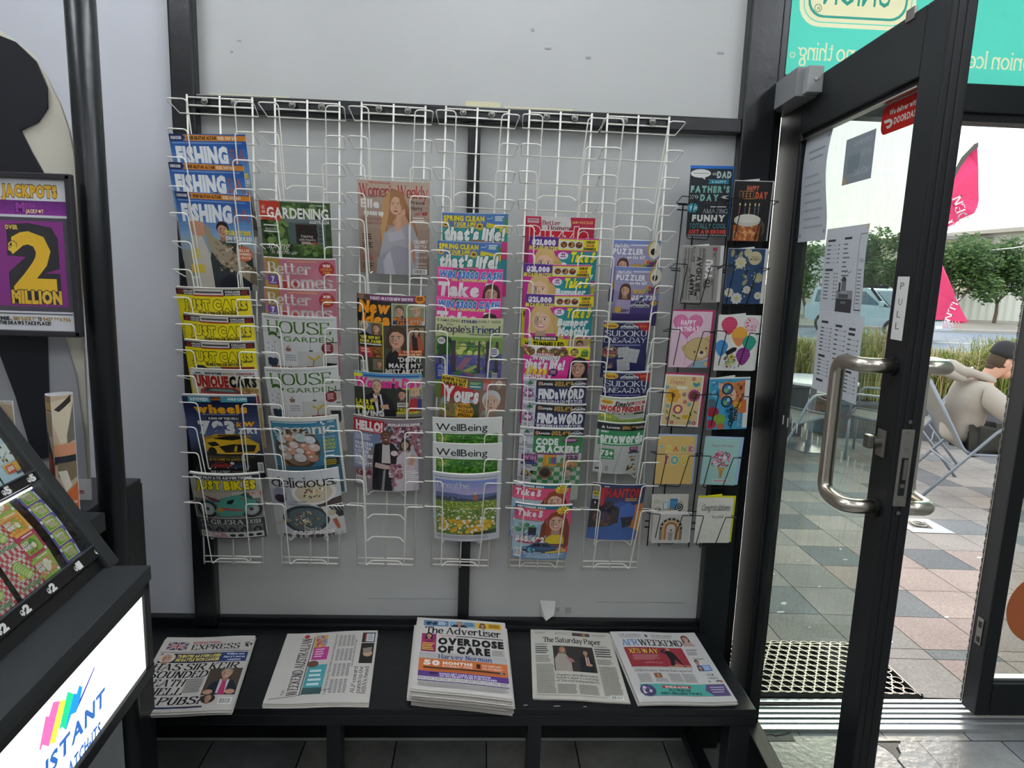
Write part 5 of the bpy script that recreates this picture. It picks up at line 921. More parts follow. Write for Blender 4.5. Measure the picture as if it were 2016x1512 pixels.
def cv_arrowords():
    a = Art('#c4c6c2', 118); a.R(0, 0, 100, 2, '#a8c4b8'); a.R(0, 2, 100, 18, '#1a1b1d'); a.P([(8, 14), (12, 7), (16, 14)], '#d9dcda'); a.T('Lovatts', 19, 8, 45, 13, '#eceeec', 'k'); a.T('$126,990', 50, 7, 82, 13, '#c9a046', 'k'); a.car(80, 7, 18, '#c9b0b8'); a.R(4, 18, 98, 52, '#2f8f56'); a.T('HANDY', 9, 19, 24, 23, '#eef2ee', 'k'); a.T('arrowords', 8, 23, 96, 44, '#eef2ee', 'k', sp=.02); a.bars(8, 46.5, 92, 49.5, 1, '#d6ead8', .8, 0)
    for i in range(12): a.R(4, 54+i*5, 98, 54.3+i*5, '#a2a5a1'); a.R(4+i*8, 54, 4.3+i*8, 116, '#a2a5a1')
    a.l += 1; a.L([(54, 54), (42, 116)], .8, '#6a6c6a'); a.P([(9, 60), (38, 60), (40, 84), (12, 85)], '#2f8a52'); a.T('75+', 12, 64, 37, 75, '#eef2ee', 'k'); a.T('puzzles', 13, 77, 36, 82, '#eef2ee', 'r'); a.P([(70, 54), (88, 54), (88, 64), (70, 64)], '#7a2a5a'); a.T('WIN', 72, 55.5, 86, 61, '#c98ab0', 'k'); a.car(68, 62, 24, '#3a3a5a'); a.blobs(70, 74, 86, 88, 16, ['#4a3a2a', '#d9cfae', '#8a6a3a'], 1.4, 3); a.blobs(66, 92, 88, 112, 30, ['#c9a86a', '#6a4a2a', '#e0d0a0', '#3a2c20'], 1.4, 3); a.barcode(8, 99, 10, 10); a.R(24, 100, 30, 112, '#9a9c9a'); a.R(4, 106, 12, 110, '#22242a'); return a
def cv_comic():
    """comic book: only its lettering is kept, the picture is a plain abstract"""
    a = Art('#26345f', 124); a.grad(0, 0, 100, 124, '#2b3a68', '#35558f'); a.P([(84, 44), (100, 40), (100, 124), (78, 124), (74, 80)], '#c9743a'); a.P([(90, 60), (100, 56), (100, 110), (88, 110)], '#dba24a'); a.P([(2, 44), (40, 36), (60, 60), (54, 96), (20, 112), (0, 100)], '#3a2c30'); a.blobs(6, 44, 50, 100, 30, ['#5a4038', '#2a2228', '#7a5a44', '#4a3a50'], 4, 10); a.P([(0, 100), (40, 92), (62, 80), (84, 96), (98, 104), (98, 124), (0, 124)], '#3f62a8'); a.P([(56, 46), (72, 38), (86, 48), (86, 76), (70, 92), (56, 80)], '#4468b4'); a.P([(40, 44), (56, 36), (70, 40), (54, 50)], '#355698'); a.P([(60, 72), (84, 70), (82, 90), (66, 96)], '#23232c')
    a.R(2, 2, 15, 34, '#c9c6bc'); a.R(2, 2, 15, 18, '#9a8448'); a.E(8.5, 10, 4, 6, '#8d8f94'); a.E(8.5, 22, 7, 4.5, '#e0d82c', 14); a.T('NEW', 4, 20, 13, 24, '#1f1d14', 'k'); a.bars(3, 27, 14, 33, 3, '#4a4a4a', .5); a.R(2, 36, 14, 48, '#16161a'); a.P([(9, 38), (6, 43), (8.5, 43), (7, 47), (11, 41.5), (8.5, 41.5)], '#ececec'); a.T('THE', 22, 4.5, 31, 8, '#e8e8ec', 'k'); a.T('PHANTOM', 17, 8, 94, 27, '#b8262a', 'k', it=.05, ol='#1a1418', sp=.03); a.P([(17, 20), (24, 20), (26, 40), (21, 50), (16, 44)], '#b8262a'); a.bars(64, 29, 92, 37, 2, '#d9a85a', .5); return a

MAGS = [
 (cv_fishing, (331.4, 262.8), (482.7, 265), .007, .002, 'blue angling magazine, topmost of three alike at the top of the leftmost rack', 3),
 (cv_fishing, (330.8, 318.6), (478.7, 324), .005, .002, 'blue angling magazine, middle of three alike in the leftmost rack', 3),
 (cv_fishing, (343.9, 376), (490.9, 384), .008, .002, 'blue angling magazine with its whole cover showing a man and a mottled fish', 3),
 (cv_justcars, (345, 563.3), (490, 566.4), .009, .012, 'yellow car magazine just below the man-with-fish cover, topmost of three alike', 0),
 (cv_justcars, (360, 615.6), (498.4, 621.8), .009, .012, 'yellow car magazine, middle of three alike in the leftmost rack', 0),
 (cv_justcars, (362, 667.3), (500.5, 671.4), .009, .012, 'yellow car magazine, lowest of three alike, above the red and black car title', 0),
 (cv_uniquecars, (373.7, 724.3), (506.6, 728), .007, .006, 'cream car magazine with a red and black title, above the dark blue cover', 0),
 (cv_wheels, (356.9, 775.6), (503.5, 777.2), .007, .004, 'dark blue magazine with 793 in big figures and a yellow sports car', 0),
 (cv_justbikes, (371.7, 929.3), (509.2, 930.6), .010, .014, 'motorcycle magazine with a green faired bike, bottom of the leftmost rack', 0),
 (cv_gardening, (509.3, 393.8), (649.5, 400.5), .005, .006, 'leafy green gardening magazine with a red corner, top of the second rack', 0),
 (cv_bhg, (518, 505), (660.4, 509.6), .008, .010, 'pink home magazine directly below the gardening magazine, upper of two alike', 0),
 (cv_bhg, (518.5, 565.4), (661.5, 570.5), .009, .012, 'pink home magazine, lower of two alike, above the first pale grey cover', 0),
 (cv_house, (514.8, 616.7), (662.5, 624.2), .006, .012, 'pale grey interiors magazine with green title, upper of two alike', 0),
 (cv_house, (519.3, 722.7), (664.5, 719.8), .006, .014, 'pale grey interiors magazine with green title, lower of two, above the egg cover', 0),
 (cv_organic, (527.1, 819.7), (665.6, 816.6), .007, .016, 'magazine with a nest of coloured eggs on a white-bordered blue cover', 0),
 (cv_delicious, (525.2, 923.4), (665.8, 919.7), .006, .020, 'food magazine with two bowls of pasta, bottom of the second rack', 0),
 (cv_womens, (703, 352.5), (846, 360), .007, .008, 'brown women\'s monthly with a long-haired blonde woman resting her chin on her hand', 0),
 (cv_newidea, (702.3, 575.9), (838.3, 582.8), .004, .012, 'gossip weekly with an orange two-line title and a dark-haired woman', 0),
 (cv_womansday, (696.4, 729.6), (830.7, 734.6), .004, .012, 'gossip weekly with a bright pink title and a man in a black suit', 0),
 (cv_hello, (695.4, 815), (834.3, 823.9), .005, .018, 'celebrity weekly with a red title box and a bridal couple', 0),
 (cv_thatslife, (870.5, 417.3), (1000.7, 420.7), .006, .004, 'teal and blue weekly with sunflowers, upper of two at the top of the fourth rack', 3),
 (cv_thatslife, (861.8, 472.3), (987.5, 477.6), .004, .006, 'teal and blue weekly with sunflowers, lower of two, above the pink weeklies', 3),
 (cv_take5, (861, 524.4), (991.4, 530.5), .004, .006, 'hot pink weekly with a cash headline, upper of two in the fourth rack', 0),
 (cv_take5, (858, 582.8), (987, 588.2), .004, .008, 'hot pink weekly with a cash headline, lower of two, above the woodland cover', 0),
 (cv_friend, (857.5, 622.5), (991.4, 627.5), .004, .006, 'story weekly with a painted bluebell wood on its cover', 0),
 (cv_yours, (869.4, 736.6), (999, 745.5), .005, .010, 'red-titled magazine with a white-haired woman and a yellow disc', 0),
 (cv_wellbeing, (851, 821.5), (989, 821.5), .006, .008, 'white and grass-green magazine, upper of two alike in the fourth rack', 0),
 (cv_wellbeing, (851.7, 870), (989.2, 872.5), .006, .010, 'white and grass-green magazine, lower of two, above the meadow cover', 0),
 (cv_breathe, (851.7, 928.4), (985.5, 928.8), .009, .018, 'magazine with a flower meadow and lighthouse, bottom of the fourth rack', 0),
 (cv_bhgpuzzle, (1035.2, 425), (1172.2, 429.3), .006, .004, 'crimson puzzle magazine at the top of the fifth rack', 0),
 (cv_bumper, (1042.7, 464.4), (1179, 470.2), .005, .004, 'magenta and teal puzzle monthly, topmost of three alike in the fifth rack', 0),
 (cv_bumper, (1032.2, 518), (1164.7, 521.8), .005, .006, 'magenta and teal puzzle monthly, middle of three alike in the fifth rack', 0),
 (cv_bumper, (1035.3, 577.9), (1169.6, 580.8), .005, .006, 'magenta and teal puzzle monthly, lowest of three, blonde face fully showing', 0),
 (cv_mega, (1031.7, 679), (1162.7, 683.4), .007, .008, 'pink puzzle magazine with food bowls and a black-haired woman', 0),
 (cv_findaword, (1030.8, 743.5), (1155.8, 745.5), .006, .008, 'navy word-search book with a pale grid edge, upper of two alike', 0),
 (cv_findaword, (1029.8, 789.8), (1154.8, 795.7), .006, .010, 'navy word-search book with a pale grid edge, lower of two alike', 0),
 (cv_codecrackers, (1023.8, 840.2), (1149.8, 843.7), .008, .006, 'green code-puzzle book with a checked cover and a small television picture', 0),
 (cv_pocket, (1011.5, 947.5), (1125.3, 953.7), .010, .012, 'small pink puzzle book with a red-haired woman, the one mostly hidden behind its twin', 0),
 (cv_pocket, (1015, 989.2), (1127.8, 994.3), .010, .012, 'small pink puzzle book with a red-haired woman, whole cover showing, bottom of fifth rack', 0),
 (cv_puzzler, (1207.4, 472), (1301.7, 474), .005, .004, 'small lilac puzzle book, upper of two at the top of the rightmost rack', 0),
 (cv_puzzler, (1213.7, 524.3), (1304.2, 526.8), .005, .004, 'small lilac puzzle book, lower of two, with the smiling woman in full view', 0),
 (cv_sudoku, (1189.5, 631.8), (1279.8, 632.4), .006, .004, 'navy number-puzzle book with white grids, upper of two alike', 0),
 (cv_sudoku, (1188.5, 730.6), (1280.2, 731), .006, .006, 'navy number-puzzle book, lower of two, only its title showing', 0),
 (cv_wordfinders, (1182, 779.2), (1272.8, 780.2), .008, .016, 'small white puzzle book with a red two-word title', 0),
 (cv_arrowords, (1176.6, 827.9), (1272.8, 830.2), .006, .014, 'small green and grey arrow-puzzle book in the rightmost rack', 0),
 (cv_comic, (1167.4, 949.6), (1272, 953.7), .004, .008, 'blue and orange comic book with a red title, bottom of the rightmost rack', 0)]
GRP = {'cv_fishing': 'blue angling magazines', 'cv_justcars': 'yellow car magazines', 'cv_bhg': 'pink home magazines', 'cv_house': 'pale interiors magazines', 'cv_thatslife': 'sunflower weeklies', 'cv_take5': 'hot pink weeklies', 'cv_wellbeing': 'white and green magazines', 'cv_bumper': 'magenta puzzle monthlies', 'cv_findaword': 'navy word-search books', 'cv_pocket': 'small pink puzzle books', 'cv_puzzler': 'small lilac puzzle books', 'cv_sudoku': 'navy number-puzzle books'}
AC = {}
for fn_, tl, tr, th_, bow_, lb_, ex in MAGS:
    if fn_ not in AC: AC[fn_] = fn_()
    nm = 'comic_book' if fn_ is cv_comic else ('puzzle_book' if 'puzzle' in lb_ or 'word-search' in lb_ else 'magazine')
    sheet(nm, lb_, 'comic' if nm == 'comic_book' else 'magazine', AC[fn_], W(*tl, -.12), W(*tr, -.12), .25, th=th_, bow=bow_, group=GRP.get(fn_.__name__))
# ================================================================== GREETING CARDS
def make_card_rack():
    r = thing('greeting_card_rack', '', 'card rack', (0, -.045, 1.3))
    g = MB(); o = Vector((0, -.045, 1.3))
    for x in (-.045, -.008): g.tube([o+Vector((x, 0, -.58)), o+Vector((x, 0, .47))], .0022, 6)
    
    for z in (.47, .455, .28, -.52, -.50): g.tube([o+Vector((-.06, .002, z)), o+Vector((.06, .002, z))], .0022, 6)
    g.build('back_wires', M_BLACKWIRE, r, smooth=True)
    for k in range(6):
        zf = 1.785-.187*k; zb = zf-.012; d = lambda x, y, z: Vector((x, -.045+y, z))
        p = arcpath([d(-.066, 0, zb), d(-.070, -.070, zf), d(-.034, -.070, zf), d(-.030, -.022, zf-.112), d(.030, -.022, zf-.112), d(.034, -.070, zf), d(.068, -.070, zf), d(.064, 0, zb)], .005, 3)
        m = MB(); m.tube(p, .0014, 6, closed=True); m.build('pocket', M_BLACKWIRE, r, smooth=True)
    return r
cr1 = make_card_rack(); cr2 = copy_tree(cr1)
cr1.location = (.609, -.045, 1.3); cr2.location = (.7415, -.055, 1.3)
cr1.rotation_euler = (0, .034, 0); cr2.rotation_euler = (0, .04, 0)
cr1['label'] = 'black wire card rack beside the rightmost magazine rack, with the dad card on top'; cr2['label'] = 'black wire greeting card rack hanging in front of the right-hand black post'
for q in (cr1, cr2): q['group'] = 'black wire greeting card racks'
def flower(a, x, y, r, c, cc, n=6, w=.5):
    for i in range(n): t = 2*PI*i/n; a.E(x+r*.62*math.cos(t), y+r*.62*math.sin(t), r*w, r*w*.8, c, 10, t); a.l -= 1
    a.l += 1; a.E(x, y, r*.34, r*.34, cc, 10)
def balloon(a, x, y, rx, ry, c):
    a.P([(x+rx*math.cos(t)*(1 if math.sin(t) < 0 else 1-.35*math.sin(t)), y+ry*math.sin(t)*(1 if math.sin(t) < 0 else 1.25)) for t in [i*2*PI/22 for i in range(22)]], c)
def cd_dad():
    a = Art('#23272c', 155); a.E(25, 11, 24, 9.5, '#d9dad4', 24); a.P([(26, 18), (36, 18), (36, 25)], '#d9dad4'); a.bars(8, 10, 44, 13, 1, '#9a9c9a', .6, 0); a.T('DAD', 64, 6, 98, 20, '#b9cfc4', 'k')
    for i in range(3): a.L([(56+i*4, 9), (53+i*4, 12), (56+i*4, 15)], 1.2, '#d9dad4')
    a.P([(44, 24), (94, 24), (92, 29), (94, 34), (44, 34), (47, 29)], '#2f7f92'); a.T('A HAPPY', 52, 26.5, 87, 32, '#8fd0d8', 'k'); a.T("FATHER'S", 4, 39, 97, 53, '#7fb3a8', 'k', sp=.22); a.T('DAY', 28, 58, 72, 72, '#7fb3a8', 'k', sp=.3)
    for i in range(4): a.L([(4+i*5, 60), (8+i*5, 64), (4+i*5, 68)], 1.2, '#d9dad4'); a.L([(96-i*5, 60), (78+i*4, 64), (96-i*5, 68)], 1, '#d9dad4')
    for i in range(12): t = i*PI/6; a.P([(12+15*math.cos(t), 89+13*math.sin(t)), (12+9*math.cos(t+.3), 89+9*math.sin(t+.3)), (12+9*math.cos(t-.3), 89+9*math.sin(t-.3))], '#3a9cb0')
    a.E(12, 89, 11, 10, '#3a9cb0', 20); a.T('YO!', 4, 85, 22, 93, '#e4f0ee', 'b')
    for i in range(10): a.E(40+i*6, 78, .9, .9, '#b8485a', 6)
    a.bars(54, 85, 92, 88, 1, '#d9dad4', .7, 0); a.T('AMAZING', 36, 91, 96, 101, '#a9b4b0', 's', sp=.14); a.T('FUNNY', 12, 105, 92, 119, '#dcdcd6', 'k', sp=.18, ol='#23272c'); a.T('TOTALLY COOL', 6, 124, 96, 136, '#5f9a9a', 'r', sp=.14); a.T('JUST AWESOME', 4, 139, 97, 148, '#cf4a42', 'k')
    for i in range(22): a.E(3+i*4.4, 152, 1.3, 1.3, '#e4e4de', 8)
    return a
def cd_beer():
    a = Art('#1b1a19', 151); a.T('HAPPY', 34, 11, 66, 22, '#c9664a', 'k'); a.T('BEER', 16, 26, 56, 42, '#1b1a19', 'k', ol='#d9975a'); a.T('DAY', 58, 26, 90, 42, '#cf5a3a', 'k')
    for x, c in ((20, '#b84a5a'), (34, '#4a4a6a'), (46, '#c99a5a'), (60, '#5a6a7a'), (70, '#6a6a6a')): a.R(x-1.5, 64, x+1.5, 84, c); a.E(x, 58, 1.8, 4.4, '#e6c98a', 10); a.E(x, 59.5, 1, 2.4, '#f4ecc8', 8)
    a.P([(8, 110), (80, 108), (78, 151), (10, 151)], '#a85a2c'); a.blobs(10, 110, 78, 150, 24, ['#c47a3c', '#8a4420', '#d99a5a'], 3, 6)
    for x in (18, 34, 50, 66): a.ring(x, 124, 6, 7, PI, 2*PI, '#e0b488'); a.R(x-7, 124, x-6, 150, '#d9ae84')
    a.E(44, 98, 36, 16, '#cfcabc', 26); a.E(44, 94, 33, 11, '#dedacd', 24); a.P([(80, 96), (90, 106), (92, 126), (84, 140), (86, 120), (80, 108)], '#5a4a3c'); return a
def cd_type():
    a = Art('#9a9792', 146); q = ['CELEBRATE', 'TO YOU', 'FOR YOU', 'MANY HAPPY', 'BEST WISHES', 'CHEERS', 'ENJOY']
    for i in range(20):
        y = random.uniform(4, 134); x = random.choice((6, 14, 22, 30, 44, 52, 62, 70, 82)); n = random.uniform(12, 26); a.T(random.choice(q), x-n/2+2, y, x+n/2+2, y+5.5, random.choice(('#3c3a38', '#4a4846', '#2e2c2a')), 'b', a=-PI/2)
    for x in (8, 16, 24, 46, 54, 86): a.bars(x, 6, x+5, 140, 46, '#565350', .55, .3)
    a.R(26, 40, 52, 128, '#9a9792'); a.T('HAPPY', 4, 92, 60, 103, '#1c1a1a', 'k', a=-PI/2); a.T('BIRTHDAY', 2, 65, 92, 78, '#1c1a1a', 'b', a=-PI/2); a.R(40, 118, 46, 128, '#1c1a1a'); a.R(58, 30, 88, 84, '#9a9792'); a.T('YOU', 48, 51, 98, 68, '#e9e7e4', 'k', a=-PI/2); a.T('TO', 60, 90, 84, 104, '#1c1a1a', 'b', a=-PI/2); a.R(80, 4, 92, 12, '#a83a56'); a.T('CELEBRATE', 42, 22, 76, 28, '#3a3836', 'r', a=-PI/2); return a
def cd_floral():
    a = Art('#27456a', 147)
    for _ in range(16): a.E(random.uniform(6, 94), random.uniform(4, 140), 10, 5, random.choice(('#4a4438', '#9a8f66', '#6f6a50', '#232a3a')), 10, random.random()*6)
    for x, y, r in ((36, 36, 15), (88, 76, 13), (34, 132, 15), (60, 108, 10), (54, 10, 11), (12, 116, 12), (92, 124, 10)):
        flower(a, x, y, r*1.1, random.choice(('#c9c3a8', '#b9b49a', '#d3d2cc')), '#c9b86a', 9, .36)
    a.blobs(10, 14, 60, 60, 20, ['#9aa4c4', '#d3d6e0'], 1.2, 2.4); a.blobs(40, 60, 80, 130, 20, ['#9aa4c4', '#c9cddc', '#2a2620'], 1.2, 2.6); a.E(74, 24, 18, 18, '#c0b48e', 28); a.T('happy', 64, 18, 84, 23, '#4a4438', 's', it=.2); a.T('BIRTHDAY', 60, 25, 88, 30, '#4a4438', 'b'); return a
def cd_bear():
    a = Art('#e3c3d2', 144); a.blobs(2, 2, 98, 60, 60, ['#d9b4c6', '#ecd3de'], .8, 1.6)
    hp = []
    for i in range(28):
        t = 2*PI*i/28; hp.append((40+2.35*16*math.sin(t)**3, 34-2.2*(13*math.cos(t)-5*math.cos(2*t)-2*math.cos(3*t)-math.cos(4*t))))
    a.P(hp, '#c8578e'); a.P([((x-40)*.93+40, (y-34)*.93+33) for x, y in hp], '#d673a2'); a.blobs(10, 10, 70, 50, 12, ['#e08ab4'], 1.2, 2.4); a.T('HAPPY', 22, 22, 60, 34, '#f4eaee', 'k'); a.T('BIRTHDAY', 14, 38, 70, 50, '#f4eaee', 'k', a=-.05); a.L([(42, 68), (43, 82), (41, 140)], .8, '#b9718f')
    a.E(38, 94, 9, 9, '#c4a872', 16); a.E(97, 70, 9, 9, '#c4a872', 16); a.E(72, 96, 36, 30, '#8a7048', 26, -.25); a.E(72, 96, 34.6, 28.6, '#cdb27c', 26, -.25)
    for i in range(12): a.L([(42+i*5.4, 76), (38+i*5.4, 118)], .35, '#b39660'); a.L([(40, 78+i*4), (104, 72+i*4)], .35, '#b39660'); a.l -= 2
    a.l += 2; a.E(82, 108, 12, 10, '#e0d0ae', 18); a.E(82, 104, 5, 4.4, '#3f2b2c', 14); a.E(64, 103, 2.4, 2.6, '#2a2220', 10); a.E(93, 93, 2.4, 2.6, '#2a2220', 10); a.P([(60, 130), (100, 122), (100, 144), (56, 144)], '#8fb0c0'); a.P([(46, 144), (60, 132), (64, 138), (54, 144)], '#b88a9a'); a.E(97, 134, 6, 6, '#cdb27c', 12); return a
def cd_balloons():
    a = Art('#ebe8e2', 135); balloon(a, 28, 20, 20, 20, '#cf3f66'); balloon(a, 82, 18, 19, 18, '#e9c3cf'); a.blobs(66, 2, 98, 36, 18, ['#b83a5a'], 1.2, 2.2); balloon(a, 56, 46, 20, 22, '#e6a83c'); a.P([(38, 52), (74, 52), (66, 64), (56, 74), (46, 64)], '#e08a5a'); balloon(a, 82, 64, 17, 18, '#2f9a86'); balloon(a, 14, 76, 16, 18, '#3f8ac9'); balloon(a, 70, 96, 18, 20, '#8f2f86')
    for i in range(4): a.L([(14-12, 68+i*6), (14, 65+i*6), (14+13, 69+i*6)], .8, '#6fb0e0'); a.L([(54, 88+i*6), (86, 88+i*6)], .5, '#c08ab8'); a.L([(12, 10+i*7), (44, 10+i*7)], .5, '#e68aa4')
    a.P([(24, 88), (42, 76), (52, 76), (52, 84), (30, 97)], '#1c1b1b'); a.blobs(22, 96, 54, 132, 70, ['#3a7a5a', '#6aa05a', '#4a8a9a', '#d9c04a', '#8a3a5a', '#c9d0a0'], 2, 4); a.P([(36, 132), (22, 118), (28, 134)], '#ebe8e2'); a.P([(36, 132), (54, 118), (48, 134)], '#ebe8e2'); flower(a, 42, 100, 7, '#d9c04a', '#7a4a2a')
    for x in (28, 56, 70): a.L([(x, 116), (x+2, 135)], .3, '#b9b6b0')
    return a
def cd_friend():
    a = Art('#eae6dc', 138); a.R(4, 4, 96, 134, '#dcc08a'); a.T('Friend', 14, 14, 50, 26, '#b0485a', 's', it=.2); a.T('Today a special', 14, 8, 54, 11, '#b06a6a', 's'); a.T('a lovely', 10, 33, 32, 37, '#8a6a5a', 's'); a.R(34, 31, 60, 38, '#eae6dc')
    flower(a, 26, 56, 17, '#e0a62c', '#8a5a2c', 6, .55); flower(a, 80, 54, 17, '#a8488a', '#5a2f2c', 12, .36); a.E(80, 54, 11, 10, '#6a3a2a', 16); flower(a, 42, 92, 13, '#b8487a', '#e8cf5a', 10, .4); a.E(42, 92, 7, 8, '#e8d27a', 14); a.E(66, 112, 11, 6, '#dfb42c', 14)
    a.P([(74, 18), (82, 22), (90, 18), (92, 26), (82, 32), (74, 26)], '#3f9aa0')
    for x, y, c in ((8, 34, '#4a9fb0'), (14, 84, '#4a9fb0'), (70, 78, '#4a9fb0'), (54, 52, '#7a4a8a'), (18, 118, '#7a4a8a'), (74, 10, '#b8485a'), (58, 72, '#b8485a'), (88, 128, '#b8485a'), (30, 128, '#b8485a'), (76, 126, '#4a9fb0')): flower(a, x, y, 5, c, '#eadf9a', 5, .5)
    for x, y in ((14, 100), (34, 110), (46, 116), (76, 104), (88, 98)): a.E(x, y, 6, 2.4, '#5a8a3a', 10, random.random())
    return a
def cd_chillax():
    a = Art('#3f9cc4', 130); a.blobs(2, 2, 60, 50, 20, ['#7fc4dc', '#b4dce8', '#2f86b4'], 5, 11); a.blobs(40, 60, 80, 128, 20, ['#4fa8cc', '#2f8abc'], 5, 10); a.P([(24, 14), (40, 6), (60, 10), (90, 2), (96, 40), (94, 84), (80, 90), (60, 66), (34, 66), (26, 40)], '#c47a4a'); a.blobs(30, 10, 94, 70, 40, ['#a85f34', '#d9976a', '#8f4f2c'], 2, 6); a.P([(20, 10), (36, 14), (30, 30)], '#d8a48a'); a.E(56, 42, 12, 14, '#d9b49a', 18); a.P([(52, 36), (60, 42), (52, 46)], '#c9787a')
    for y in (26, 58): a.E(45, y, 14, 15, '#15161c', 22); a.E(45, y, 11, 12, '#3a6a9a', 20); a.E(42, y+3, 5, 6, '#6fae6a', 12); a.E(49, y-4, 4, 5, '#8fc4dc', 12)
    a.R(88, 4, 100, 126, '#e2e2de'); a.P([(78, 60), (94, 52), (96, 86), (84, 90)], '#d9703a'); flower(a, 72, 68, 9, '#e2a82c', '#b8742c', 7, .5)
    a.E(8, 62, 11, 12, '#4a6a7a', 18); a.E(12, 84, 15, 13, '#a81f3c', 20); a.E(28, 104, 17, 14, '#7fa83a', 20); a.E(8, 116, 14, 12, '#b02a4a', 20); a.E(34, 122, 10, 8, '#c2663a', 16); a.T('Chillax', 33, 92, 81, 104, '#12161f', 'b', a=-PI/2); a.R(66, 72, 73, 108, '#14161c'); a.T("it's your", 53, 87.5, 86, 92, '#e6e6e0', 'r', a=-PI/2); a.T('BIRTHDAY', 58, 100, 98, 106, '#c9c4b8', 't', a=-PI/2); return a
def cd_thanks():
    a = Art('#dcb970', 138); cs = ['#6fb8bc', '#d9c84a', '#cf7a3a', '#8fae5a', '#c45a9a']
    for i, (ch, x0, x1) in enumerate((('T', 6, 16), ('H', 24, 36), ('A', 41, 58), ('N', 64, 78), ('K', 84, 98))): a.T(ch, x0, 28, x1, 44, cs[i], 'k', ol='#f0e6c8')
    for ch, x0, x1, c in (('Y', 20, 34, '#c45a9a'), ('O', 38, 60, '#6fb0a8'), ('U', 68, 82, '#d9c22c')): a.T(ch, x0, 57, x1, 79, c, 'k', ol='#f0e6c8')
    return a
def cd_blue():
    a = Art('#a3cdc8', 139); a.R(5, 5, 95, 134, '#b4d8d3'); a.R(6, 6, 94, 133, '#a6d0cb'); a.T('Happy Birthday', 20, 18, 84, 25, '#a85a78', 's', it=.2)
    a.blobs(24, 34, 78, 86, 70, ['#c44a72', '#e8e2e0', '#d97a98', '#b0305a', '#5a9a6a'], 2, 3.6, k=8)
    for x, y, c in ((50, 44, '#d97a98'), (38, 54, '#c9426a'), (62, 58, '#e8e4e4'), (46, 66, '#d06088'), (70, 48, '#c44a72'), (58, 76, '#c9426a'), (34, 70, '#e6b4c4')): flower(a, x, y, 6, c, '#f0e8e4', 6)
    a.P([(44, 86), (66, 86), (62, 96), (48, 96)], '#c99a3e'); a.P([(49, 96), (61, 96), (58, 116), (52, 116)], '#c08a3a'); a.R(46, 116, 64, 117.5, '#8fb8b4'); a.R(34, 122, 78, 130, '#e0d6d2'); a.bars(37, 124.5, 75, 128, 1, '#b8788a', .7, 0); return a
def cd_camera():
    a = Art('#d2cdc2', 138); a.blobs(4, 6, 30, 36, 8, ['#c4bfb4', '#dcd8ce'], 3, 6); a.E(80, 34, 8, 16, '#b9ad9a', 16); a.R(50, 16, 72, 46, '#4a8ab8'); a.R(50, 13, 70, 18, '#3a78a8'); a.P([(32, 24), (46, 22), (48, 46), (32, 46)], '#8fa8b4'); a.P([(34, 26), (44, 24), (45, 42), (34, 44)], '#c9d6da'); a.E(76, 38, 11, 11, '#1a1b1e', 22); a.E(76, 38, 8, 8, '#c9ccd0', 20); a.E(76, 38, 6, 6, '#26282e', 18); a.E(76, 38, 2.6, 2.6, '#9aa4b0', 10); a.L([(10, 44), (20, 38), (28, 46)], 1, '#4a4a42'); a.blobs(10, 40, 28, 48, 8, ['#3f4a3a', '#5a5a4a'], 1, 2); a.E(54, 44, 7, 3, '#c9a04a', 12); return a
def cd_rainbow():
    a = Art('#c9c6c0', 90); a.R(0, 0, 100, 6, '#e6e4e0')
    for r0, r1, c in ((24, 30, '#2b2722'), (18, 24, '#c6ab7c'), (12, 18, '#b4713e')):
        a.ring(50, 46, r0, r1, 0, PI, c, 22); a.R(50-r1, 46, 50-r0, 80, c); a.R(50+r0, 46, 50+r1, 80, c)
    for i in range(7): t = PI*(i+.5)/7; a.E(50+27*math.cos(t), 46-27*math.sin(t), 2.2, 2.2, '#d9d2b8', 10); a.E(50+15*math.cos(t), 46-15*math.sin(t), 1.6, 1.6, '#4a3020', 6); a.E(50+21*math.cos(t), 46-21*math.sin(t), .9, .9, '#3a2c1c', 6)
    for i in range(6):
        for s in (-1, 1): a.L([(50+s*24.6, 50+i*5), (50+s*29, 52+i*5)], 1.6, '#cfc8b0'); a.E(50+s*21, 50+i*5.4, .9, .9, '#3a2c1c', 6)
    for i in range(4): y = 58+i*6; a.L([(43, y), (49, y+4), (55, y)], 1.8, '#231f1e')
    a.E(50, 52, 1.6, 4, '#231f1e', 10); return a
def cd_congrats():
    a = Art('#e4e1d6', 137)
    for _ in range(26):
        x, y, r = random.uniform(10, 92), random.uniform(8, 128), random.uniform(2, 6); a.ring(x, y, r, r+.5, random.random()*3, 4+random.random()*3, '#bdb9ac', 12)
    for _ in range(16): a.E(random.uniform(8, 94), random.uniform(6, 130), .9, .9, '#6a6860', 6)
    a.T('Congratulations', 12, 20, 92, 38, '#4a4846', 's', it=.15, sp=.02); a.T('to you!', 44, 52, 74, 61, '#5a5856', 's', it=.2); return a
WH = '#e2e1dd'
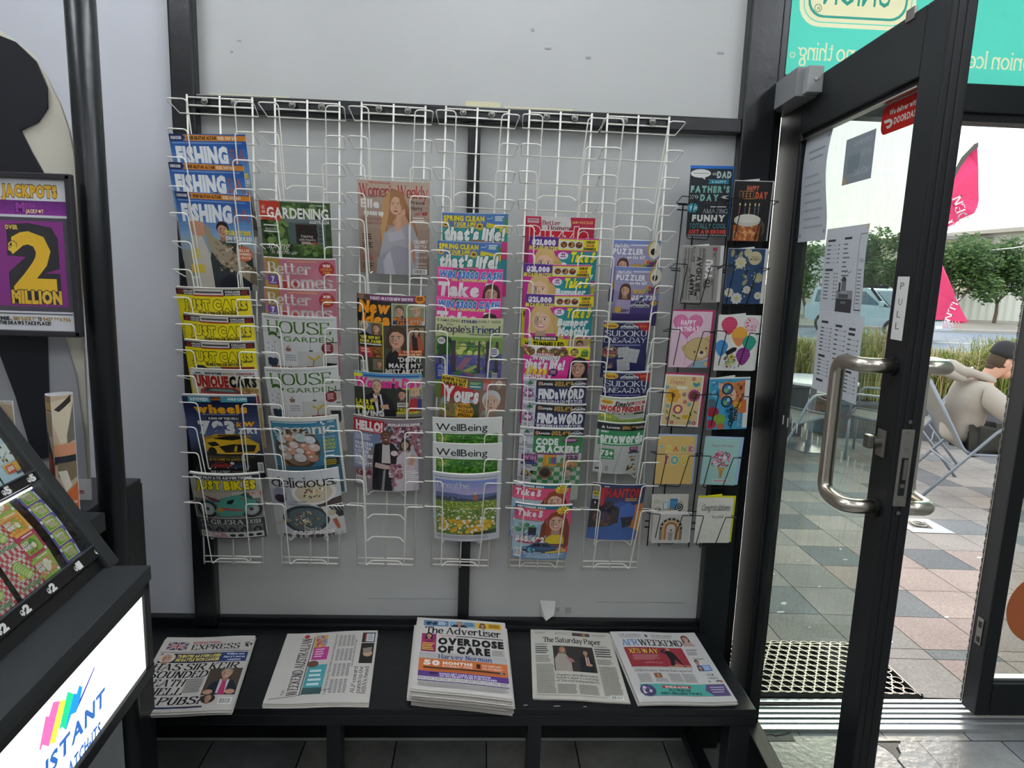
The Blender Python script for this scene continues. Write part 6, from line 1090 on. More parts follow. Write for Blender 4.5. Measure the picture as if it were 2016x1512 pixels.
CARDS = [(cd_dad, (1359.7, 331.5), (1442.8, 332.6), '#1f66b8', 3, -7, 'dark card for dad with a blue envelope, top of the left card column'),
 (cd_beer, (1446.9, 356), (1521.8, 358), WH, 4, -2, 'black birthday card with a beer mug carrying candles'),
 (cd_type, (1343.3, 484.3), (1419, 484.3), WH, 9, -1, 'grey birthday card covered in sideways black and white words'),
 (cd_floral, (1434.6, 489.5), (1507.4, 490.5), WH, 9, -1, 'navy floral birthday card with a round beige label'),
 (cd_bear, (1325.6, 612.2), (1403.3, 614), '#b32a62', 6, -4, 'pink birthday card with a checked bear and a heart balloon'),
 (cd_balloons, (1415.4, 623), (1495, 624.3), WH, 5, -4, 'white card with a bunch of coloured balloons'),
 (cd_friend, (1310.7, 736.3), (1386.7, 739.6), '#b0305e', 6, -4, 'cream card with bright flowers and a magenta envelope'),
 (cd_chillax, (1397.8, 746.5), (1477.4, 744.6), WH, 1, -3, 'sideways card with a ginger cat in dark sunglasses'),
 (cd_thanks, (1296.6, 857.7), (1369.8, 858.6), '#a9c2e4', 5, -4, 'mustard thank-you card with a light blue envelope'),
 (cd_blue, (1389, 861.8), (1459, 864), '#a9c2e4', 8, -4, 'pale turquoise birthday card with a ball of pink flowers'),
 (cd_camera, (1284, 972.9), (1356.4, 972.9), None, 0, 0, 'cream card with a blue camera, behind the rainbow card'),
 (cd_rainbow, (1286.8, 1008.6), (1360.4, 1008.6), WH, 4, 0, 'short grey card with a brown rainbow arch, bottom of the left card column'),
 (cd_congrats, (1374.3, 980), (1444.8, 980), '#d8d21f', 6, -5, 'white congratulations card with a bright yellow envelope')]
for i, (fn_, tl, tr, env, ex, ey, lb_) in enumerate(CARDS):
    right = tl[0] > 1360 and i in (1, 3, 5, 7, 9, 12)
    y = (-.095 if right else -.085)+(.012 if fn_ is cd_camera else 0)
    a = fn_(); TL, TR = W(*tl, y), W(*tr, y)
    root, f_ = sheet('greeting_card', lb_, 'greeting card', a, TL, TR, .10, th=.0015, m=CARDM, pages=False)
    wd = (TR-TL).length; k_ = wd/100
    m = MB(); m.prism([f_(0, 0, -.0006), f_(100, 0, -.0006), f_(100, a.h, -.0006), f_(0, a.h, -.0006)], f_(0, 0, -.0014)-f_(0, 0, -.0006)); m.build('card_back', M_PAPER, root)
    if env:
        m = MB(); P = [(ex*.15, ey), (100+ex*1.15, ey*.9), (100+ex*1.15, a.h-1), (ex*.4, a.h-1)]
        m.prism([f_(u, v, -.003) for u, v in P], f_(0, 0, -.0042)-f_(0, 0, -.003))
        if env == WH or env == '#d8d21f': m.prism([f_(u, v, -.0046) for u, v in ((20+ex, ey), (62+ex, ey-5), (62+ex, ey+2), (20+ex, ey+2))], f_(0, 0, -.005)-f_(0, 0, -.0046))
        m.build('envelope', mat('envelope_'+env, env, .7), root)

# ================================================================== NEWSPAPERS ON THE BENCH
def paper(name, label, art, c4, zt, n=1, th=.008, group=None, m=MATT, wav=.0015, base=.42, folds=3, seed=1):
    """folded newspaper lying on the bench; c4 = its corners (top left, top right, bottom right, bottom left) at height zt"""
    rnd = random.Random(seed); TL, TR, BR, BL = [Vector((p.x, p.y, zt)) for p in c4]
    ctr = (TL+TR+BL+BR)/4
    def fn(u, v, l, dz=0, sh=(0, 0)):
        s_, t_ = u/100, v/art.h
        p = TL*(1-s_)*(1-t_)+TR*s_*(1-t_)+BR*s_*t_+BL*(1-s_)*t_
        return p+Vector((sh[0], sh[1], l+dz+wav*math.sin(s_*7+seed)))
    root = thing(name, label, 'newspaper', (ctr.x, ctr.y, zt-th), group)
    mb = MB(); art.mesh(fn, mb, 8, 1.5e-5); mb.build('front_page', m, root)
    for q in range(folds):
        pb = MB(); d0, d1 = -.0004-th*q/folds, -th*(q+.8)/folds; sh = (rnd.uniform(-.004, .004), rnd.uniform(-.006, .001)); N = 8; vs = []
        for i in range(N+1):
            for v in (0, art.h):
                for dz in (d0, d1): vs.append(fn(100*i/N, v, 0, dz, sh if q else (0, 0)))
        fs = []
        for i in range(N):
            a_ = i*4; b_ = a_+4; fs += [(a_, b_, b_+2, a_+2), (a_+1, a_+3, b_+3, b_+1), (a_, a_+1, b_+1, b_), (a_+2, b_+2, b_+3, a_+3)]
        fs += [(0, 2, 3, 1), (N*4, N*4+1, N*4+3, N*4+2)]
        pb.add(vs, fs); pb.build('folded_section', mat('newsprint_edge', '#c6c1ba', .9, noise=.06, nscale=40), root)
    return root
NP = '#cbc7c1'
def np_express():
    a = Art(NP, 112); a.R(6, 9, 28, 22, '#2c3560')
    a.L([(6, 9), (28, 22)], 2.4, '#d9d4d0'); a.L([(28, 9), (6, 22)], 2.4, '#d9d4d0'); a.L([(6, 9), (28, 22)], .9, '#a3303a'); a.L([(28, 9), (6, 22)], .9, '#a3303a'); a.R(15.4, 9, 18.6, 22, '#d9d4d0'); a.R(6, 14, 28, 17, '#d9d4d0'); a.R(16.2, 9, 17.8, 22, '#a3303a'); a.R(6, 14.8, 28, 16.2, '#a3303a')
    a.T('INTERNATIONAL', 33, 8, 64, 11.5, '#b02a38', 'b'); a.T('EXPRESS', 33, 13, 86, 21.5, '#17171a', 'S'); a.blobs(90, 10, 100, 20, 8, ['#3a3a38', '#8a8a84'], 1, 2); a.bars(33, 23, 88, 24, 1, '#8a8a88', .6, 0); a.R(2, 25.5, 99, 26.2, '#22222a')
    a.R(4, 28, 70, 43, '#1f2a52'); a.R(70, 28, 98, 43, '#27427a'); a.E(12, 35, 9, 8, '#d9c9b0', 18); a.face(12, 36, 6, '#c49a80', '#c9c4bc', 0, 1, 0, fringe=0); a.T('TRIBUTES AS SVEN LOSES', 22, 30, 69, 34.5, '#e2d26a', 'k', it=.1); a.T('HIS BATTLE WITH CANCER', 22, 36, 69, 40.5, '#e2d26a', 'k', it=.1); a.T('William and', 75, 29.5, 94, 32.5, '#dfe4f0', 'b'); a.T("Harry's secret", 73, 34, 96, 37, '#dfe4f0', 'b'); a.T('reunion', 78, 38.5, 92, 41.5, '#dfe4f0', 'b')
    for t, x1, y in (('HAS SIR KEIR', 92, 44.5), ('SOUNDED', 62, 56), ('DEATH', 42, 68), ('KNELL', 44, 80), ('OF PUBS?', 66, 93)): a.T(t, 2, y, x1, y+10, '#151517', 'S', it=.18)
    a.bars(44, 68, 62, 88, 12, '#6f6d6a', .5, .1); a.R(64, 54, 98, 92, '#4a3f34'); a.P([(66, 92), (70, 76), (80, 70), (92, 72), (98, 84), (98, 92)], '#1d2230'); a.P([(78, 70), (88, 71), (87, 90), (78, 90)], '#c9c8cc'); a.P([(81, 72), (85, 72), (87, 92), (80, 92)], '#b8356a'); a.face(83, 62, 6.5, '#c99a80', '#8a8078', 0, 1, 0, fringe=.3)
    for x in (70, 92): a.E(x, 88, 5, 3.4, '#c49478', 12)
    a.E(73, 97, 7, 6, '#23201f', 18); a.face(73, 97, 4, '#b98a6c', '#6a5a50', 0, 0, 0, fringe=0); a.barcode(84, 96, 13, 9); a.R(4, 106, 70, 108, '#232850'); return a
def np_weekend():
    a = Art(NP, 84)                                                   # lies sideways: its masthead runs up the left edge
    def V(t, xa, xb, y0, y1, c, f): # text running from y1 (bottom) up to y0, its cap height spanning xa..xb
        L_ = y1-y0; H_ = xb-xa; cx, cy = (xa+xb)/2, (y0+y1)/2; a.T(t, cx-L_/2, cy-H_/2, cx+L_/2, cy+H_/2, c, f, a=-PI/2)
    V('WEEKEND AUSTRALIAN', 19, 29, 8, 76, '#16161a', 'S'); V('THE', 14, 17, 70, 76, '#16161a', 's'); a.E(23, 5, 3, 2.6, '#b02a34', 8); a.bars(31.2, 6, 32.2, 76, 1, '#4a4a4a', 1, 0)
    a.R(33, 4, 46, 24, '#c9a24a'); a.blobs(33, 3, 47, 22, 14, ['#b8447a', '#d9b04a', '#8a9ac0', '#c98a70'], 2, 4); a.R(34, 20, 50, 36, '#b8388a'); a.bars(36, 22, 47, 34, 4, '#e6c0dc', .5); a.R(33, 42, 52, 70, '#4aa0a6'); a.bars(36, 48, 49, 68, 4, '#cfe6e6', .5); a.R(33, 68, 52, 75, '#3a5a5a'); a.E(37, 41, 6, 4, '#6a4a3a', 12)
    V('Expert letter backs Pilbara mine, reasons for blocking gold plan', 54, 56.5, 4, 76, '#2a2a2c', 's')
    for x in (59, 63.5, 68, 72.5):
        for y in (6, 24, 42, 60): a.bars(x, y, x+3.6, y+15, 12, '#77757a', .5, .2)
    for i, t in enumerate(('ALP coward', 'punch to the', "RBA's head")): V(t, 80+i*5.6, 84.2+i*5.6, 46, 75, '#1a1a1c', 's')
    V('How authorities missed the red flags', 76.5, 78.5, 12, 46, '#2a2a2c', 's'); a.R(84, 17, 98, 42, '#26231f'); a.E(92, 30, 5, 4, '#c0987e', 14); a.P([(86, 24), (96, 22), (96, 28), (88, 30)], '#8a847c'); a.R(84, 3, 98, 16, '#2c2c30'); a.R(87, 4.5, 97, 15, '#c9d0d6'); a.R(87, 4.5, 88.6, 15, '#b0483c'); a.bars(90, 6, 96, 14, 4, '#7a8088', .4); a.L([(4, 80), (30, 76), (60, 70)], .5, '#3a3a3a'); return a
def np_advert():
    a = Art('#d3cfca', 104); a.R(8, 4, 36, 13, '#5f84a8'); a.blobs(10, 5, 24, 12, 10, ['#9ab4cc', '#3a5a78'], 1.4, 3); a.bars(24, 5.5, 34, 11.5, 3, '#dce6ee', .5); a.R(37, 4, 66, 13, '#7fa6c4'); a.P([(38, 13), (42, 9), (54, 9), (58, 13)], '#23242a'); a.face(48, 8, 3, '#b98a72', '#6a5a50', 0, fringe=0); a.bars(54, 5.5, 65, 11.5, 3, '#2f4f70', .5); a.R(67, 4, 95, 13, '#dcae2c'); a.face(74, 8.5, 3, '#b98a72', '#3a2a22', 1.2); a.bars(81, 5.5, 94, 11.5, 3, '#4a3a14', .5)
    a.T('The Advertiser', 10, 14.5, 94, 25, '#17171a', 'S', sp=.03); a.R(7, 26, 23, 53, '#a02a6a'); a.P([(9, 53), (11, 36), (19, 36), (21, 53)], '#8a1f5a'); a.face(15, 29, 3.4, '#b98a6c', '#241a1a', 1.6); a.bars(8, 40, 22, 52, 5, '#e0b83a', .5)
    a.T('EXCLUSIVE', 26, 27, 42, 30, '#a32a34', 's'); a.bars(44, 27.6, 96, 29.6, 1, '#4a484a', .6, 0); a.T('OVERDOSE', 25, 31.5, 96, 41, '#141416', 'k', sp=.07); a.T('OF CARE', 25, 43.5, 81, 53, '#141416', 'k', sp=.07); a.bars(83, 45, 97, 53, 6, '#8a8886', .45)
    a.R(6, 54, 98, 63, '#b4b2b2'); a.T('Harvey Norman', 26, 56, 82, 62, '#2c3f86', 'S'); a.R(6, 63, 98, 80, '#cf6f35'); a.T('50', 11, 65, 28, 71.5, '#f1e6dc', 'k'); a.T('MONTHS', 31, 66, 62, 69.5, '#f1e6dc', 'k'); a.T('INTEREST FREE', 31, 70.6, 62, 73, '#f1e6dc', 'r'); a.R(66, 66, 70, 72, '#3a2018'); a.T('NO DEPOSIT', 72, 66, 92, 68.6, '#f1e6dc', 'r'); a.T('NO INTEREST', 72, 69.8, 93, 72.4, '#f1e6dc', 'r'); a.R(11, 74.2, 95, 76.2, '#3a2a26'); a.R(90, 73.4, 93, 77, '#8a8684'); a.bars(12, 77.4, 92, 79, 1, '#8a4a24', .4, 0)
    a.R(6, 80, 98, 87, '#5a3a86'); a.R(18, 81.4, 26, 83.2, '#17131f'); a.T('BONUS GIFT CARD ON 50 MONTHS', 28, 81.2, 80, 83.2, '#dcd3ea', 'k'); a.T('OF INTEREST FREE PURCHASES', 28, 84, 86, 86, '#dcd3ea', 'k'); a.R(6.5, 87, 97.5, 92, '#cfccc9')
    for i in range(11): a.R(6.5+i*8.3, 87, 6.9+i*8.3, 92, '#8a7aa0'); a.bars(7.6+i*8.3, 88, 13.6+i*8.3, 91, 2, '#9a989a', .5)
    a.R(6, 92, 98, 92.8, '#5a3a86'); a.bars(7, 94, 97, 100, 6, '#a9a6a4', .4, .05); return a
def np_saturday():
    a = Art('#c9c6bc', 96); a.bars(5, 4, 20, 7, 2, '#8a8880', .4); a.bars(30, 4, 50, 8, 3, '#8a8880', .4); a.R(52, 3.5, 74, 8.5, '#4a3a3a'); a.blobs(53, 4, 73, 8, 6, ['#8a4a4a', '#4a5a7a', '#c98a6a'], 1, 2); a.bars(76, 4, 96, 8, 3, '#8a8880', .4); a.T('The Saturday Paper', 15, 12, 86, 20, '#1a1a1c', 'S', sp=.03)
    a.R(26, 25, 74, 61, '#35302e'); a.P([(27, 61), (27, 44), (32, 36), (40, 36), (46, 46), (46, 61)], '#a39a90'); a.P([(40, 40), (48, 44), (50, 48), (44, 48)], '#a8707a'); a.face(37, 31, 3.6, '#b98a6c', '#8a6a48', 1.1); a.P([(55, 61), (56, 42), (62, 38), (70, 40), (72, 50), (70, 61)], '#1c1d22'); a.P([(63, 40), (67, 40), (67, 52), (63, 52)], '#c9c6c4'); a.P([(64.4, 40), (66, 40), (66, 50), (64, 50)], '#b85a3a'); a.face(64, 34, 3.4, '#b98a6c', '#3a2e28', 0); a.E(67, 51, 3, 2, '#b98a6c', 8)
    a.T('Exclusive:', 5, 22, 20, 24.5, '#2f2e2c', 's'); a.bars(5, 26.5, 22, 38, 4, '#4a4846', .5); a.T('Exclusive:', 76, 22, 92, 24.5, '#2f2e2c', 's'); a.bars(76, 26.5, 96, 40, 4, '#4a4846', .5)
    for i, t in enumerate(('Urgency and directness:', "Inside Labor's courting", 'of the real independents')): a.T(t, 27, 64.5+i*3.8, 73, 67.4+i*3.8, '#2a2826', 's')
    for x, y in ((5, 40), (76, 42)): a.bars(x, y, x+19, 50, 5, '#6f6c66', .4)
    for x, y0 in ((5, 52), (76, 52), (27, 78), (50, 78)): a.bars(x, y0, x+21, 90, int((90-y0)/1.3), '#858279', .5, .1)
    a.R(4, 91.5, 78, 92, '#8a877e'); a.barcode(82, 88.5, 13, 5); return a
def np_afr():
    a = Art('#cfcccb', 88); a.T('Exit payments', 9, 3, 34, 6, '#2a2a2c', 's'); a.bars(9, 7, 36, 9.5, 2, '#8a8886', .4); a.E(40, 6, 2, 2.4, '#6a6866', 8); a.T('Green renos', 46, 3.6, 70, 6.6, '#2a2a2c', 's'); a.bars(46, 7.6, 72, 10, 2, '#8a8886', .4); a.T('AFR', 8, 11.5, 27, 20, '#4a8ac4', 'S', sp=.02); a.T('WEEKEND', 27.5, 11.5, 78, 20, '#17171a', 'S', sp=.02); a.face(84, 10, 4, '#c99a80', '#5a3424', 2.4, 1); a.P([(79, 20), (81, 14), (88, 14), (92, 20)], '#b9a094')
    a.R(8, 22.5, 74, 48, '#98303c'); a.T("XI'S WAY", 12, 24.5, 45, 30.5, '#e6d24a', 'S'); a.bars(14, 32.5, 44, 40, 5, '#c98a90', .4); a.T('AUSTRALIA', 24, 42, 44, 43.6, '#d9b0b4', 's'); a.P([(46, 48), (58, 44), (74, 46), (74, 48)], '#b97a68'); a.P([(52, 28), (57, 26), (62, 30), (66, 46), (70, 47), (66, 47.5), (60, 38), (56, 46), (52, 46.5), (54, 38)], '#1a171a'); a.L([(52, 30), (48, 28), (53, 25)], 2, '#1a171a'); a.E(57, 25, 2.2, 2, '#b98a70', 10)
    a.R(8, 49, 74, 49.4, '#8a8886'); a.T("CFMEU's sway 'worse than reported'", 9, 51, 72, 54, '#232325', 's')
    for i, x in enumerate((10, 27, 43, 58)):
        if i != 1: a.bars(x, 56.5, x+14, 67, 8, '#858280', .45, .1)
    a.R(28, 56, 36, 61.5, '#8a5a3a'); a.face(32, 58.5, 2, '#c08a6a', '#4a3020', 0, fringe=0); a.bars(27, 62.5, 41, 67, 3, '#858280', .45)
    a.T('Insider', 78, 24, 90, 26.5, '#2a2a2c', 's'); a.bars(77, 28, 90, 33, 4, '#7a7876', .4); a.T('Smart', 80, 36, 92, 38.6, '#2a2a2c', 's'); a.face(82, 42, 2.6, '#b98a70', '#3a3030', 0); a.R(79, 45.5, 94, 53, '#6f8fc4'); a.face(82, 49, 2.2, '#c09078', '#2a1a18', 1.6); a.bars(86, 47, 93, 52, 4, '#dfe6f2', .4); a.T('Life &', 84, 56, 92, 58.6, '#2a2a2c', 's'); a.T('Leisure', 84, 60, 94, 62.6, '#2a2a2c', 's'); a.blobs(82, 64, 98, 67, 8, ['#4a4a4a', '#a8584a', '#8a8a88'], 1, 2, sq=.6)
    a.R(8, 69, 97, 82, '#4fa79c'); a.E(14, 76, 8, 6.5, '#4a3a6a', 18); a.blobs(8, 71, 20, 80, 10, ['#d9d6dc', '#6a5a8a'], 1, 2.4); a.R(30, 71, 60, 74, '#a8343f'); a.T('WORLD on SALE', 33, 71.7, 57, 73.4, '#f0e6e4', 'k'); a.T('FLY FREE ON', 36, 75, 58, 77.4, '#1f3f40', 'k'); a.T('BEST-SELLING TOURS', 26, 78.4, 68, 80.8, '#1f3f40', 'k'); a.P([(78, 69), (97, 69), (97, 82), (80, 82), (74, 76)], '#5a4a78'); a.bars(80, 72, 95, 80, 3, '#b9b0cc', .4); return a
def corners(px, z): return [G(x, y, z) for x, y in px]
paper('newspaper', 'tabloid with a union flag and heavy black pub headline, left end of the bench', np_express(), corners([(329, 1255.5), (503, 1251.6), (456, 1398), (247, 1404)], .434), .434, th=.0115, folds=4, seed=2)
paper('newspaper', 'broadsheet lying sideways with its title running up the page', np_weekend(), corners([(566, 1247.7), (744, 1240.8), (726, 1383), (517, 1385)], .432), .432, th=.011, folds=3, seed=3)
st = corners([(821.8, 1214.7), (994.2, 1225.9), (1009, 1376), (808, 1355)], .468)
ADV = np_advert(); blank = Art('#d3cfca', 104)
rs = random.Random(5)
for i in range(9):
    z1 = .4255+.0053*i; top = i == 8
    if i == 8: z1 = .468
    j = Vector((rs.uniform(-.010, .008), rs.uniform(-.008, .006), 0)) if not top else Vector((0, 0, 0))
    wn_ = ['bottom copy', 'second copy from the bottom', 'third copy from the bottom', 'fourth copy from the bottom', 'middle copy', 'fourth copy from the top', 'third copy from the top', 'second copy from the top', 'top copy'][i]
    lb_ = 'daily tabloid with an orange advert and two-line black headline, top copy of the stack' if top else wn_+' in the stack of daily tabloids on the bench'
    paper('newspaper', lb_, ADV if top else blank, [p+j for p in st], z1, th=.0052 if i else .005, folds=2, wav=.0009, seed=10, group='stack of daily tabloids')
paper('newspaper', 'sober broadsheet with a photo of two people in the middle, cream paper', np_saturday(), corners([(1044.6, 1238.3), (1198.8, 1245.7), (1240, 1383), (1048.8, 1374)], .426), .426, th=.0055, folds=2, seed=5)
paper('newspaper', 'weekend financial paper with a dark red panel and turquoise advert, right end of bench', np_afr(), corners([(1200.6, 1243.2), (1367, 1245.8), (1452, 1381), (1258.6, 1382)], .4335), .4335, th=.0125, folds=3, seed=6)
# ================================================================== LEFT SIDE: COUNTER, POLE, DISPLAY BOARD, POSTER
ct = thing('service_counter', 'black counter behind the round pole, carrying the display board', 'counter', (-1.7, -.55, 0))
MB().bbox((-2.65, -.67, 1.0), (-.81, -.44, 1.04), .004).build('counter_top', mat('dark_grey_laminate', '#26292b', .45), ct)
MB().box((-2.65, -.655, 0), (-.825, -.455, 1.0)).build('cabinet', M_BLACK, ct)
MB().bbox((-.825, -.665, 0), (-.805, -.445, 1.03), .003).build('end_panel', M_BLACK, ct)
p_ = MB(); p_.lathe([(.0275, 0), (.0275, 3.0)], 28, c=(-.793, -.6, 0)); o = p_.build('trim_pole', M_BLACK, None, smooth=False); o['kind'] = 'structure'; o['label'] = 'round black pole'
for pl in o.data.polygons: pl.use_smooth = len(pl.vertices) == 4
# plain display board (its printed figure is left out)
def WP(pts, Y): return [W(x, y, Y) for x, y in pts]
bd = thing('display_board', 'tall cream cardboard display board with an arched edge, standing behind the poster', 'display board', (-1.0, -.585, 1.04))
arch = [(-200, 20), (0, 60), (62, 105), (90, 148), (118, 205), (136, 258), (147, 320), (152, 380), (178, 981), (-200, 981)]
m = MB(); m.prism(WP(arch, -.585), (0, .006, 0)); m.build('backing_card', mat('cream_card', '#ddd8c8', .7, noise=.03), bd)
m = MB(); m.prism(WP([(-200, 55), (-20, 62), (30, 82), (70, 120), (92, 172), (93, 212), (74, 240), (40, 256), (62, 300), (88, 346), (-200, 346)], -.592), (0, .004, 0)); m.build('dark_panel', mat('navy_black_print', '#15161f', .5), bd)
m = MB(); m.prism(WP([(-200, 650), (122, 650), (150, 742), (163, 840), (176, 985), (-200, 988)], -.592), (0, .004, 0)); m.build('grey_panel', mat('pale_grey_print', '#a7a8ac', .6), bd)
m = MB(); m.prism(WP([(-200, 655), (92, 655), (100, 900), (66, 905), (30, 780), (0, 700), (-200, 640)], -.596), (0, .003, 0)); m.build('dark_stripe', mat('navy_black_print', '#15161f'), bd)
m = MB(); m.prism(WP([(-200, 950), (179, 944), (181, 986), (170, 990), (-200, 996)], -.602), (0, .003, 0)); bs = m.build('base_strip', mat('white_card', '#cfcfd0', .6), bd)
a = Art('#9a1f2c', 46); a.T('ries', 8, 10, 88, 36, '#e6d9da', 'b')
m = MB(); q0, q1 = W(151, 965, -.604), W(165, 966, -.604); a.mesh(lambda u, v, l: q0+(q1-q0)*(u/100)+Vector((0, -l, -v*(q1-q0).length/100)), m, 1); m.build('printed_label', CARDM, bs)
# framed jackpot poster
pf = thing('framed_poster', 'black framed jackpot poster with a big yellow figure 2 on purple', 'poster', W(-10, 660, -.66))
X0, X1 = W(-168, 500, -.66).x, W(151.5, 500, -.66).x; ZT, ZB = W(150, 345, -.66).z, W(153, 663, -.66).z; k_ = (X1-X0)/100; PH = (ZT-ZB)/k_
a = Art('#d9dade', PH); U = lambda x: (x+168)/3.195; V = lambda y: (y-343)/3.195
a.T('JACKPOTS', U(-60)*0+U(13), V(366), U(121), V(388), '#e6b22c', 'k', ol='#17151a', sp=.06); a.T('MAJOR', U(-90), V(364), U(2), V(387), '#17151a', 'k')
a.grad(U(-150), V(396), U(141), V(424), '#6a1f78', '#8a2a94'); a.T('M', U(38), V(400), U(56), V(418), '#9a3aa0', 'k', ol='#2a1030'); a.T('EGA', U(57), V(401), U(78), V(410), '#9a3aa0', 'k', ol='#2a1030'); a.T('JACKP', U(57), V(413), U(80), V(420), '#f0dc9a', 'k'); a.E(U(84.5), V(416.5), .9, 1, '#f0dc9a', 10); a.T('T', U(88), V(413), U(92), V(420), '#f0dc9a', 'k')
a.R(U(-150), V(429), U(139), V(618), '#4a4650'); a.R(U(-140), V(436), U(128), V(608), '#8a2f86'); a.P([(U(16), V(470)), (U(16), V(444)), (U(60), V(440)), (U(105), V(448)), (U(116), V(470)), (U(116), V(530)), (U(86), V(540)), (U(116), V(540)), (U(116), V(602)), (U(14), V(602)), (U(14), V(540)), (U(50), V(508)), (U(14), V(506))], '#2c2a30')
a.T('OVER', U(14), V(445), U(39), V(453), '#e6c65a', 'k'); a.T('2', U(22), V(456), U(108), V(571), '#e8b92c', 'b'); a.T('$', U(17), V(478), U(34), V(496), '#e8c23a', 'k', ol='#2c2a30'); a.T('MILLION', U(16), V(576), U(116), V(601), '#e2b63a', 'k', ol='#2c2a30', sp=.06)
a.bars(U(-150), V(622), U(136), V(625), 1, '#55535a', .8, 0); a.T('PLUS YOUR NAME.', U(-120), V(630), U(12), V(637), '#1a181c', 'k'); a.T('SMS "LUCKY"', U(15), V(630), U(61), V(637), '#b0883a', 'k'); a.T('TO', U(64), V(630), U(72), V(637), '#1a181c', 'k'); a.T('0429 994 706', U(75), V(630), U(130), V(637), '#b0883a', 'k'); a.T('WHEN THE DRAWS TAKE PLACE!', U(-40), V(639), U(90), V(646), '#1a181c', 'k')
m = MB(); a.mesh(lambda u, v, l: Vector((X0+u*k_, -.6605-l, ZT-v*k_)), m, 1); m.build('poster_sheet', GLOSS, pf)
m = MB(); t_ = .0105
m.bbox((X0-.004, -.668, ZT-t_), (X1, -.653, ZT+.001), .002).bbox((X0-.004, -.668, ZB-.001), (X1, -.653, ZB+t_), .002).bbox((X1-t_, -.668, ZB), (X1+.0005, -.653, ZT), .002).bbox((X0-.004, -.668, ZB), (X0+t_, -.653, ZT), .002); m.box((X0, -.659, ZB), (X1, -.655, ZT))
m.build('frame', mat('charcoal_frame', '#2d2b30', .45), pf)
m = MB(); m.box((X0-.02, -.651, ZT), (X0-.012, -.645, ZT+.001)); 
# folded tube of card with a photo print
tb = thing('folded_leaflet_stand', 'tall folded card tube with an orange foot standing on the counter', 'leaflet stand', W(126, 1028, -.75))
q = tb.location; zt_, zb_ = W(112, 776, -.75).z, 1.041; xl, xc, xr = W(86, 770, -.75).x, W(113, 775, -.75).x, W(138, 770, -.75).x; dxb = W(126, 1028, -.75).x-xc
q.z = zb_
pl_, pc_, pr_, pk_ = Vector((xl, -.745, 0)), Vector((xc, -.772, 0)), Vector((xr, -.745, 0)), Vector((xc+.004, -.722, 0))
def bulge(A, B, n=5, o=.004):
    N = Vector((B.y-A.y, -(B.x-A.x), 0)).normalized(); return [A+(B-A)*(i/n)+N*o*4*(i/n)*(1-i/n) for i in range(n+1)]
ring_ = bulge(pl_, pc_)[:-1]+bulge(pc_, pr_)[:-1]+bulge(pr_, pk_)[:-1]+bulge(pk_, pl_)[:-1]
m = MB(); n_ = len(ring_); H = zt_-zb_; lean = Vector((dxb, 0, 0))
vs = []
for s_, z in ((1, zb_), (1, zt_), (.93, zt_), (.93, zt_-.05)):
    for r in ring_: c_ = Vector((xc, -.748, 0)); vs.append(c_+(r-c_)*s_+Vector((0, 0, z))+(lean*.35 if z == zb_ else Vector((0, 0, 0))))
m.add(vs, [(j*n_+i, j*n_+(i+1) % n_, (j+1)*n_+(i+1) % n_, (j+1)*n_+i) for j in range(3) for i in range(n_)]); m.add([vs[3*n_+i] for i in range(n_)], [range(n_)]); m.build('card_tube', mat('white_card', '#cfcfd0'), tb)
for A, B, side in ((pl_, pc_, 0), (pc_, pr_, 1)):
    h_ = H/(B-A).length*100; a = Art('#b9a68a', h_); y = lambda t: h_*t
    if side == 0:
        a.R(0, 0, 100, y(.12), '#8a7456'); a.R(0, y(.05), 100, y(.1), '#b08f54'); a.R(0, y(.13), 100, y(.3), '#9a8a72'); a.P([(30, y(.28)), (60, y(.27)), (90, y(.42)), (95, y(.5)), (30, y(.46))], '#1c1a1a'); a.P([(30, y(.46)), (70, y(.42)), (100, y(.5)), (100, y(.82)), (60, y(.86)), (10, y(.7))], '#8a2f1f'); a.L([(20, y(.36)), (30, y(.52)), (16, y(.58))], 5, '#c9c4ba'); a.P([(0, y(.74)), (60, y(.88)), (100, y(.84)), (100, y(1)), (0, y(1))], '#cdb49a')
    else:
        a.P([(0, y(.04)), (100, y(.02)), (100, y(.34)), (30, y(.36)), (0, y(.2))], '#cfc2a8'); a.P([(10, y(.1)), (90, y(.0)), (90, y(.05)), (30, y(.12))], '#2a2622'); a.P([(60, y(.3)), (100, y(.06)), (100, y(.34)), (60, y(.36))], '#6a665e'); a.R(0, y(.36), 100, y(.45), '#c98a66'); a.R(0, y(.45), 100, y(.51), '#1f2230'); a.P([(10, y(.5)), (100, y(.5)), (100, y(.62)), (50, y(.66)), (10, y(.6))], '#7a6a52'); a.P([(10, y(.56)), (50, y(.56)), (70, y(.68)), (40, y(.72))], '#ddd6c8'); a.P([(0, y(.78)), (100, y(.66)), (100, y(1)), (0, y(1))], '#c4622a')
        a.T('A lot more', 8, y(.79), 94, y(.825), '#f2e8e0', 'r'); a.T('peace of', 8, y(.84), 80, y(.875), '#f2e8e0', 'r'); a.bars(8, y(.9), 90, y(.99), 4, '#e6b898', .5)
    N = Vector((B.y-A.y, -(B.x-A.x), 0)).normalized()
    m = MB(); a.mesh(lambda u, v, l: A+(B-A)*(u/100)+N*(.0006+l+.004*4*(u/100)*(1-u/100))+Vector((0, 0, zt_-v*H/h_))+lean*.35*(v/h_), m, 5); m.build('printed_face', CARDM, tb)
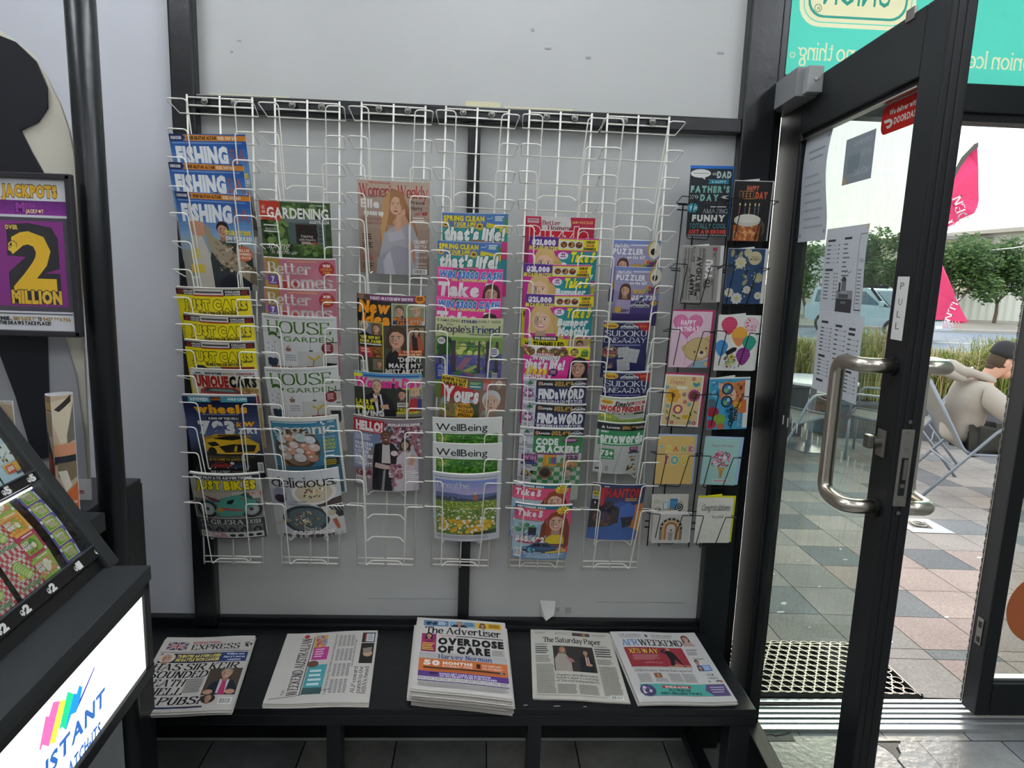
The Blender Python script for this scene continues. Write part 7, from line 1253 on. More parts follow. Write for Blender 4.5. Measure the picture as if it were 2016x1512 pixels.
# picture card at the far left
a = Art('#cdb89a', 120); a.E(40, 70, 62, 66, '#b9a288', 30); a.E(34, 76, 52, 56, '#5f4a3c', 30); a.E(32, 78, 46, 50, '#cbbba6', 30); a.E(28, 84, 34, 38, '#2c2622', 28); a.R(0, 0, 100, 5, '#ded0b8'); a.R(88, 108, 100, 116, '#4a3a2e')
pc = thing('picture_card', 'beige picture card of a round machine door at the left edge, behind the ticket case', 'card', W(-10, 925, -.80)); pc.location.z = 1.04
A, B = W(-62, 788, -.80), W(24, 793, -.80); kk = (B-A).length/100; a.h = (A.z-1.04)/kk
m = MB(); a.mesh(lambda u, v, l: A+(B-A)*(u/100)+Vector((v*kk*.02, -l-.0005, -v*kk)), m, 1); m.build('picture', CARDM, pc)
m = MB(); m.box((A.x, -.80, 1.04), (B.x, -.797, A.z)); m.build('card_backing', mat('white_card', '#cfcfd0'), pc)
ct2 = MB(); ct2.bbox((-2.65, -.835, 1.0), (-.77, -.672, 1.04), .003); o = ct2.build('counter_top', MC['dark_grey_laminate'], ct)

# ================================================================== SCRATCH TICKET CASE
P0 = Vector((-.5946, -.85, 1.0064)); TA = Vector((.06575, -.99784, 0)); TB = Vector((-.99784, -.06575, 0)); ZZ = Vector((0, 0, 1))
def TL_(a, b, z): return P0+TA*a+TB*b+ZZ*z
TM = Matrix(((TA.x, TB.x, 0, P0.x), (TA.y, TB.y, 0, P0.y), (0, 0, 1, P0.z), (0, 0, 0, 1)))
tk = thing('ticket_case', 'black lit scratch-ticket display case at the lower left, with a white glowing front', 'ticket display', TL_(.45, .2, -1.0064))
LEN = 1.0
m = MB(); m.bbox((0, 0, -.028), (LEN, .45, 0), .003, TM); m.build('ledge', M_DARKPLAS, tk)
m = MB()
m.box((.008, .012, -.205), (LEN, .45, -.028), TM); m.bbox((.006, .002, -.043), (LEN, .02, -.028), .002, TM); m.bbox((.006, .001, -.212), (LEN, .02, -.19), .002, TM); m.bbox((.006, .002, -.212), (.027, .02, -.028), .002, TM); m.build('housing', M_BPLASTIC, tk)
m = MB(); m.box((.05, .045, -1.0064), (LEN, .45, -.205), TM); m.build('pedestal', mat('grey_laminate', '#7b7e80', .5), tk)
def inter(x, y, p, n): d = ray(x, y); return CAM+d*((p-CAM).dot(n)/d.dot(n))
LB0, LBL, LBH = .027, .80, .147
def lb(x, y): q = inter(x, y, P0+TB*.008, TB)-P0; return ((LBL+LB0-q.dot(TA))/LBL*100, (-.043-q.z)/LBL*100)
M_LIT = print_mat('lit_sign_face', .4, .2); nt_ = M_LIT.node_tree; b_ = nt_.nodes['Principled BSDF']; b_.inputs['Emission Strength'].default_value = 1.25
nt_.links.new(b_.inputs['Base Color'].links[0].from_socket, b_.inputs['Emission Color'])
a = Art('#f6f9f4', LBH/LBL*100)
PX = lambda *p: [lb(*q) for q in p]
a.P(PX((77, 1477), (90, 1410), (96, 1411), (105, 1382), (118, 1380), (96, 1470), (84, 1466), (80, 1476)), '#f56aa8'); a.P(PX((96, 1470), (118, 1380), (131, 1377), (108, 1462), (99, 1464), (87, 1482)), '#f5e24a'); a.P(PX((116, 1439), (133, 1362), (145, 1366), (128, 1436), (122, 1431)), '#1fc98a'); a.P(PX((128, 1436), (145, 1366), (151, 1366), (156, 1349), (162, 1353), (158, 1375), (150, 1402), (140, 1407), (130, 1437)), '#1f8fe0'); a.P(PX((158, 1375), (186, 1312), (186, 1316), (160, 1378), (146, 1407), (150, 1400)), '#2a2f9c')
u1, v1 = lb(204, 1354); u0, v0 = lb(148, 1466)
BL_ = '#2f62ad'
a.T('INSTANT', 56.5-1.2, v1, u1, v1+3.35, BL_, 'b', it=.15); u2, v2 = lb(197, 1426); a.T('SCRATCH-ITS', u2-17.2, v2-.7, u2, v2+1.75, BL_, 'b', it=.1, sp=.12)
m = MB(); a.mesh(lambda u, v, l: TL_(LBL+LB0-u*LBL/100, .008-l, -.043-v*LBL/100), m, 1); m.build('lightbox_face', M_LIT, tk)
TH_ = math.radians(58); UP = TB*math.cos(TH_)+ZZ*math.sin(TH_); NO = TA.cross(UP)
if NO.x < 0: NO = -NO
def TS(s, t, o=0): return P0+TB*.07+TA*s+UP*t+NO*o
SM = Matrix(((TA.x, UP.x, NO.x, (P0+TB*.07).x), (TA.y, UP.y, NO.y, (P0+TB*.07).y), (TA.z, UP.z, NO.z, (P0+TB*.07).z), (0, 0, 0, 1)))
m = MB(); m.box((0, 0, -.03), (LEN, .44, -.022), SM); m.prism([TL_(.0, .075, 0), TL_(.0, .45, 0), TL_(.0, .45, .36), TL_(.0, .31, .36)], TA*.012); m.build('back_plate', M_BPLASTIC, tk)
m = MB(); m.bbox((-.022, -.004, -.03), (.012, .44, .006), .004, SM); m.bbox((-.012, -.006, -.12), (.006, .40, -.03), .003, SM); m.build('end_panel', M_DARKPLAS, tk)
m = MB(); m.box((0, .0, -.03), (LEN, .024, -.006), SM); m.build('lower_panel', M_BPLASTIC, tk)
LABS = [[('$1', 0), ('$1', 1), ('$2', 2), ('$2', 3), ('$2', 4), ('$2', 5)], [('$5', 0), ('$5', 1), ('$5', 2), ('$5', 3)]]
def stp(x, y, o=0): q = inter(x, y, TS(0, 0, o), NO)-TS(0, 0, o); return q.dot(TA), q.dot(UP)
pos = [[(192, 1080), (152, 1112), (98, 1153), (46, 1195), (0, 1232)], [(61, 940), (10, 962)]]
for r, (t0, t1) in enumerate(((.026, .049), (.196, .214), (.366, .384))):
    m = MB(); m.bbox((-.002, t0, -.024), (LEN, t1, .002), .002, SM); rail = m.build('price_rail', M_BPLASTIC, tk)
    m = MB(); m.bbox((-.002, t1-.0015, -.001), (LEN, t1+.0015, .006), .0006, SM); m.build('acrylic_lip', mat('clear_edge', '#3a4044', .2), rail)
    if r < 2:
        for (x, y), (tx, _) in zip(pos[r], LABS[r]):
            s_, t_ = stp(x, y, .002); a = Art('#121416', 60); a.p = []; a.T(tx[0], 2, 18, 36, 44, '#d9dad6', 'k'); a.T(tx[1], 34, 6, 84, 50, '#e6e6e2', 'k')
            w_ = .028; m = MB(); a.mesh(lambda u, v, l: TS(s_+w_/2-u*w_/100, (t0+t1)/2+w_*.28-v*w_/100, .0025+l), m, 1); m.build('price_label', CARDM, rail)
# strips of scratch tickets behind the windows, lit from inside the case
def tk_gator():
    a = Art('#5a52a0', 62); a.R(14, 6, 84, 56, '#e0d43a'); a.R(17, 9, 81, 53, '#5f9a3a'); a.blobs(17, 9, 81, 53, 24, ['#c9d02c', '#3f7a2c', '#8fbf4a', '#dfe04a'], 3, 7); a.P([(26, 24), (50, 18), (72, 34), (66, 50), (40, 46)], '#b9a88a'); a.T('Cashies', 20, 11, 72, 22, '#f0e6e0', 'k', ol='#4a2a1c'); a.R(88, 20, 96, 58, '#d9d9e6'); a.R(2, 4, 12, 16, '#e6e6ea'); a.bars(18, 1, 70, 5, 1, '#dfc04a', .8, 0); return a
def tk_easy(bg, inner, col):
    a = Art(bg, 78); a.R(12, 16, 88, 68, inner); a.blobs(12, 16, 88, 68, 14, [col, bg], 3, 6); a.E(56, 40, 17, 20, col, 18); a.E(56, 44, 10, 10, '#e8d9c0', 14); a.T('EASY', 8, 22, 42, 34, '#f3efe8', 'k', ol='#5a3a2a'); a.T('MONEY', 8, 37, 46, 49, '#f3efe8', 'k', ol='#5a3a2a'); a.bars(30, 5, 84, 11, 1, '#f0e2da', .7, 0); a.R(86, 66, 97, 76, '#e6e6e6'); return a
def tk_ging():
    a = Art('#d9c6c2', 110)
    for i in range(10):
        for j in range(11):
            if (i+j) % 2: a.R(i*10, j*10, i*10+10, j*10+10, '#c2404a'); a.l -= 1
    a.l += 1; a.P([(18, 18), (84, 22), (80, 84), (14, 78)], '#c9ccc6'); a.P([(22, 22), (80, 26), (76, 78), (19, 74)], '#e0e4d0')
    for i in range(7): a.E(40+i*4, 36+i*6, 17, 9, '#8fae4a', 14, -.3); a.E(40+i*4, 36+i*6, 13, 6, '#c9d48a', 14, -.3)
    a.E(32, 66, 9, 6, '#d9b83a', 12); a.T('Avo-Dough', 14, 88, 86, 102, '#4a7a3a', 'k', ol='#eee6e0', a=.05); return a
def tk_cross():
    a = Art('#b9d0dc', 110); a.R(8, 8, 92, 60, '#dfe6e0'); a.blobs(8, 8, 92, 60, 30, ['#8aa4b0', '#3a4048', '#c9b04a', '#e6e6e0'], 3, 6); a.R(30, 64, 92, 90, '#e0a83a'); a.R(36, 68, 70, 92, '#c9503a'); a.T('$100', 40, 72, 66, 84, '#f2e6d9', 'k'); a.T('BINGO', 66, 92, 94, 100, '#4a4a4a', 'k'); return a
TKS = [tk_gator(), tk_easy('#b8305a', '#8fae3a', '#5f8f3a'), tk_easy('#e0a84a', '#d9843a', '#8aa43a'), tk_easy('#8fb84a', '#d98a6a', '#e6e0d0'), tk_ging(), tk_cross()]
def strip(name, ai, s0, w_, t0, t1, hh, parent):
    t = t0; i = 0
    while t < t1-.01:
        a = TKS[ai[i % len(ai)]]; i += 1; k_ = w_/100; h_ = a.h*k_; m = MB(); t2 = min(t+h_, t1)
        b = Art.__new__(Art); b.h = a.h; b.p = a.p; b.l = a.l
        if t+h_ > t1+.0005:
            b.h = a.h; cut = a.h-(t1-t)/k_; b.p = [(q, l, c) for q, l, c in ((clip(p, cut, 1, 1), l, c) for p, l, c in a.p) if len(q) > 2]
        m2 = lambda u, v, l: TS(s0-u*k_, t+h_-v*k_, -.0135+l+.006*math.sin(max(0, min(1, (t+h_-v*k_-t0)/(t1-t0)))*PI))
        b.mesh(m2, m, 1); o = m.build('scratch_ticket', CARDM, parent); t += h_
for r, (t0, t1) in enumerate(((.050, .193), (.216, .362))):
    s_ = .068
    kinds = [([0], .046), ([3, 1, 2], .052), ([4], .062), ([4], .062), ([5], .062), ([2, 1], .06), ([0], .05), ([4], .062), ([5], .062)] if r == 0 else [([5], .062), ([5], .062), ([4], .06), ([2, 3], .055), ([5], .06), ([0], .05), ([4], .06)]
    for q, w_ in kinds: strip('t', q, s_, w_, t0, t1, 0, tk); s_ += w_+(.026 if w_ < .05 else .012 if r == 0 and w_ > .06 else .004)
    m = MB(); m.add([TS(.014, t0, .001), TS(LEN, t0, .001), TS(LEN, t1, .001), TS(.014, t1, .001)], [(0, 1, 2, 3)]); m.build('clear_window', MC['clear_glass'], tk)
    m = MB(); m.box((.02, t1-.004, -.024), (LEN, t1-.001, -.012), SM); m.build('lamp_strip', mat('case_lamp', '#f4f6ff', .5, emit=5), tk)
# ================================================================== OUTSIDE
def slab_mat(name, c1, c2, rough=.9, bump=.25, sc=90):
    m = bpy.data.materials.new(name); m.use_nodes = True; nt = m.node_tree; b = nt.nodes['Principled BSDF']; MC[name] = m
    a = nt.nodes.new('ShaderNodeVertexColor'); a.layer_name = 'Col'; t = nt.nodes.new('ShaderNodeTexCoord')
    n = nt.nodes.new('ShaderNodeTexNoise'); n.inputs['Scale'].default_value = sc; n.inputs['Detail'].default_value = 6; n.inputs['Roughness'].default_value = .8
    nt.links.new(t.outputs['Object'], n.inputs['Vector']); mr = nt.nodes.new('ShaderNodeMapRange'); mr.inputs['From Min'].default_value = .3; mr.inputs['From Max'].default_value = .7; mr.inputs['To Min'].default_value = c1; mr.inputs['To Max'].default_value = c2
    n3 = nt.nodes.new('ShaderNodeTexNoise'); n3.inputs['Scale'].default_value = 3; mr3 = nt.nodes.new('ShaderNodeMapRange'); mr3.inputs['To Min'].default_value = .75; mr3.inputs['To Max'].default_value = 1.2
    nt.links.new(t.outputs['Object'], n3.inputs['Vector']); nt.links.new(n3.outputs['Fac'], mr3.inputs[0]); nt.links.new(n.outputs['Fac'], mr.inputs[0])
    mm = nt.nodes.new('ShaderNodeMath'); mm.operation = 'MULTIPLY'; nt.links.new(mr.outputs[0], mm.inputs[0]); nt.links.new(mr3.outputs[0], mm.inputs[1])
    mu = nt.nodes.new('ShaderNodeVectorMath'); mu.operation = 'SCALE'; nt.links.new(a.outputs['Color'], mu.inputs[0]); nt.links.new(mm.outputs[0], mu.inputs['Scale']); nt.links.new(mu.outputs[0], b.inputs['Base Color'])
    bp = nt.nodes.new('ShaderNodeBump'); bp.inputs['Strength'].default_value = bump; bp.inputs['Distance'].default_value = .003; nt.links.new(n.outputs['Fac'], bp.inputs['Height']); nt.links.new(bp.outputs[0], b.inputs['Normal'])
    b.inputs['Roughness'].default_value = rough; return m
PAVE = slab_mat('exposed_aggregate_paver', .62, 1.3)
# --- pavers on a 300 mm grid that follows the fall of the footpath
pm = MB(); GT = -.016; ca_, sa_ = math.cos(GT), math.sin(GT); rp = random.Random(11)
def gp(c, r, dz=0):
    gx, gy = c*.3, -r*.3; x = 1.9611+gx*ca_-gy*sa_; y = 2.051+gx*sa_+gy*ca_; return Vector((x, y, zo(x, y)+dz))
GREY = {(1, 0), (-1, 0), (3, -2), (1, 2), (3, 0), (-1, 4), (5, 0), (-2, 1), (0, 5), (-3, 3), (-4, 1), (2, 4), (-2, 6), (4, 3)}
for r in range(-15, 7):
    for c in range(-20, 34):
        rr0, rr1 = (r, r+1) if r < 5 else ((5, 5.27) if r == 5 else (5.27, 6.2))
        g_ = .006
        if rr0 <= 5.6 or True:
            q = [gp(c+g_, rr0+g_), gp(c+1-g_, rr0+g_), gp(c+1-g_, rr1-g_), gp(c+g_, rr1-g_)]
            if min(p.y for p in q) < .17: q = [Vector((p.x, max(p.y, .175), zo(p.x, max(p.y, .175)))) for p in q]
            if (r, c) in GREY or ((r, c) not in GREY and (c > 5 or c < -3 or r < -2) and rp.random() < .3): pm.col = rp.choice(['#7e7e7e', '#868685', '#767676'])
            else: pm.col = rp.choice(['#a39a92', '#9f9790', '#aa9e95', '#99928b', '#a69b93']) if c < 0 or r < 1 else rp.choice(['#b09c91', '#ad9a90', '#a9968d', '#b5a196'])
            pm.add(q, [(3, 2, 1, 0)])
pm.col = None
struct('paving_stones', pm, PAVE)
bs_ = MB(); bs_.add([(-5, .15, zo(-5, .15)-.006), (13, .15, zo(13, .15)-.006), (13, 6.6, zo(13, 6.6)-.006), (-5, 6.6, zo(-5, 6.6)-.006)], [(0, 1, 2, 3)]); struct('paving_bed', bs_, mat('dark_joint_sand', '#3f3934', .95))
sp_ = MB()
for x, y, rx, ry in ((1521, 1130, 5, 2.4), (1571, 1103, 2, .8), (1655, 1081, 3, 1.3), (1543, 1188, 6, 3), (1537, 1205, 8, 2), (1613, 1155, 3, 1.2), (1594, 1235, 3, 1), (1664, 1102, 5, 1), (1755, 1264, 4, 2), (1864, 1215, 5, 2), (1929, 1098, 7, 1.6)):
    pts = [GO(x+rx*math.cos(t), y+ry*math.sin(t), .0012) for t in [i*PI/5 for i in range(10)]]; sp_.prism(pts, (0, 0, .0006))
struct('paving_spots', sp_, mat('pale_spot', '#d9d6cf', .9))
dr = thing('paving_drain', 'white square drain surround with a round dark fitting, set in the paving', 'drain', gp(3.5, -.5))
m = MB(); m.add([gp(3.02, -.98, .003), gp(3.98, -.98, .003), gp(3.98, -.02, .003), gp(3.02, -.02, .003)], [(3, 2, 1, 0)]); m.build('surround', mat('white_concrete', '#c9ccd0', .8, noise=.1, nscale=60), dr)
c_ = gp(3.47, -.52, .004); m = MB()
m.prism([c_+Vector((-.075, -.05, 0)), c_+Vector((.05, -.07, 0)), c_+Vector((.075, .05, 0)), c_+Vector((-.05, .07, 0))], (0, 0, .003)); m.build('fitting_plate', mat('dark_bronze', '#5f5750', .5, .6), dr)
m = MB(); m.tube([c_+Vector((.045*math.cos(t), .045*math.sin(t), .006)) for t in [i*PI/10 for i in range(20)]], .008, 6, closed=True); m.tube([c_+Vector((-.03, .015, .006)), c_+Vector((0, 0, .008)), c_+Vector((.03, -.015, .006))], .007, 6); m.build('fitting_ring', M_ZINC, dr)
# --- rubber ring mat
mt = thing('door_mat', 'black rubber ring mat outside the open door', 'door mat', (1.32, .39, zo(1.32, .39)))
A_, B_, C_, D_ = GO(1478, 1372, .014), GO(1822, 1372, .014), GO(1683, 1268, .014), GO(1462, 1268, .014)
mx0, mx1, my0, my1 = 1.02, 1.70, .19, .575
m = MB(); RUB = mat('black_rubber', '#101112', .3, spec=.9); zz = lambda x, y, h: Vector((x, y, zo(x, y)+h))
def mring(m, x, y, r0, r1, n, h0, h1):
    vs = []
    for r, h in ((r1, h0), (r1, h1), (r0, h1), (r0, h0)): vs += [zz(x+r*math.cos(2*PI*i/n+.26), y+r*math.sin(2*PI*i/n+.26), h) for i in range(n)]
    m.add(vs, [(j*n+i, j*n+(i+1) % n, (j+1)*n+(i+1) % n, (j+1)*n+i) for j in range(3) for i in range(n)])
px_ = .0435; py_ = px_*.866; nx_ = int((mx1-mx0-.03)/px_); ny_ = int((my1-my0-.02)/py_)
for j in range(ny_+1):
    for i in range(nx_+(j % 2 == 0)):
        x = mx0+.03+(i+.5*(j % 2))*px_; y = my0+.028+j*py_
        if x < mx1-.02 and y < my1-.012: mring(m, x, y, .0178, .0222, 12, .001, .013)
m.build('ring_mesh', RUB, mt)
m = MB(); P = [zz(mx0, my0, 0), zz(mx1, my0, 0), zz(mx1, my1, 0), zz(mx0, my1, 0)]
for p, q in zip(P, P[1:]+P[:1]):
    d = (q-p).normalized(); n_ = Vector((-d.y, d.x, 0)); m.add([p, q, q+n_*.011+Vector((0, 0, .013)), p+n_*.011+Vector((0, 0, .013)), q+n_*.016+Vector((0, 0, .013)), p+n_*.016+Vector((0, 0, .013))], [(0, 1, 2, 3), (3, 2, 4, 5)])
m.build('bevelled_edge', RUB, mt)
m = MB(); m.add([zz(mx0+.01, my0+.01, .0015), zz(mx1-.01, my0+.01, .0015), zz(mx1-.01, my1-.01, .0015), zz(mx0+.01, my1-.01, .0015)], [(0, 1, 2, 3)]); m.build('dark_sheet_under_mat', mat('mat_dark_sheet', '#15130f', .95), mt)  # near-black sheet below the rings, showing through the holes
# --- ground, kerbs, road
ASPH = mat('blue_grey_asphalt', '#7b8592', .85, noise=.15, nscale=2)
struct('verge_ground', MB().add([(-30, 6.5, -.13), (60, 6.5, -.3), (60, 17.4, -.38), (-30, 17.4, -.38)], [(0, 1, 2, 3)]), mat('footpath_concrete', '#8d8a84', .9, noise=.12, nscale=2))
struct('ground', MB().add([(-60, 17, -.52), (140, 17, -.52), (140, 150, -.52), (-60, 150, -.52)], [(0, 1, 2, 3)]), mat('bare_soil', '#6f6a5c', .95, noise=.2, nscale=1))
struct('road', MB().box((-60, 17.6, -.5), (140, 27.0, -.41)), ASPH)
struct('kerb_near', MB().bbox((-60, 17.2, -.5), (140, 17.6, -.33), .03), mat('kerb_concrete', '#a3a098', .9))
struct('kerb_far', MB().bbox((-60, 27.0, -.5), (140, 27.4, -.27), .03), mat('kerb_concrete', '#a3a098'))
struct('verge_far', MB().box((-60, 27.4, -.5), (140, 37.2, -.31)), mat('grey_verge', '#8f8a7e', .95, noise=.2, nscale=.8))
rl = MB(); rl.box((-60, 21.4, -.409), (140, 21.52, -.405)); struct('road_line', rl, mat('road_paint', '#dfe3e6', .7))
# --- fence of ribbed metal panels
FY = 36.8
fm = mat('cream_metal_fence', '#cfd2c8', .55); fn_o = thing('metal_fence', 'pale ribbed metal fence across the road', 'fence', (28, FY, -.31))
i = 0; x = 12.0
while x < 46:
    m = MB(); n = 24; vs = []
    for j in range(n+1):
        u = x+.06+j*2.98/n; dy = .03*(1 if (j % 4) in (1, 2) else -1)
        vs += [(u, FY+dy, -.3), (u, FY+dy, 1.30)]
    m.add(vs, [(2*j, 2*j+2, 2*j+3, 2*j+1) for j in range(n)]); m.build('panel', fm, fn_o)
    m = MB(); m.bbox((x-.04, FY-.06, -.31), (x+.06, FY+.05, 1.38), .01); m.build('post', fm, fn_o)
    m = MB(); m.box((x+.06, FY-.05, 1.28), (x+3.04, FY+.05, 1.36)); m.build('top_rail', fm, fn_o)
    x += 3.1
# --- houses behind the fence
def house(label, x0, x1, y0, z1, zr, wall, roof, eave=.5, win=()):
    h = thing('house', label, 'house', ((x0+x1)/2, y0+3, -.31))
    MB().box((x0, y0, -.3), (x1, y0+7, z1)).build('wall', mat(wall[0], wall[1], .8), h)
    m = MB(); m.box((x0-eave, y0-eave, z1), (x1+eave, y0+7+eave, z1+.25)); m.prism([(x0-eave, y0-eave, z1+.25), (x0-eave, y0+7+eave, z1+.25), (x0-eave, y0+3.5, zr)], (x1-x0+2*eave, 0, 0)); m.build('roof', mat(roof[0], roof[1], .8), h)
    for a, b, c, d in win:
        f = MB(); f.box((a, y0-.06, c), (b, y0, d)); w_ = f.build('window', mat('window_frame', '#d9d9d6', .5), h); MB().box((a+.1, y0-.07, c+.1), (b-.1, y0-.06, d-.1)).build('pane', mat('dark_pane', '#4a5660', .15), w_)
hx = lambda px, Y: W(px, 560, Y).x
house('low cream house with a flat grey roof seen above the fence', hx(1838, 44), hx(1975, 44), 44, W(1920, 474, 44).z, W(1920, 464, 44).z, ('cream_render', '#cfc9b0'), ('grey_roof', '#8f8d88'), .4)
house('grey-white house at the right edge, behind the fence', hx(2000, 41), hx(2150, 41), 41, W(2005, 456, 41).z, W(2005, 448, 41).z, ('white_render', '#c9cac8'), ('pale_roof', '#b4b0a4'), .7, ((hx(2006, 41), hx(2030, 41), .6, 2.6),))
house('pale house half hidden by the trees behind the car', hx(1640, 58), hx(1760, 58), 58, W(1700, 500, 58).z, W(1700, 482, 58).z, ('pale_render', '#c3c8cc'), ('grey_roof', '#8f8d88'), .4, ((hx(1690, 58), hx(1712, 58), .8, 2.2),))
# overhead wire
m = MB(); a_, b_ = W(1925, 495, 33), W(2060, 478, 33); m.tube([a_, (a_+b_)/2-Vector((0, 0, .05)), b_], .03, 6); tag(m.build('overhead_cable', mat('white_cable', '#e4e4e0', .6), loc=a_), 'white cable strung in front of the street trees', 'cable')
# --- street trees
LEAF = [mat('leaf_a', '#3f5f33', .6), mat('leaf_b', '#56763f', .6), mat('leaf_c', '#6f8c50', .6)]
for L_ in LEAF:
    nt = L_.node_tree; b_ = nt.nodes['Principled BSDF']; tb_ = nt.nodes.new('ShaderNodeBsdfTranslucent'); tb_.inputs[0].default_value = b_.inputs['Base Color'].default_value; ms = nt.nodes.new('ShaderNodeMixShader'); ms.inputs[0].default_value = .35
    nt.links.new(b_.outputs[0], ms.inputs[1]); nt.links.new(tb_.outputs[0], ms.inputs[2]); nt.links.new(ms.outputs[0], nt.nodes['Material Output'].inputs[0])
def tree(label, px, py, rx, ry, Y, base_px, n=2400, ls=.16, seed=1, lobes=13):
    rnd = random.Random(seed); c = W(px, py, Y); s = (Y+2.05)/F*1.05; RX, RZ = rx*s*1.2, ry*s*1.3; bx = W(base_px, 600, Y).x
    t = thing('street_tree', label, 'tree', (bx, Y, -.31), 'street trees across the road')
    m = MB(); top = c+Vector((0, 0, -RZ*.2)); base = Vector((bx, Y, -.31)); fork = base+(top-base)*.45
    m.tube([base, base+(fork-base)*.5+Vector((.04, 0, 0)), fork], [.10, .085, .07], 8)
    for i in range(6): a = rnd.uniform(-1, 1); m.tube([fork, fork+Vector((a*RX*.45, rnd.uniform(-.4, .4), RZ*.35)), c+Vector((a*RX*.8, rnd.uniform(-.6, .6), RZ*rnd.uniform(-.2, .5)))], [.05, .035, .012], 6)
    m.build('trunk', mat('tree_bark', '#6a5f52', .9, noise=.2), t)
    lo = [(Vector((c.x+RX*.62*rnd.uniform(-1, 1), c.y+RX*.5*rnd.uniform(-1, 1), c.z+RZ*.6*rnd.uniform(-1, 1))), rnd.uniform(.35, .6)) for _ in range(lobes)]
    m = MB()
    for i in range(n):
        q, k_ = rnd.choice(lo); d = Vector((rnd.gauss(0, 1), rnd.gauss(0, 1), rnd.gauss(0, 1))).normalized()*(rnd.random()**.4)
        p = q+Vector((d.x*RX*k_, d.y*RX*k_, d.z*RZ*k_)); u = Vector((rnd.gauss(0, 1), rnd.gauss(0, 1), rnd.gauss(0, .7))).normalized(); v = u.orthogonal().normalized(); l = ls*rnd.uniform(.6, 1.3)
        m.mi = rnd.choice((0, 0, 1, 1, 2)); m.add([p-u*l, p+v*l*.45, p+u*l, p-v*l*.45], [(0, 1, 2, 3)])
    m.build('foliage', LEAF, t)
tree('dense green street tree behind the pink flag', 1897, 532, 56, 54, 33, 1880, 4200, .15, 3)
tree('wide dark green street tree left of the grey-white house', 1974, 530, 54, 50, 34, 1962, 4200, .15, 4)
tree('street tree seen through the door glass right of the upper menu', 1738, 522, 36, 50, 35, 1752, 2600, .14, 5)
tree('thin street tree behind the car, seen beside the menu edge', 1690, 512, 36, 44, 36, 1690, 2000, .14, 6)
tree('sparse yellow-green street tree at the left of the door glass', 1575, 530, 48, 44, 34, 1590, 1300, .16, 7)
# --- clumps of ornamental grass in planters
GR = [mat('grass_green', '#84923f', .7), mat('grass_olive', '#a5a552', .7), mat('grass_straw', '#cdb58a', .75), mat('grass_deep', '#66803a', .7)]
def planter(label, x0, x1, y0, h):
    z0 = zo((x0+x1)/2, y0)-.02; p = thing('planter', label, 'planter', ((x0+x1)/2, y0+.22, z0))
    m = MB(); m.prism([(x0+.03, y0, z0), (x1-.03, y0, z0), (x1, y0-.02, z0+h), (x0, y0-.02, z0+h)], (0, .44, 0)); m.build('trough', mat('charcoal_planter', '#54575d', .55, noise=.1), p)
    m = MB(); m.bbox((x0-.015, y0-.04, z0+h-.05), (x1+.015, y0+.44, z0+h), .01); m.build('rim', mat('charcoal_planter_rim', '#5f636a', .5), p)
    m = MB(); m.box((x0+.04, y0+.0, z0+h), (x1-.04, y0+.40, z0+h+.006)); m.build('soil', mat('potting_soil', '#3a3128', .95), p)
    return z0+h
def grass(label, x, y, z, hgt, rad, n, seed, straw=.25):
    rnd = random.Random(seed); g = thing('ornamental_grass', label, 'grass clump', (x, y, z), 'grass clumps in the planters'); m = MB()
    for i in range(n):
        a = rnd.uniform(0, 2*PI); sp = abs(rnd.gauss(0, .5)); h = hgt*rnd.uniform(.55, 1.1); w_ = rnd.uniform(.003, .006)
        b = Vector((x+rnd.gauss(0, rad*.3), y+rnd.gauss(0, rad*.18), z)); d = Vector((math.cos(a), math.sin(a)*.8, 0)); s_ = Vector((-d.y, d.x, 0))*w_
        m.mi = 2 if rnd.random() < straw else rnd.choice((0, 0, 1, 3)); lay = [b, b+d*rad*.35*sp+Vector((0, 0, h*.5)), b+d*rad*.9*sp+Vector((0, 0, h*.9)), b+d*rad*1.5*sp+Vector((0, 0, h*(1-.25*min(sp, 1.4))))]
        m.add([lay[0]-s_, lay[0]+s_, lay[1]+s_, lay[1]-s_, lay[2]+s_*.7, lay[2]-s_*.7, lay[3]], [(0, 1, 2, 3), (3, 2, 4, 5), (5, 4, 6)])
    m.build('blades', GR, g)
zp = planter('long charcoal planter behind the seated person', W(1795, 800, 5.1).x, W(1795, 800, 5.1).x+3.6, 5.1, .47)
grass('green grass clump with straw tips behind the outer door handle', W(1862, 740, 5.3).x, 5.3, zp, .60, .44, 1300, 1, .3)
grass('big yellow-green grass clump behind the person in the cap', W(1985, 740, 5.3).x, 5.3, zp, .74, .56, 1700, 2, .10)
x0 = W(1500, 800, 5.1).x; x1 = W(1590, 800, 5.1).x; x2 = W(1680, 800, 5.1).x; x3 = W(1778, 800, 5.1).x
zq = planter('charcoal planter at the left of the door glass', x0, x1, 5.1, .62); zr_ = planter('charcoal planter seen between the menus and the door stile', x2-.3, x3, 5.1, .45)
grass('tall grass clump at the left of the door glass', W(1575, 690, 5.3).x, 5.3, zq, .50, .42, 1000, 3, .35)
grass('tall straw-coloured grass clump seen right of the menus', W(1722, 700, 5.3).x, 5.3, zr_, .80, .46, 1300, 4, .4)
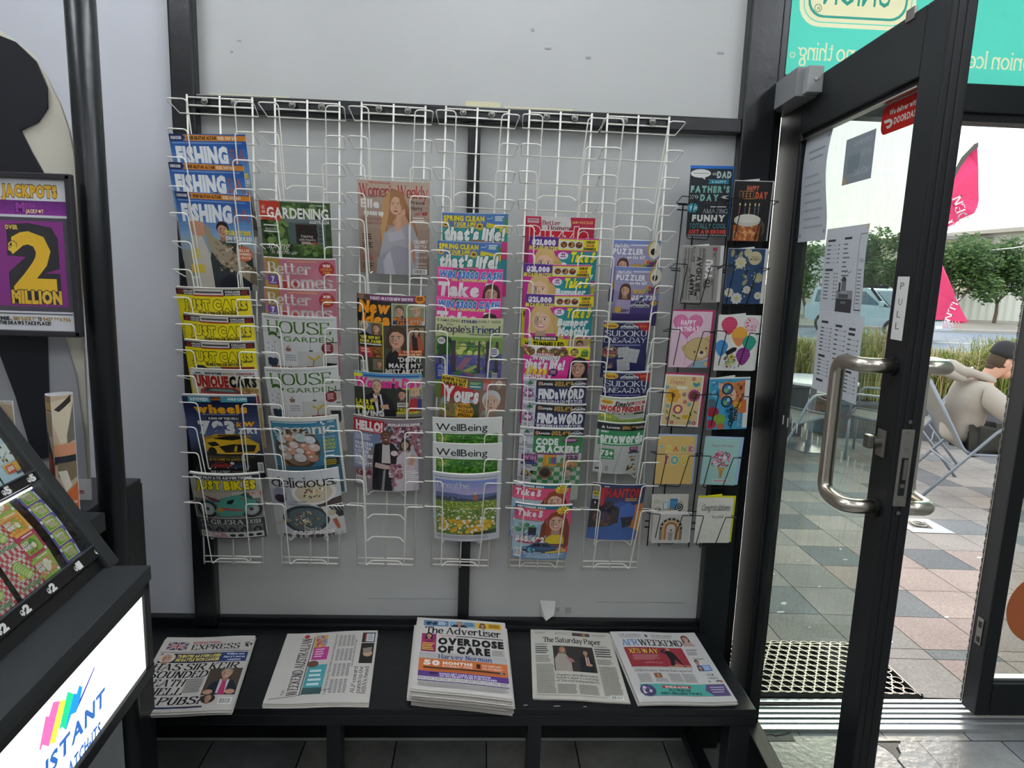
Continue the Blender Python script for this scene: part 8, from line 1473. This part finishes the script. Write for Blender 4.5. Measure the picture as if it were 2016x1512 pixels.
# --- sling chairs and round table
M_CHF = mat('grey_chair_frame', '#8b939c', .4, .4); M_SLING = mat('taupe_sling_mesh', '#8c8880', .8, bump=.2, bscale=300)
def make_chair():
    c = thing('sling_chair', '', 'chair', (0, 0, 0), 'grey sling chairs on the paving')
    def T(m, pts, r=.0125): m.tube(arcpath(pts, .07, 5), r, 8)
    for s in (-1, 1):
        y = s*.275
        m = MB(); T(m, [(-.50, y, 0), (-.02, y, .60), (.05, y, .645), (.36, y, .645), (.40, y, .60), (.40, y, .40)]); m.build('arm_frame', M_CHF, c, smooth=True)
        m = MB(); m.tube([(.40, y, .42), (.40, y, 0)], .0125, 8); m.build('leg', M_CHF, c, smooth=True)
        m = MB(); T(m, [(.42, y*.9, .43), (-.20, y*.9, .40), (-.50, y*.9, .94)], .0125); m.build('sling_rail', M_CHF, c, smooth=True)
    m = MB(); m.tube([(-.27, -.275, .30), (-.27, .275, .30)], .009, 6); m.tube([(.42, -.25, .43), (.42, .25, .43)], .011, 6); m.tube([(-.50, -.25, .94), (-.50, .25, .94)], .012, 6); m.build('cross_bar', M_CHF, c, smooth=True)
    m = MB(); P = arcpath([(.41, 0, .425), (-.20, 0, .395), (-.49, 0, .925)], .09, 6); vs = []
    for p in P: vs += [p+Vector((0, -.245, 0)), p+Vector((0, 0, -.012)), p+Vector((0, .245, 0))]
    m.add(vs, [(3*i+j, 3*i+j+1, 3*i+j+4, 3*i+j+3) for i in range(len(P)-1) for j in (0, 1)]); m.build('sling', M_SLING, c, smooth=True)
    return c
ch1 = make_chair(); ch2 = copy_tree(ch1); ch3 = copy_tree(ch1); ch4 = copy_tree(ch1)
def put(o, x, y, a, lb_): o.location = (x, y, zo(x, y)); o.rotation_euler = (0, 0, a); o['label'] = lb_
CHX, CHY, CHA = 3.92, 2.88, -.31
put(ch1, CHX, CHY, CHA, 'grey sling chair with the person in the cap sitting on it')
put(ch2, 2.82, 4.0, .55, 'empty grey sling chair at the left of the white table, seen through the door glass')
put(ch3, 4.0, 4.05, 2.5, 'empty grey sling chair at the right of the white table, beside the door stile')
put(ch4, 2.72, 4.72, -.5, 'grey sling chair behind the white table, at the left of the glass')
tx, ty = 3.36, 4.5; tz = zo(tx, ty)
tb2 = thing('round_table', 'white round table outside, seen through the door glass', 'table', (tx, ty, tz))
m = MB(); m.lathe([(.38, .69), (.40, .695), (.40, .715), (.385, .72)], 36, c=(tx, ty, tz)); m.build('table_top', mat('white_table_top', '#e6e8ea', .3), tb2)
m = MB(); m.lathe([(.03, .03), (.03, .69)], 14, c=(tx, ty, tz)); m.build('column', M_CHF, tb2)
m = MB(); m.lathe([(.22, 0), (.22, .015), (.05, .035)], 24, c=(tx, ty, tz)); m.build('base', M_CHF, tb2)
# --- pink feather flag
FY_ = 5.9; fl_ = thing('feather_flag', 'pink advertising flag with white lettering, seen right of the open door', 'flag', W(1845, 700, FY_)); fl_.location.z = zo(5.5, FY_)
def FP(x, y, d=0): return W(x, y, FY_+d)
m = MB()
up_ = [(1924, 284), (1922, 282), (1905, 300), (1882, 335), (1862, 385), (1845, 440), (1842, 462), (1858, 459), (1890, 432), (1918, 420), (1924, 408), (1927, 395), (1926, 330)]
lo_ = [(1840, 500), (1853, 515), (1872, 560), (1893, 610), (1906, 634), (1890, 637), (1860, 630), (1830, 629), (1822, 560)]
for P in (up_, lo_): m.prism([FP(x, y, .05*math.sin(x*.12+y*.02)) for x, y in P], (0, .003, 0))
m.build('cloth', mat('pink_flag_cloth', '#d9386f', .7, noise=.05), fl_)
m = MB(); m.prism([FP(x, y, -.06) for x, y in ((1926, 280), (1918, 284), (1893, 310), (1874, 345), (1862, 385), (1872, 365), (1890, 330), (1910, 302), (1926, 290))], (0, .004, 0)); m.build('pole_sleeve', mat('dark_sleeve', '#54524c', .8), fl_)
m = MB(); m.tube([FP(1920, 284, .02), FP(1880, 335, .02), FP(1850, 440, .02), FP(1835, 560, .02), FP(1830, 720, .02), FP(1829, 760, .02)], .012, 6); m.build('pole', M_BPLASTIC, fl_)
def ftext(t, p0, p1, hpx, f='s'):
    gs, wd = glyphs(t, f, .12); A0, A1 = FP(*p0, -.075), FP(*p1, -.075); ax = A1-A0; k = ax.length/wd; ux = ax.normalized(); uy = Vector((-ux.z, 0, ux.x)); hs = hpx*(FY_+2.05)/F/1.0
    mm = MB(); g = serif if f in 'SsH' else sans
    for ch, ox in gs:
        for tr in g(ch, f)[0]: mm.add([A0+ux*((ox+px)*k)+uy*(py*hs) for px, py in tr], [range(3)])
    mm.build('lettering', mat('flag_white', '#eceaf2', .7), fl_)
ftext('DEN', (1907, 431), (1893, 384), 20); ftext('INE', (1880, 446), (1862, 392), 22); ftext('AN C', (1851, 628), (1871, 530), -19) if 0 else None
ftext('NTR', (1862, 630), (1886, 574), -14) if 0 else None
ftext('AN CY', (1836, 628), (1858, 512), 22); ftext('NTR', (1870, 634), (1893, 586), 15)
m = MB()
for i, x in enumerate(range(1856, 1892, 6)): m.tube([FP(x, 632), FP(x+3, 638), FP(x-1+(i % 3)*3, 641+(i % 2)*3), FP(x+6, 644+(i % 3)*2)], .006, 5)
m.build('frayed_threads', mat('pink_thread', '#e6a8b8', .8), fl_)
# --- four-wheel drive across the road
def make_car():
    YC = 23.5; c0 = W(1716, 640, YC); zg = -.41; ang = -1.12
    c = thing('car', 'pale blue four-wheel drive with roof rack driving along the road', 'car', (c0.x, YC, zg))
    M = Matrix.Translation((c0.x, YC, zg)) @ Matrix.Rotation(ang, 4, 'Z')
    BODY = mat('pale_blue_car_paint', '#a9c0cc', .25, .2, coat=.6); GL = mat('car_glass', '#4f6a7a', .08); TY = mat('tyre', '#15161a', .8); CH = mat('chrome', '#c9ced2', .2, 1)
    def pr(name, prof, y0, y1, m_, par=None, inset=0):
        mb = MB(); mb.prism([M @ Vector((x, y0, z)) for x, z in prof], (M.to_3x3() @ Vector((0, y1-y0, 0)))); return mb.build(name, m_, par or c)
    pr('body', [(-2.35, .55), (-2.4, 1.0), (-2.3, 1.15), (1.0, 1.18), (2.1, 1.08), (2.35, .98), (2.38, .55), (1.95, .45), (-1.95, .45)], -.92, .92, BODY)
    pr('cabin', [(-2.25, 1.14), (-2.1, 1.78), (-1.9, 1.84), (.15, 1.84), (.4, 1.78), (1.1, 1.16)], -.78, .78, BODY)
    for y0 in (-.795, .785): pr('side_window', [(-2.05, 1.22), (-1.95, 1.70), (.12, 1.70), (.78, 1.22)], y0, y0+.01, GL)
    mb = MB(); mb.add([M @ Vector(p) for p in ((1.11, -.68, 1.2), (1.11, .68, 1.2), (.47, .62, 1.74), (.47, -.62, 1.74))], [(0, 1, 2, 3)]); mb.build('windscreen', GL, c)
    for x in (-1.45, 1.45):
        for y in (-.86, .86):
            mb = MB(); R_ = M.to_3x3() @ Matrix.Rotation(PI/2, 3, 'X'); p = M @ Vector((x, y, .39)); mb.lathe([(.28, -.13), (.37, -.12), (.39, -.06), (.39, .06), (.37, .12), (.28, .13)], 20, c=p, M=R_); wh = mb.build('wheel', TY, c)
            mb = MB(); mb.lathe([(.23, -.135), (.23, .135)], 16, c=p, M=R_); mb.build('hub', CH, wh)
    def bx(name, a, b, m_, par=None): mb = MB(); mb.bbox(a, b, .02, M); return mb.build(name, m_, par or c)
    g = bx('grille', (2.36, -.5, .74), (2.42, .5, 1.0), CH)
    for i in range(7): bx('grille_slot', (2.415, -.44+i*.135, .76), (2.43, -.37+i*.135, .98), TY, g)
    for y in (-.76, .62): bx('headlight', (2.3, y, .78), (2.42, y+.2, 1.0), mat('headlamp', '#e6e4d4', .2))
    bx('bumper', (2.33, -.94, .42), (2.52, .94, .70), mat('silver_bumper', '#b4c0c8', .35, .3)); bx('licence_plate', (2.52, -.22, .5), (2.53, .22, .62), M_PAPER)
    mb = MB()
    for x in (-1.8, -.9, -.1): mb.box((x, -.7, 1.92), (x+.06, .7, 1.96), M)
    for y in (-.7, .66): mb.box((-1.9, y, 1.84), (.05, y+.04, 1.95), M)
    mb.build('roof_rack', TY, c)
    mb = MB(); mb.tube([M @ Vector(p) for p in ((1.2, -.85, 1.1), (.95, -.86, 1.25), (.4, -.82, 1.8), (.38, -.82, 1.95))], .05, 8); mb.build('snorkel', TY, c)
    for y in (-1.02, .92): bx('side_mirror', (.85, y, 1.2), (1.0, y+.12, 1.38), BODY)
make_car()
# ================================================================== SEATED PERSON
def skinmesh(name, verts, edges, m_, parent, lv=2, root=0):
    me = bpy.data.meshes.new(name); me.from_pydata([v[:3] for v in verts], edges, []); o = bpy.data.objects.new(name, me); COL.objects.link(o)
    sk = o.modifiers.new('s', 'SKIN'); sk.use_smooth_shade = True; su = o.modifiers.new('u', 'SUBSURF'); su.levels = lv; su.render_levels = lv
    for i, v in enumerate(me.skin_vertices[0].data): r = verts[i][3]; v.radius = r if isinstance(r, tuple) else (r, r); v.use_root = i == root
    dg = bpy.context.evaluated_depsgraph_get(); dg.update(); nm = bpy.data.meshes.new_from_object(o.evaluated_get(dg)); bpy.data.objects.remove(o)
    for p in nm.polygons: p.use_smooth = True
    nm.materials.clear(); nm.materials.append(m_); ob = bpy.data.objects.new(name, nm); COL.objects.link(ob)
    if parent: ob.parent = parent
    return ob
SKIN = mat('skin', '#d3a48c', .55); HOOD = mat('beige_sweatshirt', '#a9a095', .9, noise=.06, nscale=12, bump=.2, bscale=30); TROU = mat('dark_trousers', '#3a3a34', .9); HAIRM = mat('brown_hair', '#4a3a2a', .8); CAPM = mat('dark_cap', '#2b2b2d', .85); BRIM = mat('grey_brim', '#7a726a', .85)
pz = zo(CHX, CHY)
pe = thing('person', 'person in a beige hooded sweatshirt and dark cap, sitting with arms forward', 'person', (CHX-.12, CHY+.02, pz+.42)); pe.rotation_euler = (0, 0, CHA)
# local frame: x forward, y left, origin on the seat
def tf(x, y, z): return (x-.27*min(1, max(0, z/.7)), y, z*.97 if z > 0 else z)
hd = Vector(tf(.43, .0, .70))
body_v = [(0, 0, .10, .12), (.05, 0, .25, .115), (.13, 0, .40, .12), (.21, 0, .50, .09), (.29, 0, .565, .052), (.36, 0, .63, .075), (.43, 0, .70, (.088, .092)), (.44, 0, .755, .08),
 (.20, -.17, .48, .06), (.34, -.22, .29, .045), (.57, -.16, .27, .036), (.64, -.13, .285, .028), (.20, .17, .48, .06), (.36, .22, .30, .045), (.60, .14, .30, .036), (.67, .11, .315, .028),
 (.05, -.10, .09, .09), (.44, -.13, .10, .065), (.50, -.13, -.30, .042), (.60, -.13, -.38, .035), (.05, .10, .09, .09), (.44, .13, .10, .065), (.50, .13, -.30, .042), (.60, .13, -.38, .035)]
body_e = [(0, 1), (1, 2), (2, 3), (3, 4), (4, 5), (5, 6), (6, 7), (3, 8), (8, 9), (9, 10), (10, 11), (3, 12), (12, 13), (13, 14), (14, 15), (0, 16), (16, 17), (17, 18), (18, 19), (0, 20), (20, 21), (21, 22), (22, 23)]
# fingers: five short chains per hand, rooted in the palm
for wi, sy in ((11, -1), (15, 1)):
    wx, wy, wz = body_v[wi][:3]; body_v.append((wx+.05, wy, wz, (.026, .014))); pi_ = len(body_v)-1; body_e.append((wi, pi_))
    for j in range(4):
        y = wy+(j-1.5)*.019; L = (.062, .072, .068, .054)[j]; b0 = len(body_v)
        body_v += [(wx+.085, y, wz+.002, .0085), (wx+.085+L*.55, y, wz-.012, .008), (wx+.085+L*.9, y, wz-.034, .007)]; body_e += [(pi_, b0), (b0, b0+1), (b0+1, b0+2)]
    b0 = len(body_v); body_v += [(wx+.055, wy+sy*-.034, wz-.004, .010), (wx+.09, wy+sy*-.046, wz-.016, .0085)]; body_e += [(pi_, b0), (b0, b0+1)]
skinmesh('body', [tf(*v[:3])+v[3:] for v in body_v], body_e, SKIN, pe)
# clothing
hv = [(-.04, 0, .02, (.17, .17)), (0, 0, .15, (.175, .15)), (.07, 0, .30, (.185, .15)), (.14, 0, .43, (.18, .135)), (.20, 0, .515, (.12, .10)), (.265, 0, .555, .075), (.17, -.19, .45, .095), (.31, -.265, .29, .082), (.42, -.24, .265, .075), (.58, -.165, .27, .058), (.17, .19, .45, .095), (.33, .265, .30, .082), (.46, .22, .28, .075), (.61, .145, .30, .058)]
skinmesh('hooded_sweatshirt', [tf(*v[:3])+v[3:] for v in hv], [(0, 1), (1, 2), (2, 3), (3, 4), (4, 5), (3, 6), (6, 7), (7, 8), (8, 9), (3, 10), (10, 11), (11, 12), (12, 13)], HOOD, pe)
m = MB(); ri = []
for i in range(22):
    t = 2*PI*i/22; ri.append(Vector((.215+.115*math.cos(t)-.03*abs(math.sin(t)), .125*math.sin(t), .60-.05*math.cos(t)-.02*(math.cos(t) < -.3))))
m.tube([p+Vector((-.02, 0, 0)) for p in ri], [.036+.022*max(0, -math.cos(2*PI*i/22)) for i in range(22)], 10, closed=True); m.tube([p*1.0+Vector((-.06, 0, -.045)) for p in ri[6:17]], [.02, .035, .045, .05, .055, .055, .055, .05, .045, .035, .02], 10)
o = MB(); o.v, o.f, o.c, o.m = m.v, m.f, m.c, m.m
def local(mb, name, mt_, smooth=True):
    me = bpy.data.meshes.new(name); me.from_pydata([tuple(p) for p in mb.v], [], mb.f); me.materials.append(mt_); ob = bpy.data.objects.new(name, me); COL.objects.link(ob); ob.parent = pe
    if smooth: me.polygons.foreach_set('use_smooth', [True]*len(me.polygons))
    return ob
m.v = [Vector(tf(*p)) for p in m.v]; local(m, 'hood', HOOD)
tv = [(-.02, 0, .06, (.15, .125)), (.06, -.11, .075, .112), (.30, -.13, .085, .092), (.46, -.135, .09, .082), (.51, -.13, -.12, .068), (.52, -.13, -.32, .06), (.06, .11, .075, .112), (.30, .13, .085, .092), (.46, .135, .09, .082), (.51, .13, -.12, .068), (.52, .13, -.32, .06)]
skinmesh('trousers', tv, [(0, 1), (1, 2), (2, 3), (3, 4), (4, 5), (0, 6), (6, 7), (7, 8), (8, 9), (9, 10)], TROU, pe)
for s in (-1, 1):
    m = MB(); m.ell((.60, s*.13, -.385), (.14, .048, .045), 14, 8); local(m, 'shoe', mat('dark_shoe', '#2a2826', .7))
HM = Matrix.Translation(hd) @ Matrix.Rotation(.32, 4, 'Y')
def hm(mb, name, mt_, smooth=True):
    mb.v = [HM @ p for p in mb.v]; return local(mb, name, mt_, smooth)
m = MB(); m.ell((.005, 0, .0), (.092, .076, .115), 18, 12); m.ell((.052, 0, -.075), (.05, .052, .05), 12, 8)
m.add([(.092, -.012, .0), (.092, .012, .0), (.122, 0, -.035), (.090, .014, -.045), (.090, -.014, -.045)], [(0, 2, 1), (1, 2, 3), (0, 4, 2), (2, 4, 3)]); m.ell((.092, 0, -.070), (.012, .024, .007), 10, 6)
hm(m, 'face', SKIN)
for s in (-1, 1):
    m = MB(); m.ell((.0, s*.077, -.012), (.02, .008, .032), 12, 8); hm(m, 'ear', SKIN)
    m = MB(); m.ell((.082, s*.032, .012), (.008, .013, .007), 10, 6); hm(m, 'eye', mat('eye_white', '#e6e2dc', .3))
    m = MB(); m.ell((.088, s*.032, .030), (.006, .02, .005), 10, 6); hm(m, 'eyebrow', HAIRM)
m = MB(); m.ell((-.022, 0, -.012), (.082, .084, .092), 18, 10); m.ell((-.05, 0, -.07), (.045, .06, .045), 12, 8)
hm(m, 'hair', HAIRM)
m = MB(); m.lathe([(.099, .0), (.100, .03), (.096, .062), (.080, .095), (.050, .118), (.012, .126), (.001, .126)], 24, c=(-.004, 0, .025)); m.v = [Vector((p.x*1.06, p.y*.92, p.z)) for p in m.v]; cp = hm(m, 'cap', CAPM)
m = MB(); q = [(.08, -.085, .035), (.12, -.07, .032), (.165, -.04, .024), (.178, 0, .02), (.165, .04, .024), (.12, .07, .032), (.08, .085, .035)]; m.prism(q, (0, 0, .006)); hm(m, 'cap_brim', BRIM)
# ================================================================== CEILING LIGHTS
M_TUBE = mat('fluorescent_tube', '#f4f8ff', .5, emit=31)
M_HOUSE = mat('white_enamel', '#dcdcd8', .5)
CL = ['fluorescent ceiling fitting over the left racks', 'fluorescent ceiling fitting over the middle racks', 'fluorescent ceiling fitting over the open door', 'rear fluorescent ceiling fitting on the left', 'rear fluorescent ceiling fitting in the middle', 'rear fluorescent ceiling fitting on the right']
for i, (x, y) in enumerate(((-1.3, -.98), (.1, -.98), (1.6, -1.5), (-1.3, -3.4), (.1, -3.4), (1.6, -3.4))):
    t = thing('ceiling_light', CL[i], 'ceiling light', (x, y, 2.93), 'fluorescent ceiling lights')
    MB().bbox((x-.1, y-.63, 2.95), (x+.1, y+.63, 3.0), .006).build('housing', M_HOUSE, t)
    for d in (-.045, .045):
        m = MB(); m.tube([(x+d, y-.6, 2.925), (x+d, y+.6, 2.925)], .019, 12); m.build('tube', M_TUBE, t, smooth=True)
